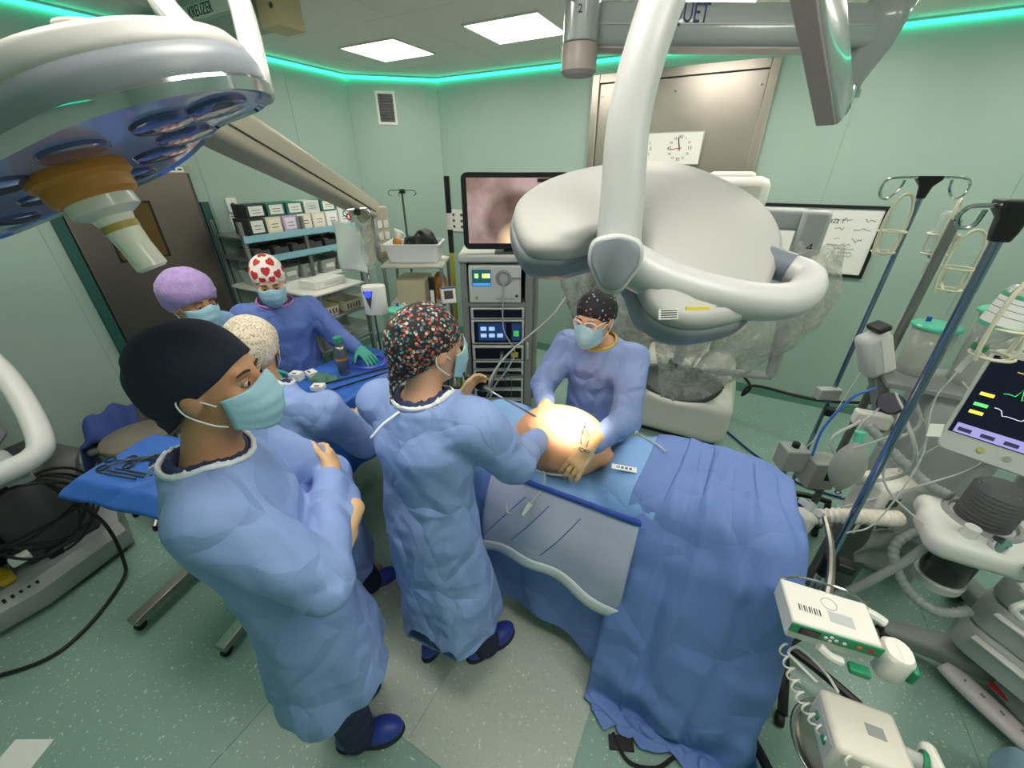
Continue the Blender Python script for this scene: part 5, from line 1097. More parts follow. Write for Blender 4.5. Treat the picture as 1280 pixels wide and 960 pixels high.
# ------------------------------------------------------------ instrument table with bright blue drape
t = thing('instrument_table', (-1.98, 1.5, 0), 'steel instrument table under a bright blue drape in front of the heart cap', 'table')
q = G(); q.bb((-2.24, 1.12, .915), (-1.74, 1.84, .94)); q.obj('table_top', m_steel, t, bevel=.004)
for x in (-2.2, -1.78):
    for y in (1.16, 1.80): G().cyl((x, y, .0), (x, y, .915), .014).obj('leg', m_steel, t)
def table_cover(u, v):
    x, y = -.50+1.0*u, -.62+1.24*v; ox = max(0, abs(x)-.262); oy = max(0, abs(y)-.378); o = max(ox, oy); r_ = 1-.80*ox-.0*oy
    return (-1.99+math.copysign(min(abs(x), .262+.14*ox), x)+.012*math.sin(v*38)*ox*4, 1.48+math.copysign(min(abs(y), .378+.16*oy), y)+.012*math.sin(u*33)*oy*4, .9525-(max(0, o-.006))*(1.9 if oy < ox else 1.9)+.001*math.sin(u*19+v*13))
Pb = np.array([[table_cover(i/70, j/84) for j in range(85)] for i in range(71)])
sheet(Pb, 'surgical_drape', m_drb, label='bright blue drape covering the instrument table', cat='drape')
zT = .957
def coil(c, R_, turns, r, m, par, nm='tube', sq=1.0, n=14, seed=0):
    rs = random.Random(seed); P = []
    for i in range(int(turns*n)+1):
        a = 2*PI*i/n; P.append((c[0]+(R_+rs.uniform(-.1, .1)*R_)*math.cos(a)*sq, c[1]+(R_+rs.uniform(-.1, .1)*R_)*math.sin(a), c[2]+.0045*i/n+rs.uniform(0, .002)))
    q = G(); q.tube(P, r, n=6, sm=3); return q.obj(nm, m, par)
t = thing('metal_bottle', (-2.0, 1.46, zT), 'grey metal bottle with teal cap and amber band on the instrument table', 'bottle')
q = G(); q.lathe([(.034, 0), (.036, .005), (.036, .17), (.03, .185), (.024, .19), (.024, .215)], T=Matrix.Translation((-2.0, 1.46, zT)), n=24); q.obj('flask', mat('flask_grey', '8a8d8c', .25, .9), t)
q = G(); q.lathe([(.0365, .10), (.0365, .115)], T=Matrix.Translation((-2.0, 1.46, zT)), n=24, cap=False); q.obj('band', m_orange, t)
q = G(); q.lathe([(.027, .215), (.028, .22), (.027, .245), (.022, .25)], T=Matrix.Translation((-2.0, 1.46, zT)), n=20); q.obj('cap', mat('cap_teal', '2f8f7a', .4), t)
for k, (x, y, a) in enumerate(((-2.19, 1.26, .3), (-2.16, 1.34, -.2), (-1.97, 1.24, .5))):
    A = frame((x, y, zT), a); t = thing('small_box', (x, y, zT), ['white opened carton at the corner of the instrument table', 'white carton leaning on the green towel', 'white carton at the near edge of the instrument table'][k], 'carton', 'white cartons on the instrument table')
    q = G(A); q.bb((-.035, -.028, 0), (.035, .028, .05 if k == 0 else .03)); q.obj('carton', m_paper, t, bevel=.003)
    q = G(A); q.bb((-.015, -.02, .05 if k == 0 else .03), (.015, -.005, (.05 if k == 0 else .03)+.001)); q.obj('slot', m_dgrey, t, smooth=False)
q = G(); q.grid(lambda u, v: (-2.14+.17*u+.01*math.sin(v*9), 1.28+.12*v+.008*math.sin(u*11), zT+.03*math.sin(PI*min(1, u*1.05))*math.sin(PI*v)**.5+.006*math.sin(u*15+v*9)+.004), 18, 14, th=.006); q.obj('towel', mat('towel_green', '4f7a6c', .9, bump=.3, bs=120), label='folded dark green towel on the instrument table', cat='towel', smooth=True)
t = thing('tubing_coil', (-1.95, 1.63, zT), 'coil of violet-blue tubing on the instrument table', 'tubing'); coil((-1.97, 1.64, zT+.006), .10, 3.2, .006, mat('tube_violet', '5058c8', .3), t, sq=1.1)
for k, (a, b) in enumerate((((-1.98, 1.30), (-1.76, 1.72)), ((-1.90, 1.22), (-1.75, 1.62)))):
    t = thing('instrument_rod', ((a[0]+b[0])/2, (a[1]+b[1])/2, zT), ['long black instrument rod on the instrument table nearest the bottle', 'long black instrument rod along the edge of the instrument table'][k], 'instrument', 'black rods on the instrument table')
    q = G(); q.cyl((a[0], a[1], zT+.009), (b[0], b[1], zT+.009), .0055, n=8); q.obj('shaft', m_black, t); q = G(); q.cyl((a[0], a[1], zT+.009), (a[0]-.03, a[1]-.05, zT+.012), .009, .007, n=8); q.obj('tip', m_dgrey, t)
# ------------------------------------------------------------ mayo stand with instruments
TMy = frame((-2.04, .46, 0), math.radians(15))
t = thing('mayo_stand', (-2.04, .46, 0), 'steel mayo stand carrying a tray under a blue drape beside the crossed-arms person', 'stand')
G(TMy).bb((-.24, -.16, .93), (.24, .16, .945)).obj('tray', m_steel, t, bevel=.004)
G(TMy).tube([(.0, .14, .925), (.18, .14, .90), (.22, .14, .6), (.22, .14, .08)], .014, n=10).obj('post', m_steel, t)
G(TMy).bb((-.3, .11, .05), (.26, .17, .09)).obj('foot_beam', m_steel, t, bevel=.004); G(TMy).bb((.21, -.28, .05), (.27, .17, .09)).obj('foot_beam', m_steel, t, bevel=.004); G(TMy).bb((-.33, -.28, .05), (-.27, .17, .09)).obj('foot_beam', m_steel, t, bevel=.004)
for x, y in ((-.3, -.26), (.24, -.26), (-.3, .14), (.24, .14)): G(TMy).cyl((x-.012, y, .025), (x+.012, y, .025), .025, n=14).obj('castor', m_rubber, t)
def mayo(u, v):
    x, y = -.29+.58*u, -.23+.44*v; ox = max(0, abs(x)-.245); oy = max(0, abs(y)-.165)
    return (x*(1-.25*ox), y*(1-.25*oy), .951-.9*max(ox, oy)-.01*math.sin(u*14)*(ox+oy)*10+.0015*math.sin(u*23+v*17))
q = G(TMy); q.grid(mayo, 40, 34, th=.003); q.obj('tray_cover', m_drb, label='bright blue drape over the mayo stand tray', cat='drape', smooth=True)
for k in range(3):
    A = TMy @ frame((-.15+.08*k, -.04+.045*k, .956), .5+.25*k); t = thing('surgical_scissors', A @ Vector((0, 0, 0)), ['scissors with the widest open rings at the mayo tray corner', 'middle scissors on the mayo tray', 'scissors closest to the crossed-arms person on the mayo tray'][k], 'scissors', 'black scissors on the mayo tray')
    for a in (-1, 1):
        G(A).tube([(-.045, a*.022, .004), (0, a*.006, .005), (.05, -a*.003, .005), (.11, -a*.002, .005)], .0035, n=6).obj('blade', m_dgrey, t); G(A).ring((-.062, a*.03, .004), .018, .004).obj('finger_ring', m_black, t)
    G(A).cyl((.02, 0, .002), (.02, 0, .010), .006, n=10).obj('pivot', m_steel, t)
for k in range(3):
    A = TMy @ frame((-.10+.02*k, -.115+.018*k, .954), .02)
    G(A).tube([(-.08, 0, .004), (.12, 0, .004)], .0035, n=6, sm=0).obj('instrument_shaft', m_dgrey, label=['lowest', 'middle', 'topmost'][k]+' thin dark instrument shaft at the near edge of the mayo tray', cat='instrument', group='instrument shafts on the mayo tray')
# ------------------------------------------------------------ round stool, chair with clothes
c = (-3.08, .66)
t = thing('round_stool', (c[0], c[1], 0), 'round brown-grey stool on five splayed steel legs', 'stool')
q = G(); q.lathe([(.16, .56), (.185, .575), (.19, .60), (.18, .615), (.02, .622)], T=Matrix.Translation((c[0], c[1], 0)), n=32); q.obj('seat', mat('stool_vinyl', '726c62', .45, bump=.1, bs=40), t, smooth=True)
G().cyl((c[0], c[1], .15), (c[0], c[1], .56), .025).obj('post', m_steel, t)
for k in range(5):
    a = 2*PI*k/5+.35; e = (c[0]+.22*math.cos(a), c[1]+.22*math.sin(a)); G().tube([(c[0], c[1], .16), ((c[0]+e[0])/2, (c[1]+e[1])/2, .10), (e[0], e[1], .03)], .016, n=8, sm=3).obj('leg', m_steel, t); G().cyl((e[0], e[1], 0), (e[0], e[1], .03), .016).obj('foot', m_rubber, t)
c = (-3.52, .74); A = frame((c[0], c[1], 0), math.radians(-30))
t = thing('chair', (c[0], c[1], 0), 'grey chair with curved back against the wall under a heap of blue clothes', 'chair')
G(A).bb((-.2, -.2, .42), (.2, .2, .47)).obj('seat', m_grey, t, bevel=.02)
q = G(A); q.grid(lambda u, v: (.24*math.sin((u-.5)*2.6), .20-.1*(1-math.cos((u-.5)*2.6))+.04*v, .56+.26*v), 16, 6, th=.02); q.obj('backrest', mat('chair_back', '6e6a68', .6), t, smooth=True)
for x in (-.17, .17):
    for y in (-.17, .17): G(A).cyl((x, y, 0), (x, y, .42), .014).obj('leg', m_dgrey, t)
    G(A).cyl((x, .18, .45), (x*1.2, .2, .8), .013).obj('back_post', m_dgrey, t)
q = G(A); q.grid(lambda u, v: (-.22+.42*u+.015*math.sin(v*8), -.26+.42*v, (.49+.12*math.sin(PI*u)**.6*math.sin(PI*v)**.6+.03*math.sin(u*13+v*7)+.02*math.sin(v*19-u*5)) if v > .12 else .49-.9*(.12-v)*2), 34, 30, th=.01); q.obj('folded_clothes', mat('clothes_navy', '33478a', .85, bump=.2, bs=30), label='heap of dark blue clothes lying on the chair', cat='clothes', smooth=True)
# ------------------------------------------------------------ console at the left edge
m_con = mat('console_white', 'c9cbc9', .4); m_cong = mat('console_grey', 'a4a8aa', .45); m_cond = mat('console_dark', '46464a', .5)
t = thing('surgeon_console', (-3.2, -.3, 0), 'grey and white operating console with looped armrest at the left edge', 'console')
q = G(); q.loft([[(-2.90+dx, .36, z), (-2.80+dx, -.05, z), (-2.84+dx, -.5, z), (-2.84+dx, -1.1, z), (-3.75, -1.1, z), (-3.75, .30, z), (-3.25, .44, z)] for dx, z in ((-.02, .03), (0, .06), (0, .15), (-.05, .20))]); bs_ = q.obj('base', m_cong, t)
for k in range(5): G().box((-2.875, -.03-.03*k, .1755), (.085, .012, .03), T=Matrix.Translation((0, 0, 0))).obj('vent_slot', m_black, bs_, bevel=.001)
q = G(); q.loft([[(-2.98+dx, .30-dx, z), (-2.97+dx, -.02, z), (-3.5, -.04, z), (-3.55, .33, z)] for dx, z in ((0, .19), (-.02, .45), (-.10, .62), (-.14, .66))]); q.obj('pedestal', m_cond, t, bevel=.03)
q = G(); q.bb((-3.6, -1.0, .20), (-3.1, -.05, .62)); q.obj('pedal_bay', m_black, t, bevel=.02)
for k, (yy, c_) in enumerate(((-.10, 'c9a92c'), (-.17, 'd0b22e'), (-.30, '2f5fae'))): G().box((-2.97, yy, .225), (.13, .06 if k < 2 else .14, .04)).obj('pedal', mat('pedal_'+c_, c_, .5), t, bevel=.014)
q = G(); q.tube([(-3.75, .1, 1.5), (-3.45, .30, 1.36), (-3.2, .34, 1.22), (-2.95, .32, 1.08), (-2.72, .27, .965), (-2.665, .22, .92), (-2.66, .12, .905), (-2.68, -.1, .90), (-2.7, -.5, .89), (-2.7, -.9, .89)], .048, n=12, sm=6, flat=.8); q.obj('armrest_loop', m_con, t, smooth=True)
q = G(); q.bb((-3.05, -.9, .80), (-2.72, .18, .855)); q.obj('armrest_shelf', m_cong, t, bevel=.02); G().bb((-2.99, -.75, .856), (-2.80, .1, .868)).obj('armrest_pad', m_con, t, bevel=.01)
q = G(); q.loft([[(-3.7, -.9, z), (-3.05+dx, -.9, z), (-3.05+dx, .12, z), (-3.3, .24, z), (-3.7, .24, z)] for dx, z in ((0, .8), (-.02, 1.05), (-.12, 1.3), (-.3, 1.5))]); q.obj('viewer_hood', m_cong, t, bevel=.03)
G().box((-3.05, .02, 1.10), (.14, .24, .2), T=Matrix.Identity(4)).obj('side_pod', m_con, t, bevel=.03); G().cyl((-2.985, .06, 1.0), (-2.955, .06, 1.0), .07, n=20).obj('adjust_knob', m_lgrey, t, bevel=.01)
G().box((-2.76, .14, .80), (.05, .09, .06)).obj('cable_cleat', m_lgrey, t, bevel=.01)
t = thing('cable_coil', (-2.78, .1, .4), 'tangle of black cables hanging from the console cleat', 'cable')
for k in range(6):
    rs = random.Random(k+5); cy_ = .1+rs.uniform(-.05, .06); w_ = .17+rs.uniform(-.03, .06); h_ = .16+rs.uniform(-.02, .09)
    G().tube([(-2.80+.05*math.cos(a*2+k)+.012*k, cy_+w_*math.sin(a), .77-h_+h_*math.cos(a)+.015) for a in np.linspace(0, 2*PI, 13)], .0075, n=6, sm=4).obj('cable_loop', m_rubber, t)
G().box((-2.74, -.02, .42), (.05, .07, .04)).obj('plug', m_paper, t, bevel=.008); G().box((-2.74, .08, .36), (.04, .06, .05)).obj('plug', m_black, t, bevel=.008)
G().tube([(-2.78, .2, .72), (-2.72, .28, .4), (-2.72, .26, .1), (-2.66, .2, .02), (-2.5, -.02, .012), (-2.5, -.2, .012), (-2.75, -.45, .012), (-3.0, -.62, .012)], .009, n=8).obj('cable', m_rubber, label='single black cable trailing from the console onto the floor', cat='cable')
# ------------------------------------------------------------ shelving with boxes on the left wall
m_rack = mat('rack_steel', 'a0a4a4', .35, .8); m_blue_l = mat('liner_blue', '8fc0d0', .5)
t = thing('wall_shelf', (-3.8, 2.6, 0), 'steel shelf rack with blue-lined boards full of boxes beside the door', 'shelf')
for y in (1.98, 2.55, 3.15):
    for x in (-4.03, -3.62): G().bb((x-.015, y-.015, 0), (x+.015, y+.015, 1.72)).obj('upright', m_rack, t, smooth=False)
for z_ in (.5, .9, 1.16, 1.42, 1.60): G().bb((-4.045, 1.965, z_-.02), (-3.605, 3.165, z_)).obj('board', m_rack if z_ != 1.16 else m_white, t, bevel=.004)
for z_ in (1.60, 1.42): G().bb((-3.604, 1.97, z_-.045), (-3.596, 3.16, z_+.01)).obj('blue_liner', m_blue_l, t, smooth=False)
bxs = [('2a2c2e', 'e4e6e2'), ('2f6f66', 'e0e2dc'), ('2f6f66', 'dfe3de'), ('d8dcd8', 'c9cfcc'), ('2f6f66', 'e4e4de'), ('dde0dc', 'b8c4c4')]
col_name = {'2a2c2e': 'black and white', '2f6f66': 'teal and white', 'd8dcd8': 'pale grey', 'dde0dc': 'white', 'e0d6bc': 'beige', 'b9a6cc': 'purple-edged white', 'e2dccb': 'cream', 'e8e8e4': 'plain white', 'dfe2e0': 'off-white'}
ordn = ['first', 'second', 'third', 'fourth', 'fifth', 'sixth', 'seventh']
def carton(x, y, z, d, c0, c1, lb, grp):
    o_ = thing('supply_box', (x, y, z), lb, 'box', grp)
    G().box((x, y, z+d[2]/2), d).obj('carton', mat('carton_'+c0, c0, .6), o_, bevel=.003)
    G().bb((x+d[0]/2, y-d[1]*.36, z+d[2]*.15), (x+d[0]/2+.001, y+d[1]*.4, z+d[2]*.88)).obj('front_label', mat('label_'+c1, c1, .6), o_, smooth=False)
    for i in range(2): G().bb((x+d[0]/2+.001, y-d[1]*.2, z+d[2]*(.35+.2*i)), (x+d[0]/2+.0016, y+d[1]*.25, z+d[2]*(.39+.2*i))).obj('printed_line', m_ink, o_, smooth=False)
for k, (c0, c1) in enumerate(bxs): carton(-3.77, 2.18+.185*k, 1.735, (.2, .165, .105), c0, c1, '%s supply box, %s from the door in the top row' % (col_name[c0], ordn[k]), 'supply boxes in the top row')
low = [('2a2c2e', 'e4e6e2'), ('e0d6bc', 'f0e8d4'), ('b9a6cc', 'eae4ee'), ('e2dccb', 'efe9dc'), ('e2dccb', 'efe9dc'), ('e8e8e4', 'f0f0ee'), ('dfe2e0', 'eef0ee')]
for k, (c0, c1) in enumerate(low): carton(-3.75, 2.14+.155*k, 1.60, (.22, .14, .133), c0, c1, '%s supply box, %s from the door in the second row' % (col_name[c0], ordn[k]), 'supply boxes in the second row')
for k in range(6):
    o_ = thing('instrument_tray', (-3.72, 2.1+.18*k, 1.42), 'dark open instrument tray, %s from the door on the third board' % ordn[k], 'tray', 'dark trays on the third board')
    q = G(); q.bb((-3.85, 2.03+.18*k, 1.421), (-3.61, 2.17+.18*k, 1.43)); q.obj('tray_floor', m_dgrey, o_, smooth=False)
    q = G(); y0_ = 2.03+.18*k
    for lo_, hi_ in (((-3.85, y0_, 1.43), (-3.845, y0_+.14, 1.5)), ((-3.615, y0_, 1.43), (-3.61, y0_+.14, 1.48)), ((-3.845, y0_, 1.43), (-3.615, y0_+.005, 1.49)), ((-3.845, y0_+.135, 1.43), (-3.615, y0_+.14, 1.49))): q.bb(lo_, hi_)
    q.obj('tray_wall', m_dgrey, o_, smooth=False)
    G().ell((-3.72, y0_+.07, 1.465), (.08, .045, .03)).obj('contents', mat('contents_tan', '7a6a5c', .6), o_)
for k in range(5):
    o_ = thing('storage_bin', (-3.75, 2.12+.22*k, 1.16), 'grey storage bin, %s from the door on the lower board' % ordn[k], 'bin', 'grey bins on the lower board')
    q = G(); q.loft([[(x-3.8, y+2.12+.22*k, z_) for x, y in rr(.3*s_, .19*s_, .02)] for s_, z_ in ((.85, 1.161), (1, 1.29), (.95, 1.29), (.82, 1.17))]); q.obj('tub', mat('bin_grey', 'a8b0ae', .5), o_); G().bb((-3.651, 2.07+.22*k, 1.21), (-3.647, 2.17+.22*k, 1.25)).obj('bin_label', m_paper, o_, smooth=False)
# ------------------------------------------------------------ trolleys at the back left
TCt = Matrix(((.88, -.474, 0, -2.16), (.474, .88, 0, 2.365), (0, 0, 1, 0), (0, 0, 0, 1)))
t = thing('equipment_trolley', (-2.16, 2.365, 0), 'cream equipment trolley with a white tub on its top shelf', 'trolley')
for z_ in (.25, .75, 1.12, 1.45): G(TCt).bb((-.24, .0, z_-.025), (.24, .4, z_)).obj('shelf', mat('trolley_cream', 'd4d0c2', .4), t, bevel=.008)
for x in (-.225, .225):
    for y in (.02, .38): G(TCt).cyl((x, y, .06), (x, y, 1.45), .014).obj('upright', m_rack, t); G(TCt).cyl((x-.012, y, .03), (x+.012, y, .03), .03, n=14).obj('castor', m_rubber, t)
t = thing('plastic_tub', TCt @ Vector((0, .2, 1.45)), 'white plastic tub holding a black bag on the trolley', 'tub')
def rings_(sz): return [[(x, y+.2, z_) for x, y in rr(.42*s_, .30*s_, .03)] for s_, z_ in sz]
G(TCt).loft(rings_(((.84, 1.451), (.9, 1.46), (1.0, 1.585), (1.06, 1.585), (1.06, 1.595), (.97, 1.595), (.86, 1.465)))).obj('tub_wall', mat('tub_white', 'dfe1e2', .4), t)
s = SD((-.2, .02, 1.44), (.22, .38, 1.76), .011); s.ell((.04, .2, 1.57), (.14, .10, .09)); s.ell((.09, .2, 1.63), (.06, .06, .06), k=.05); s.disp(lambda x, y, z: .014*(np.abs(vnoise(x*17, y*17, z*17, 2))*2-.5)); s.obj('bag', mat('bag_black', '15161a', .45), T=TCt, label='crumpled black bag in the white tub', cat='bag')
G(TCt).ell((-.12, .12, 1.60), (.035, .03, .04)).obj('cloth_roll', m_orange, label='small amber roll at the edge of the white tub', cat='roll')
G(TCt).bb((-.16, .05, 1.121), (.08, .35, 1.32)).obj('monitor_box', mat('cream_box', 'cfc4a4', .5), label='cream equipment box on the second trolley shelf', cat='box', bevel=.01)
s = SD((.08, .05, 1.1), (.32, .35, 1.42), .011); s.ell((.17, .2, 1.24), (.07, .08, .115)); s.disp(lambda x, y, z: .01*vnoise(x*22, y*22, z*22, 5)); s.cut((0, 0, -1), -1.122); s.obj('amber_bag', mat('amber_plastic', 'b5712c', .35), T=TCt, label='amber plastic bag on the second trolley shelf', cat='bag')
t = thing('handset_stand', TCt @ Vector((.16, -.03, 1.0)), 'black handset standing upright in front of the amber bag', 'handset'); G(TCt).box((.15, -.035, 1.24), (.05, .03, .26)).obj('handset', m_black, t, bevel=.01); G(TCt).bb((.135, -.052, 1.15), (.165, -.05, 1.27)).obj('label_strip', m_paper, t, smooth=False); G(TCt).box((.15, -.03, 1.11), (.11, .055, .04)).obj('cradle', m_black, t, bevel=.008)
t = thing('small_monitor', TCt @ Vector((.26, .0, 1.12)), 'small white and blue vital monitor beside the equipment tower', 'monitor'); A = TCt @ frame((.27, -.02, 1.22), .3, -.3); G(A).box((0, 0, 0), (.12, .06, .13)).obj('case', m_white, t, bevel=.012); G(A).bb((-.035, -.033, -.03), (.035, -.0305, .035)).obj('screen', m_panelb, t, smooth=False); G(A).bb((-.055, -.033, .05), (.055, -.0305, .062)).obj('blue_band', m_zip, t, smooth=False)
G(TCt).loft([[(x-.0, y+.2, z_) for x, y in rr(.36, .28, .02)] for z_ in (.751, .98)]).obj('device_unit', m_lgrey, label='grey device on the third trolley shelf', cat='device', bevel=.01)
G(TCt).loft([[(x-.0, y+.2, z_) for x, y in rr(.4, .3, .02)] for z_ in (.251, .52)]).obj('drawer_unit', mat('drawer_teal', '4f8a80', .5), label='teal drawer unit on the lowest trolley shelf', cat='drawer unit', bevel=.01)
# pole with flow warmer, clear bag and paper
px, py = -2.31, 2.06
t = thing('drip_pole', (px, py, 0), 'drip pole carrying the white warmer with blue display', 'drip pole')
G().cyl((px, py, .05), (px, py, 1.84), .011, n=12).obj('pole', m_chrome, t); G().box((px, py, 1.85), (.035, .035, .05)).obj('head', m_black, t, bevel=.006)
for a in (0, PI/2, PI, 1.5*PI): G().tube([(px, py, 1.865), (px+.09*math.cos(a), py+.09*math.sin(a), 1.865), (px+.12*math.cos(a), py+.12*math.sin(a), 1.845), (px+.10*math.cos(a), py+.10*math.sin(a), 1.825)], .004, n=6).obj('hook', m_chrome, t)
for k in range(5): a = 2*PI*k/5; G().tube([(px, py, .08), (px+.26*math.cos(a), py+.26*math.sin(a), .04)], .013, n=8, sm=0).obj('foot', m_dgrey, t)
t = thing('flow_warmer', (px+.12, py-.1, 1.18), 'white fluid warmer with round blue display and grey keypad on the drip pole', 'warmer'); A = frame((px+.13, py-.09, 1.28), math.radians(35))
G(A).loft([[(x, y, z_) for x, y in rr(.16*s_, .11*s_, .045)] for s_, z_ in ((.94, -.1), (1, -.09), (1.02, .09), (.97, .1))]).obj('case', m_white, t)
G(A).cyl((-.03, -.055, .055), (-.03, -.061, .055), .024, n=20).obj('display', mat('display_blue', '2a3cff', emit=1.5, ecol='2233ff'), t); G(A).prism([(-.033, .045), (.033, .045), (.0, -.085)], .0, .003, T=A @ Matrix(((1, 0, 0, -.03), (0, 0, -1, -.0555), (0, 1, 0, .03), (0, 0, 0, 1)))).obj('keypad', m_dgrey, t)
G().cyl((px, py, 1.28), (px+.08, py-.06, 1.28), .016).obj('clamp', m_black, t)
q = G(); q.grid(lambda u, v: (px-.16+.22*u+.02*v, py-.10+.05*u+.015*math.sin(v*6+u*5), 1.80-.34*v-.05*u*(1-v)), 16, 20, th=.002); q.obj('hanging_paper', mat('paper_pale', 'cfdcd4', .6, alpha=.85), label='pale printed sheet hanging from the drip pole', cat='paper', smooth=True)
q = G(); q.grid(lambda u, v: (px+.02+.15*u*(1-.3*v)+.03*v, py-.05+.03*math.sin(u*PI)*(-1)+.012*math.sin(v*14+u*8), 1.82-.02*abs(u-.5)-.30*v+.03*math.sin(u*7)), 16, 22, th=.002); q.obj('plastic_bag', m_plas, label='crumpled clear plastic bag hanging from the drip pole', cat='plastic bag', smooth=True)
G().ring((px-.02, py-.06, 1.82), .018, .005, d=(0, 1, 0)).obj('red_clip', mat('clip_red', 'b02c2c', .4), label='red ring clip on the drip pole hook', cat='clip')
# suction canisters on a stand
m_can = mat('canister_clear', 'c8ccc4', .12, alpha=.42); m_lid = mat('lid_mint', '4fc0a0', .35, coat=.2)
def canister(x, y, z, r, h, lb, grp='suction canisters', tilt=None):
    o_ = thing('suction_canister', (x, y, z), lb, 'canister', grp); A = Matrix.Translation((x, y, z)) @ (tilt or Matrix.Identity(4))
    G(A).lathe([(r*.82, 0), (r*.86, .004), (r*.97, h), (r*.93, h), (r*.82, .008), (.001, .008)], n=28).obj('jar', m_can, o_, smooth=True)
    ld = G(A).lathe([(r*.9, h), (r*1.08, h+.002), (r*1.1, h+.012), (r*1.02, h+.02), (r*.85, h+.018), (r*.4, h+.026), (.002, h+.028)], n=28).obj('lid', m_lid, o_)
    G(A).tube([(r*.4, 0, h+.02), (r*.45, 0, h+.05), (r*.7, 0, h+.06)], .009, n=8).obj('port', m_white, ld); G(A).cyl((-r*.4, r*.2, h+.02), (-r*.4, r*.2, h+.045), .010).obj('port', mat('port_blue', '2f4fae', .4), ld)
    return o_
t = thing('canister_stand', (-1.86, 2.0, 0), 'grey stand holding mint-lidded suction canisters behind the patterned cap', 'stand')
G().bb((-2.08, 1.93, 1.0), (-1.60, 2.16, 1.02)).obj('tray', m_grey, t, bevel=.006); G().cyl((-1.84, 2.05, .04), (-1.84, 2.05, 1.0), .02).obj('post', m_chrome, t); G().box((-1.84, 2.05, .03), (.36, .30, .05)).obj('base', m_dgrey, t, bevel=.01)
canister(-1.975, 1.99, 1.021, .078, .20, 'clear suction canister with mint lid, closest to the white warmer'); canister(-1.70, 2.04, 1.021, .078, .20, 'clear suction canister with mint lid, closest to the equipment tower')
A = frame((-1.84, 2.11, 1.19), .4, 1.0)
sl = G(A).lathe([(.07, 0), (.082, .004), (.08, .014), (.03, .02), (.001, .021)], n=28).obj('spare_lid', m_lid, t); G(A).cyl((.02, 0, .02), (.02, 0, .045), .01).obj('port', m_white, sl); G().cyl((-1.84, 2.13, 1.02), (-1.84, 2.12, 1.16), .008).obj('lid_holder', m_dgrey, t)
# low trolley with wire trays behind the heart cap
t = thing('tray_trolley', (-2.95, 2.12, 0), 'low steel trolley stacked with cream trays behind the heart cap', 'trolley')
for z_ in (.3, .8, 1.05, 1.26): G().bb((-3.2, 1.85, z_-.02), (-2.72, 2.38, z_)).obj('shelf', m_rack if z_ < 1.2 else m_white, t, bevel=.005)
for x in (-3.18, -2.74):
    for y in (1.87, 2.36): G().cyl((x, y, 0), (x, y, 1.26), .013).obj('upright', m_rack, t)
for k, (x, y, z_) in enumerate(((-2.86, 2.0, 1.05), (-2.86, 2.24, 1.05), (-2.86, 2.1, .8))):
    o_ = thing('cream_tray', (x, y, z_), ['cream slotted tray on the trolley nearest the heart cap', 'cream slotted tray on the trolley nearest the drip pole', 'cream slotted tray on the lower trolley shelf'][k], 'tray', 'cream trays on the tray trolley')
    G().loft([[(x+a, y+b, zz) for a, b in rr(.24*s_, .2*s_, .02)] for s_, zz in ((.9, z_+.001), (1, z_+.08), (.95, z_+.08), (.86, z_+.01))]).obj('tub', mat('tray_cream', 'cdc6ae', .5), o_)
    for i in range(5): G().bb((x+.1205, y-.07+.03*i, z_+.02), (x+.1225, y-.06+.03*i, z_+.06)).obj('slot', m_dgrey, o_, smooth=False)
carton(-2.92, 2.12, 1.262, (.2, .3, .06), 'e8e8e4', 'f0f0ee', 'flat white box on top of the low tray trolley', 'boxes on the tray trolley')
# drip stand, socket plate and paper near the angled corner
px, py = -3.05, 3.33
t = thing('drip_pole', (px, py, 0), 'thin drip pole with four chrome hooks by the angled corner', 'drip pole')
G().cyl((px, py, .05), (px, py, 1.9), .011, n=12).obj('pole', m_dgrey, t); G().box((px, py, 1.91), (.05, .05, .04)).obj('head', m_black, t, bevel=.006)
for a in (0.5, 2.07, 3.64, 5.2): G().tube([(px, py, 1.915), (px+.11*math.cos(a), py+.11*math.sin(a), 1.92), (px+.14*math.cos(a), py+.14*math.sin(a), 1.89), (px+.11*math.cos(a), py+.11*math.sin(a), 1.87)], .005, n=6).obj('hook', m_chrome, t)
for k in range(5): a = 2*PI*k/5; G().tube([(px, py, .08), (px+.26*math.cos(a), py+.26*math.sin(a), .03)], .013, n=8, sm=0).obj('foot', m_dgrey, t)
t = thing('socket_plate', TB @ Vector((.05, 0, 1.5)), 'white socket plate low on the back wall by the angled corner', 'socket'); G(TB).bb((.06, 0, 1.40), (.30, .012, 1.66)).obj('plate', m_white, t, bevel=.003)
for i in range(2):
    for j in range(3): G(TB).cyl((.12+.12*i, .012, 1.46+.07*j), (.12+.12*i, .016, 1.46+.07*j), .018, n=12).obj('socket', m_dgrey, t)
q = G(); q.grid(lambda u, v: (-2.95+.2*u, 3.05+.05*math.sin(u*5), 1.40+.2*v*(1-.6*u)), 10, 8, th=.002); q.obj('paper_sheaf', m_paper, label='fanned white sheets behind the white tub', cat='paper', smooth=True)
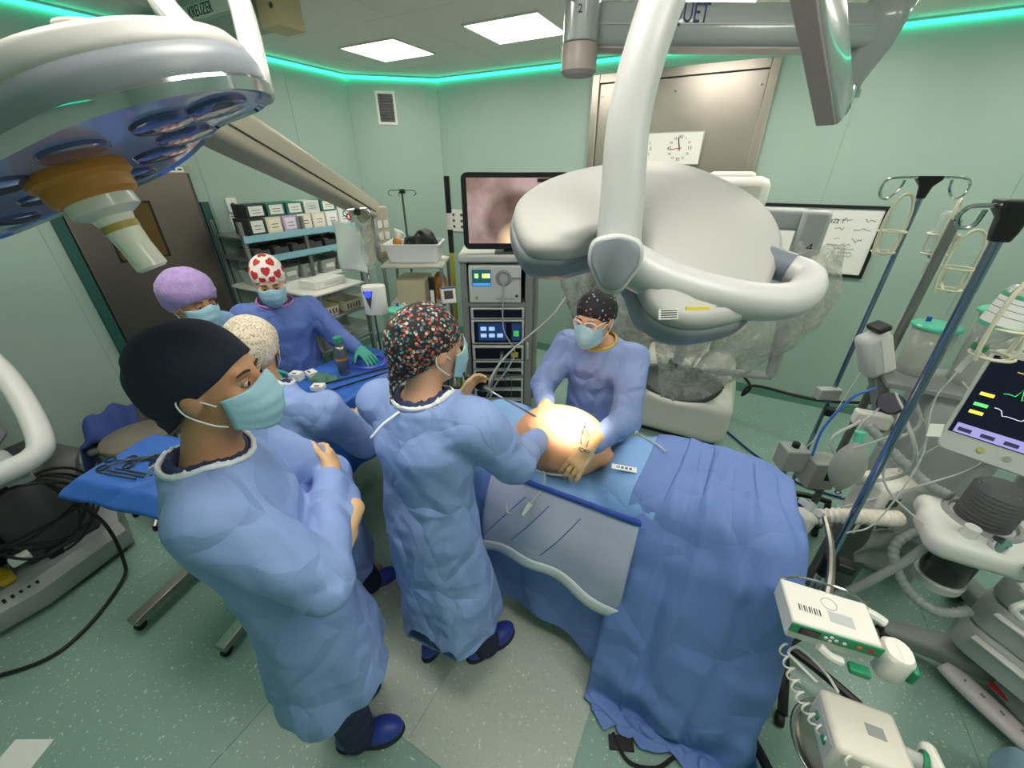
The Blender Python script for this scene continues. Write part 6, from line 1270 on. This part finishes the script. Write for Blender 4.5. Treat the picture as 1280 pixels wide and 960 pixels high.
# ------------------------------------------------------------ drip poles on the right
m_polb = mat('pole_steel', '8fa0b8', .15, 1); m_cream = mat('wire_cream', 'd6d2bc', .4); m_tubec = mat('tube_pale', 'c4c8c0', .25, alpha=.75)
m_corr = mat('hose_clear', '98a0a0', .2, alpha=.7); m_corw = mat('hose_white', 'd6cfc4', .4)
def star(t, x, y, r=.28, n=5, a0=.3, m=m_black):
    for k in range(n):
        a = a0+2*PI*k/n; e = (x+r*math.cos(a), y+r*math.sin(a)); G().tube([(x, y, .11), (x+.5*r*math.cos(a), y+.5*r*math.sin(a), .10), (e[0], e[1], .07)], .02, n=8, sm=3).obj('foot', m, t)
        G().cyl((e[0]-.012, e[1], .03), (e[0]+.012, e[1], .03), .03, n=14).obj('castor', m_rubber, t)
t = thing('drip_pole', (.73, 2.73, 0), 'slim drip pole with two looped hooks in front of the whiteboard', 'drip pole')
G().cyl((.73, 2.73, .08), (.73, 2.73, 2.02), .012, n=12).obj('pole', m_polb, t)
G().loft([[(.73+x, 2.73+y, z_) for x, y in rr(.06*s_, .045*s_, .012)] for s_, z_ in ((.55, 1.98), (.8, 2.03), (1.5, 2.06), (1.5, 2.075))]).obj('head', m_black, t)
for d in (-1, 1):
    e = np.array((.88, .474, 0))*d; b0 = V3(.73, 2.73, 2.068)
    G().tube([b0, b0+e*.15, b0+e*.20+V3(0, 0, -.02), b0+e*.20+V3(0, 0, -.07), b0+e*.16+V3(0, 0, -.09), b0+e*.12+V3(0, 0, -.05), b0+e*.11+V3(0, 0, -.01)], .0055, n=7).obj('hook', m_chrome, t)
star(t, .73, 2.73)
G().box((.75, 2.71, .80), (.06, .06, .05)).obj('clamp', m_black, t, bevel=.008)
def basket(top, h, r, lb, tw=0, m=m_cream, grp='cream wire bottle baskets'):
    top = V3(*top); o_ = thing('bottle_basket', top-V3(0, 0, h), lb, 'basket', grp); c_, s_ = math.cos(tw), math.sin(tw); D = lambda x, y, z_: top+V3(x*c_-y*s_, x*s_+y*c_, z_)
    q = G(); q.tube([D(-r*.8, 0, -h), D(-r, 0, -h*.8), D(-r, 0, -h*.35), D(-r*.6, 0, -.02), D(0, 0, 0), D(r*.6, 0, -.02), D(r, 0, -h*.35), D(r, 0, -h*.8), D(r*.8, 0, -h)], .0065, n=7); q.obj('bow', m, o_)
    q = G(); q.tube([D(0, -r*.8, -h*.6), D(0, -r*.8, -h*.9), D(0, 0, -h*1.0), D(0, r*.8, -h*.9), D(0, r*.8, -h*.6)], .0055, n=7); q.obj('cross_wire', m, o_)
    for z_ in (-h*.6, -h*.95): G().ring(D(0, 0, z_), r*(.98 if z_ > -h*.9 else .8), .005, n=24).obj('hoop', m, o_)
    return o_, D
basket((.66, 2.65, 2.0), .27, .055, 'empty cream bottle basket hanging nearest the whiteboard', .5)
basket((.89, 2.78, 1.98), .26, .06, 'cream bottle basket holding the clear upside-down bottle', 1.2)
basket((.96, 2.66, 1.86), .28, .06, 'empty cream bottle basket hanging lowest beside the grey upright', .3)
def drip_bottle(top, r, h, lb, bands, T0=Matrix.Identity(4)):
    o_ = thing('infusion_bottle', top, lb, 'bottle', 'infusion bottles'); A = Matrix.Translation(top) @ T0
    G(A).lathe([(.002, 0), (r*.8, -.002), (r, -.02), (r, -h*.7), (r*.7, -h*.85), (r*.32, -h*.93), (r*.32, -h)], n=26).obj('glass', mat('bottle_clear', 'd0dcd8', .06, alpha=.45), o_, smooth=True)
    if bands:
        G(A).lathe([(r*1.01, -h*.16), (r*1.01, -h*.62)], n=26, cap=False).obj('label', m_paper, o_, smooth=True)
        for z_ in (-.14, -.62): G(A).lathe([(r*1.02, h*z_), (r*1.02, h*(z_-.06))], n=26, cap=False).obj('green_band', mat('band_mint', '4faa86', .5), o_, smooth=True)
        for i in range(3): G(A).lathe([(r*1.016, -h*(.27+.1*i)), (r*1.016, -h*(.278+.1*i))], n=26, cap=False).obj('printed_line', m_ink, o_, smooth=True)
    G(A).cyl((0, 0, -h), (0, 0, -h-.018), r*.4, n=16).obj('cap', mat('cap_green', '2f8058', .5), o_)
    G(A).cyl((0, 0, -h-.018), (0, 0, -h-.04), .008, n=10).obj('spike', m_white, o_); G(A).cyl((0, 0, -h-.04), (0, 0, -h-.10), .010, n=12).obj('drip_chamber', m_clear, o_)
    return A @ Vector((0, 0, -h-.10))
e = drip_bottle((.89, 2.78, 1.93), .045, .2, 'clear upside-down infusion bottle without label in the middle basket', False)
G().tube([e, e+Vector((-.02, -.05, -.2)), (.75, 2.5, 1.2), (.62, 2.2, .95), (.5, 1.9, .98)], .0025, n=5).obj('infusion_line', m_tubec, label='thin clear infusion line running down from the unlabelled bottle', cat='tubing')
# near pole with black head, clamp and labelled bottle
t = thing('drip_pole', (.65, 1.54, 0), 'thick near drip pole with black hook head carrying the white and green pump', 'drip pole')
G().cyl((.65, 1.54, .1), (.65, 1.572, .62), .019, n=16).obj('lower_tube', m_chrome, t); G().cyl((.65, 1.572, .62), (.64, 1.65, 2.0), .0135, n=14).obj('pole', m_polb, t)
G().cyl((.65, 1.568, .60), (.65, 1.574, .70), .03, n=16).obj('collar', m_black, t, bevel=.004); G().box((.70, 1.60, .65), (.09, .06, .05)).obj('lock_knob', m_black, t, bevel=.012)
G().loft([[(.645+x, 1.65+y, z_) for x, y in rr(.05*s_, .05*s_, .012)] for s_, z_ in ((.8, 1.925), (1.0, 1.95), (1.1, 1.985), (1.7, 2.01), (1.7, 2.03))]).obj('head', m_black, t, bevel=.003)
b0 = V3(.645, 1.65, 2.015); e = np.array((-.88, -.3, 0))
G().tube([b0, b0+e*.08, b0+e*.12+V3(0, 0, -.005), b0+e*.135+V3(0, 0, -.03), b0+e*.12+V3(0, 0, -.055), b0+e*.085+V3(0, 0, -.05), b0+e*.075+V3(0, 0, -.01)], .006, n=7).obj('hook', m_chrome, t)
G().tube([b0, b0-e*.1, b0-e*.16+V3(0, 0, -.01), b0-e*.17+V3(0, 0, -.05), b0-e*.13+V3(0, 0, -.06)], .006, n=7).obj('hook', m_chrome, t)
star(t, .65, 1.54, .30, 5, .9)
bk, D = basket((.80, 1.72, 1.84), .27, .062, 'cream bottle basket holding the labelled bottle in front of the patient monitor', .6)
TILT = Matrix.Rotation(.18, 4, 'Y')
e = drip_bottle((.80, 1.72, 1.80), .05, .19, 'labelled infusion bottle with green bands in front of the patient monitor', True, TILT)
G().tube([e, e+Vector((-.02, -.02, -.12)), (.75, 1.63, 1.2), (.70, 1.55, .95), (.62, 1.5, .9)], .003, n=5).obj('infusion_line', m_tubec, label='infusion line hanging from the labelled bottle', cat='tubing')
G(frame((.735, 1.62, 1.335), .4, -.25)).bb((-.022, -.001, -.022), (.022, .001, .022)).obj('line_flag', m_paper, label='small white handwritten flag on the infusion line', cat='label', smooth=False)
# grey upright of the anaesthesia machine, canisters
t = thing('upright_rail', (.87, 2.66, 0), 'thick grey upright rail behind the mint canisters', 'rail'); G().cyl((.87, 2.66, 0.02), (.87, 2.66, 1.9), .02, n=14).obj('tube', mat('rail_grey', '8a8c88', .3, .7), t); G().cyl((.87, 2.66, 0), (.87, 2.66, .02), .10, n=20).obj('foot_plate', m_dgrey, t)
t = thing('canister_shelf', (1.0, 2.5, 0), 'grey shelf unit under the mint-lidded canisters', 'shelf'); G().bb((.80, 2.30, 1.18), (1.35, 2.62, 1.21)).obj('shelf_board', m_grey, t, bevel=.006); G().bb((1.0, 2.35, .0), (1.35, 2.65, 1.18)).obj('cabinet', m_lgrey, t, bevel=.02)
canister(.935, 2.50, 1.211, .085, .23, 'clear suction canister with mint lid beside the grey upright', 'suction canisters by the monitor'); canister(1.14, 2.48, 1.211, .10, .33, 'larger suction canister with mint lid behind the labelled bottle', 'suction canisters by the monitor')
# patient monitor
Pl_, Pr_ = V3(.872, 1.852, 1.19), V3(1.24, 1.70, 1.19); dx = (Pr_-Pl_)/np.linalg.norm(Pr_-Pl_); dn = np.cross(dx, (0, 0, 1)); 
tl = math.radians(14); up = V3(0, 0, 1)*math.cos(tl)-dn*math.sin(tl); nn = np.cross(dx, up)
A = Matrix(((dx[0], up[0], nn[0], Pl_[0]), (dx[1], up[1], nn[1], Pl_[1]), (dx[2], up[2], nn[2], Pl_[2]), (0, 0, 0, 1)))     # local x right, y up, z out of the screen
t = thing('patient_monitor', (1.05, 1.85, 1.0), 'patient monitor with dark screen, coloured waveforms and lilac key row', 'monitor')
G(A).prism(rr(.46, .40, .03, cx=.22, cy=.17), -.05, 0.0).obj('case', mat('monitor_case', 'bfc4c0', .4), t, bevel=.006)
G(A).bb((.0, .045, .0), (.44, .345, .003)).obj('screen', mat('screen_navy', '0a0c1c', .12, emit=.15, ecol='0c1030'), t, smooth=False)
G(A).bb((.012, .048, .003), (.43, .085, .004)).obj('key_row', mat('screen_lilac', '8a86b8', .3, emit=.45, ecol='8a86c0'), t, smooth=False)
for k in range(7): G(A).bb((.02+.058*k, .056, .004), (.055+.058*k, .070, .0046)).obj('key_text', mat('screen_text', '3a3860', emit=.05), t, smooth=False)
for k, (c_, y_, am) in enumerate((('b8a040', .285, .018), ('3fae58', .225, .03), ('a8acb8', .15, .018))):
    rs = random.Random(k); P_ = []
    for i in range(40):
        x = .07+.009*i; w = (1 if (i//3) % 3 == 0 else 0) if k != 1 else (1.0 if i % 9 == 4 else (-.3 if i % 9 == 5 else 0)); P_.append((x, y_+am*w+rs.uniform(-.002, .002), .0045))
    G(A).tube(P_, .0011, n=4, sm=0).obj('waveform', mat('wave_'+c_, c_, emit=1.0), t)
for k, (x, y_, c_) in enumerate(((.02, .20, 'c8b040'), (.02, .16, '4fbf5a'), (.02, .13, 'd0c040'), (.25, .105, 'd8d050'), (.30, .11, 'e0e0e0'), (.34, .10, 'e0e0e0'))): G(A).bb((x, y_, .0035), (x+.035, y_+.012, .0045)).obj('readout', mat('ro_'+c_, c_, emit=.9), t, smooth=False)
for k in range(5): G(A).cyl((.10+.065*k, .012, 0), (.10+.065*k, .012, .006), .010, n=14).obj('button', mat('button_grey', 'a0a49c', .4) if k else mat('button_yellow', 'b8b070', .4), t)
G().cyl((1.2, 1.92, .85), (1.15, 1.87, 1.2), .03).obj('arm', m_grey, t)
# ------------------------------------------------------------ anaesthesia machine
def unit_(v): v = np.array(v, float); return v/np.linalg.norm(v)
m_an = mat('anaes_grey', 'c4c8c6', .4); m_anw = mat('anaes_white', 'd2d4d0', .38); m_and = mat('anaes_dark', '5c6062', .45)
t = thing('anaesthesia_machine', (1.5, 1.8, 0), 'grey anaesthesia machine with ridged drawers, curved base legs and black bellows', 'anaesthesia machine')
AM = Matrix(((.707, .707, 0, 1.29), (-.707, .707, 0, 1.69), (0, 0, 1, 0), (0, 0, 0, 1)))
for k in range(4):
    z0 = .26+.155*k; s_ = 1-.02*k
    G(AM).loft([[(x*s_+.17, y*s_+.30, z_) for x, y in rr(.62*f_, .54*f_, .08)] for f_, z_ in ((.97, z0), (1.0, z0+.015), (1.0, z0+.13), (.97, z0+.148))]).obj('drawer', m_an, t, smooth=None)
    G(AM).bb((-.06, -.005+.006*k, z0+.118), (.38, .028, z0+.13)).obj('drawer_lip', m_anw, t, bevel=.004)
G(AM).loft([[(x+.17, y+.30, z_) for x, y in rr(.66, .58, .09)] for z_ in (.88, .93)]).obj('worktop', m_anw, t, bevel=.01)
G(AM).bb((-.1, .25, .93), (.42, .58, 1.5)).obj('upper_cabinet', m_an, t, bevel=.03)
m_base_ = mat('anaes_base', '8a8f8d', .42)
for nm_, pts_ in (('base_leg', [(1.55, 1.84, .22, .2), (1.36, 1.845, .20, .15), (1.22, 1.86, .165, .115), (1.08, 1.872, .14, .095)]), ('base_leg', [(1.62, 1.9, .22, .2), (1.60, 2.1, .20, .15), (1.56, 2.28, .165, .115), (1.54, 2.42, .14, .095)]), ('base_leg', [(1.5, 1.78, .22, .22), (1.58, 1.62, .21, .2), (1.68, 1.46, .2, .19), (1.78, 1.3, .19, .18)])):
    rg = []
    for i, (x, y, z_, w_) in enumerate(pts_):
        j0, j1 = max(0, i-1), min(len(pts_)-1, i+1); d_ = unit_((pts_[j1][0]-pts_[j0][0], pts_[j1][1]-pts_[j0][1], 0)); n_ = np.array((-d_[1], d_[0], 0))
        rg.append([(x+n_[0]*a_, y+n_[1]*a_, z_-.045+b_) for a_, b_ in rr(w_, .09, .03)])
    G().loft(rg).obj(nm_, m_base_, t)
for x, y in ((1.10, 1.83), (1.54, 2.38), (1.7, 1.35)):
    G().cyl((x-.035, y, .06), (x+.035, y, .06), .06, n=22).obj('castor', m_rubber, t); G().cyl((x-.038, y, .06), (x+.038, y, .06), .045, n=22).obj('castor_hub', m_lgrey, t)
q = G(); q.tube([(1.30, 1.80, .10), (1.36, 1.73, .09), (1.47, 1.61, .09), (1.58, 1.5, .09), (1.68, 1.4, .09)], .05, n=14, sm=5, flat=.7); fb = q.obj('foot_bumper', mat('bumper_pale', 'd4ccce', .45), t, smooth=True)
for i in range(12): x = 1.36+.022*i; G().cyl((x-.02+(.012 if i % 2 else -.006), 1.73-(x-1.36)*1.06-.015*(i % 2), .125), (x-.02+(.012 if i % 2 else -.006), 1.73-(x-1.36)*1.06-.015*(i % 2), .131), .004, n=8).obj('grip_dot', m_grey, fb)
q = G(); q.tube([(1.40, 1.735, .165), (1.50, 1.625, .165), (1.62, 1.50, .165)], .016, n=8); q.obj('red_strip', mat('strip_red', 'a82828', .4), t)
# absorber block with bellows
s = SD((.82, 1.45, .78), (1.3, 2.0, 1.0), .008); s.box((1.06, 1.72, .895), (.16, .15, .045), rad=.035, k=.02); s.box((.96, 1.68, .89), (.08, .09, .04), rad=.03, k=.03); s.obj('absorber_block', m_anw, t)
G().cyl((.98, 1.64, .93), (.98, 1.64, .985), .022, n=16).obj('valve', m_anw, t); G().cyl((1.05, 1.62, .93), (1.05, 1.62, .975), .024, n=16).obj('valve', m_chrome, t); G().cyl((1.12, 1.56, .93), (1.12, 1.56, .95), .022, n=16).obj('valve', mat('valve_green', '2f8a60', .4), t)
prof = []
for i in range(9): prof += [(.078, .945+i*.017), (.07, .9535+i*.017)]
q = G(); q.lathe(prof+[(.06, 1.10), (.001, 1.10)], T=Matrix.Translation((1.06, 1.77, 0)), n=28); bl_ = q.obj('bellows', m_rubber, t)
q = G(); q.lathe([(.098, .935), (.098, 1.08), (.09, 1.115), (.06, 1.128), (.001, 1.13)], T=Matrix.Translation((1.06, 1.77, 0)), n=32); q.obj('dome', mat('dome_clear', 'c8ccd4', .05, alpha=.14), bl_, smooth=True)
q = G(); q.ring((1.06, 1.77, .942), .1, .012, n=30); q.obj('dome_ring', m_grey, bl_)
q = G(); q.lathe([(.06, .64), (.07, .66), (.07, .82), (.065, .86)], T=Matrix.Translation((1.05, 1.74, 0)), n=26); q.obj('lime_canister', mat('canister_dark', '2c2830', .2, alpha=.85), t); q = G(); q.lathe([(.05, .60), (.075, .61), (.078, .645), (.065, .65)], T=Matrix.Translation((1.05, 1.74, 0)), n=26); q.obj('canister_base', m_an, t)
q = G(); q.tube([(1.13, 1.58, .86), (1.16, 1.55, .82), (1.13, 1.53, .78), (1.17, 1.54, .74), (1.22, 1.58, .76)], .012, n=8); q.obj('bracket', m_anw, t)
q = G(); q.tube([(1.25, 1.85, .88), (1.15, 1.80, .87), (1.06, 1.75, .86)], .03, n=10); q.obj('swing_arm', m_an, t)
# breathing bag, hoses
t = thing('breathing_bag', (.66, 1.86, .85), 'translucent grey breathing bag hanging from a mint connector', 'breathing bag')
s = SD((.55, 1.74, .78), (.78, 2.0, 1.12), .008); s.ell((.66, 1.87, .96), (.062, .055, .11)); s.cap((.66, 1.87, 1.04), (.655, 1.88, 1.09), .025, .016, k=.03); s.cap((.66, 1.87, .88), (.668, 1.865, .83), .025, .01, k=.03); s.obj('bag', mat('bag_grey', 'a8aca4', .35, alpha=.78, var=.06, vs=12), t)
G().cyl((.655, 1.88, 1.085), (.65, 1.89, 1.13), .018, n=14).obj('connector', mat('connector_mint', '5fc0a0', .4), t); G().ring((.67, 1.862, .822), .01, .003, d=(0, 1, 0)).obj('hang_ring', m_dgrey, t)
def hose(P_, r, m, lb, ribs=True, nm='corrugated_hose'):
    pts = spline(P_, 22); L_ = len(pts)
    q = G(); q.tube(pts, (lambda s_: r*(1+.11*math.sin(s_*L_*1.6))) if ribs else r, n=12, sm=0); return q.obj(nm, m, label=lb, cat='hose', smooth=True)
hose([(.47, 1.60, .78), (.56, 1.64, .82), (.66, 1.66, .86), (.78, 1.70, .87), (.84, 1.74, .86)], .030, m_corw, 'white corrugated hose lying across the clear tubes')
hose([(.74, 2.1, 1.06), (.84, 2.0, 1.0), (.93, 1.9, .96), (.98, 1.83, .97)], .02, m_corr, 'clear corrugated hose sloping down to the absorber block')
hose([(.92, 1.72, .88), (.84, 1.66, .78), (.90, 1.60, .66), (1.0, 1.56, .62), (1.1, 1.6, .64)], .018, m_corr, 'clear corrugated hose looping under the absorber block')
hose([(.55, 1.62, .70), (.52, 1.55, .55), (.60, 1.50, .5), (.74, 1.56, .55), (.86, 1.62, .72), (.92, 1.66, .84)], .016, m_corr, 'clear smooth hose looping low behind the pump', False, 'smooth_hose')
rs = random.Random(3)
for k in range(9):
    x0, y0, z0 = .55+rs.uniform(0, .5), 1.75+rs.uniform(0, .45), 1.1+rs.uniform(-.1, .25); x1, y1, z1 = .48+rs.uniform(0, .5), 1.62+rs.uniform(0, .35), .72+rs.uniform(-.1, .2)
    G().tube([(x0, y0, z0), (x0+rs.uniform(-.08, .12), y0-.06, z0-.12), ((x0+x1)/2+rs.uniform(-.12, .12), (y0+y1)/2, (z0+z1)/2-.08), (x1, y1, z1)], .0042 if k % 3 else .007, n=6).obj('line_tube', [m_tubec, m_clear, m_lgrey][k % 3], label='thin pale line in the tangle beside the breathing bag', cat='tubing', group='thin lines in the tangle')
G().tube([(.70, 2.1, 1.25), (.62, 2.05, 1.2), (.56, 2.0, 1.05), (.55, 1.95, .92)], .006, n=7).obj('line_tube', mat('line_blue', '2f5fb8', .4), label='bright blue line arching beside the slim drip pole', cat='tubing')
# soda cylinder, suction device and devices around the poles
t = thing('filter_unit', (.50, 1.60, .6), 'pale grey filter cartridge beside the drape edge', 'filter'); A = look((.47, 1.57, .70), (.10, .12, .22))
G(A).lathe([(.02, -.03), (.045, -.02), (.05, .0), (.05, .13), (.04, .155), (.018, .17)], n=22).obj('cartridge', mat('filter_grey', 'c0c0b8', .4), t); G(A).cyl((0, 0, .17), (0, 0, .21), .016).obj('connector', m_clear, t); G(A).box((.0, .0, .185), (.10, .02, .03)).obj('bracket', m_lgrey, t, bevel=.004); G().bb((.43, 1.53, .5), (.47, 1.57, .68)).obj('holder', m_grey, t, bevel=.006)
t = thing('gas_analyser', (.86, 1.95, .6), 'white device box with two dark stickers behind the near drip pole', 'device'); A = frame((.86, 1.96, .80), math.radians(35))
G(A).box((0, 0, 0), (.22, .14, .22)).obj('case', m_white, t, bevel=.02)
for z_ in (.03, -.04): G(A).bb((-.075, -.073, z_-.02), (-.02, -.0705, z_+.025)).obj('sticker', m_dgrey, t, smooth=False)
G(A).bb((-.11, -.02, -.8), (.11, .06, -.11)).obj('stand', m_and, t, bevel=.01)
q = G(); q.grid(lambda u, v: (.78+.16*u+.01*math.sin(v*7), 1.72+.03*math.sin(u*PI)+.012*math.sin(v*9+u*4), .78-.20*v), 14, 16, th=.004); q.obj('suction_bag', mat('bag_smoke', '9a9e98', .3, alpha=.8), label='grey collection bag hanging below the white device box', cat='bag', smooth=True)
t = thing('small_pump', (.68, 2.6, .3), 'small grey pump box with black knob on the slim drip pole', 'pump'); G(frame((.64, 2.62, .47), .4)).box((0, 0, 0), (.14, .12, .16)).obj('case', m_lgrey, t, bevel=.01); G().cyl((.64, 2.62, .55), (.64, 2.62, .58), .022).obj('knob', m_black, t); G(frame((.80, 2.62, .42), .4)).box((0, 0, 0), (.16, .14, .2)).obj('case', mat('pump_grey', 'a8aaa4', .4), t, bevel=.01); G(frame((.80, 2.62, .42), .4)).bb((.0, -.0725, -.02), (.06, -.0705, .05)).obj('display', m_panelb, t, smooth=False)
G(frame((.70, 2.70, .92), .5)).box((0, 0, 0), (.13, .05, .07)).obj('clamp_plate', m_lgrey, label='grey clamp plate on the slim drip pole', cat='clamp', bevel=.006)
s = SD((.8, 2.2, .98), (1.2, 2.6, 1.22), .01)
t = thing('vaporiser', (.80, 2.28, 1.0), 'white tilted vaporiser housing beside the grey upright', 'vaporiser'); A = frame((.74, 2.42, 1.30), math.radians(25), 0, math.radians(-28))
G(A).box((0, 0, 0), (.13, .10, .24)).obj('housing', m_an, t, bevel=.03); G(A).bb((.0, -.053, -.09), (.05, -.0505, .1)).obj('face_plate', m_white, t, smooth=False); G(A).box((.03, 0, .14), (.06, .09, .03)).obj('latch', m_black, t, bevel=.01); G(A).bb((-.03, -.03, -.5), (.03, .03, -.12)).obj('bracket', m_grey, t, bevel=.006)
t = thing('gauge', (.80, 2.18, 1.1), 'round dark gauge cuff on a white bracket between the poles', 'gauge'); A = look((.80, 2.17, 1.16), (-.5, -.8, .5)); G(A).cyl((0, 0, -.02), (0, 0, .02), .05, n=24).obj('dial', mat('gauge_navy', '1c2238', .35), t, bevel=.006); G().bb((.70, 2.16, 1.02), (.84, 2.22, 1.09)).obj('bracket', m_white, t, bevel=.01)
# white and green infusion pump on the near pole
t = thing('infusion_pump', (.49, 1.05, .9), 'white infusion pump with green control strip mounted on the near drip pole', 'pump')
p00, p10, p01 = V3(.374, 1.115, .955), V3(.593, 1.138, .955), V3(.385, .985, .955); ex = (p10-p00)/np.linalg.norm(p10-p00); ey = np.cross((0, 0, 1), ex)
A = Matrix(((ex[0], ey[0], 0, p00[0]), (ex[1], ey[1], 0, p00[1]), (0, 0, 1, p00[2]), (0, 0, 0, 1)))     # local y runs away from the viewer
G(A).prism([(0, 0), (.225, 0), (.225, -.135), (.01, -.145)], -.075, 0).obj('case', m_white, t, bevel=.006)
A2 = A @ frame((.01, -.145, 0), math.radians(2.5)) 
G(A2).bb((-.002, -.006, -.04), (.218, .0, -.002)).obj('control_strip', mat('strip_green', '1f8a62', .4), t, bevel=.003); G(A2).bb((.02, -.008, -.034), (.07, -.006, -.008)).obj('display', m_panelb, t, smooth=False)
for k, (x, z_) in enumerate(((.085, -.02), (.097, -.012), (.097, -.028), (.11, -.02), (.13, -.022))): G(A2).cyl((x, -.006, z_), (x, -.0085, z_), .0048, n=10).obj('button', m_paper, t)
G(A2).cyl((.165, -.006, -.02), (.165, -.009, -.02), .006, n=10).obj('button', m_orange, t); G(A2).cyl((.19, -.006, -.02), (.19, -.009, -.02), .007, n=10).obj('button', mat('button_red', 'a83030', .4), t)
G(A).bb((.03, -.10, .0), (.095, -.072, .0008)).obj('barcode_label', m_paper, t, smooth=False)
for i in range(9): G(A).bb((.034+.0065*i, -.098, .0008), (.034+.0065*i+(.002 if i % 2 else .0035), -.078, .0014)).obj('bar', m_ink, t, smooth=False)
G(A).bb((.11, -.105, .0), (.17, -.07, .0008)).obj('foil_label', m_lgrey, t, smooth=False); G(A).ring((.12, -.045, .0003), .02, .0012).obj('embossed_mark', m_lgrey, t); 
G(A).tube([(0, .005, -.01), (.06, .014, .012), (.17, .014, .012), (.23, .005, -.01)], .004, n=6).obj('rail_wire', m_chrome, t)
G(A).tube([(.225, -.01, -.02), (.26, -.015, -.03), (.275, -.02, -.035)], .014, n=8).obj('lever', m_paper, t)
G(A).tube([(.14, 0, -.05), (.18, .12, -.05), (.22, .28, -.06), (.235, .42, -.06)], .012, n=8).obj('mount_arm', m_steel, t)
G(A).loft([[(x+.275, y-.11, z_) for x, y in rr(.07*f_, .085*f_, .03)] for f_, z_ in ((.9, -.115), (1, -.10), (1, -.03), (.85, -.02))]).obj('syringe_drive', m_white, t); G(A).cyl((.225, -.10, -.05), (.25, -.11, -.05), .016).obj('drive_shaft', m_clear, t); G(A).box((.315, -.12, -.075), (.02, .05, .05)).obj('drive_flap', MATS['strip_green'], t, bevel=.006)
G(A).box((.19, -.165, -.085), (.05, .03, .02)).obj('door_tab', MATS['strip_green'], t, bevel=.006); G(A).tube([(.09, -.15, -.06), (.12, -.16, -.075), (.15, -.16, -.08)], .012, n=8).obj('latch_arm', m_white, t)
# lower pump with coiled cable, steel bowl stand
t = thing('infusion_pump', (.60, .83, .72), 'grey-white infusion pump with coiled white cable at the bottom edge', 'pump')
A = frame((.60, .855, .80), math.radians(6), math.radians(-6))
G(A).box((.0, 0, -.05), (.17, .16, .11)).obj('case', mat('pump_cream', 'd4d0c6', .4), t, bevel=.012); G(A).bb((-.083, -.06, -.09), (-.0865, .06, -.02)).obj('side_panel', m_lgrey, t, smooth=False)
for y_ in (.03, -.03): G(A).box((-.088, y_, -.05), (.006, .02, .018)).obj('side_button', MATS['strip_green'], t, bevel=.002)
G(A).box((.03, -.10, -.04), (.12, .05, .06)).obj('front_housing', m_white, t, bevel=.01); G(A).bb((.02, -.125, -.01), (.07, -.075, -.008)).obj('display', m_panelb, t, smooth=False); G(A).bb((-.03, -.127, -.06), (.09, -.1255, -.015)).obj('front_strip', MATS['strip_green'], t, smooth=False)
G(A).bb((-.0, -.01, .0055), (.04, .02, .0065)).obj('label', m_grey, t, smooth=False)
G(A).cyl((.085, .0, -.03), (.13, -.005, -.03), .022, n=14).obj('syringe_barrel', m_clear, t); G(A).box((.145, -.01, -.03), (.035, .11, .06)).obj('drive_head', m_white, t, bevel=.015); G(A).ring((.124, -.005, -.03), .028, .006, d=(1, -.3, 0)).obj('drive_ring', MATS['strip_green'], t)
P_ = []
for i in range(90):
    s_ = i/89; c_ = V3(.425+.13*s_, 1.02-.26*s_, .78+.02*s_-.06*math.sin(PI*s_)); a = i*.75; P_.append(c_+V3(.012*math.cos(a), .006*math.cos(a), .014*math.sin(a)))
G().tube(P_, .0032, n=5, sm=2).obj('coiled_cable', m_white, t)
q = G(); q.tube([(.50, .93, .80), (.46, .97, .79), (.44, 1.0, .78), (.47, 1.03, .78), (.53, .99, .78), (.55, .93, .80)], .004, n=6); q.obj('cable', m_white, t)
G(A).bb((-.05, -.05, -.16), (.05, .05, -.106)).obj('mount', m_dgrey, t, bevel=.006)
t = thing('bowl_stand', (.63, .885, 0), 'steel bowl on a black stand under the lower pump', 'stand')
q = G(); q.lathe([(.02, .56), (.10, .565), (.135, .595), (.145, .61), (.14, .615), (.127, .60), (.10, .578), (.001, .574)], T=Matrix.Translation((.63, .885, 0)), n=36); q.obj('bowl', mat('bowl_steel', '9a9894', .22, 1), t, smooth=True)
G().cyl((.63, .885, .08), (.63, .885, .56), .02).obj('post', m_steel, t); star(t, .63, .885, .24, 4, .5)
# floor bits
G().tube([(.02, .86, .012), (.1, .80, .012), (.2, .83, .012), (.26, .90, .012)], .008, n=7).obj('cable', m_rubber, label='short black cable peeping out under the head end drape', cat='cable')
G(frame((.06, .845, .003), .4)).box((0, 0, .006), (.10, .05, .012)).obj('foot_switch', m_black, label='flat black foot switch under the drape hem', cat='foot switch', bevel=.003)
G(frame((-2.08, -.36, 0), .5)).bb((-.08, -.05, .0005), (.08, .06, .003)).obj('paper_slip', m_paper, label='white paper slip on the floor at the lower left corner', cat='paper', smooth=False)
s = SD((1.2, 1.15, .0), (1.5, 1.5, .42), .01); s.ell((1.33, 1.33, .22), (.08, .08, .1)); s.disp(lambda x, y, z: .014*vnoise(x*20, y*20, z*20, 6)); s.cap((1.33, 1.33, .02), (1.33, 1.33, .2), .05, .05, k=.03); s.obj('wrapped_item', mat('wrap_blue', '8fb4c8', .3, alpha=.9), label='blue plastic-wrapped bundle at the lower right corner', cat='bundle')
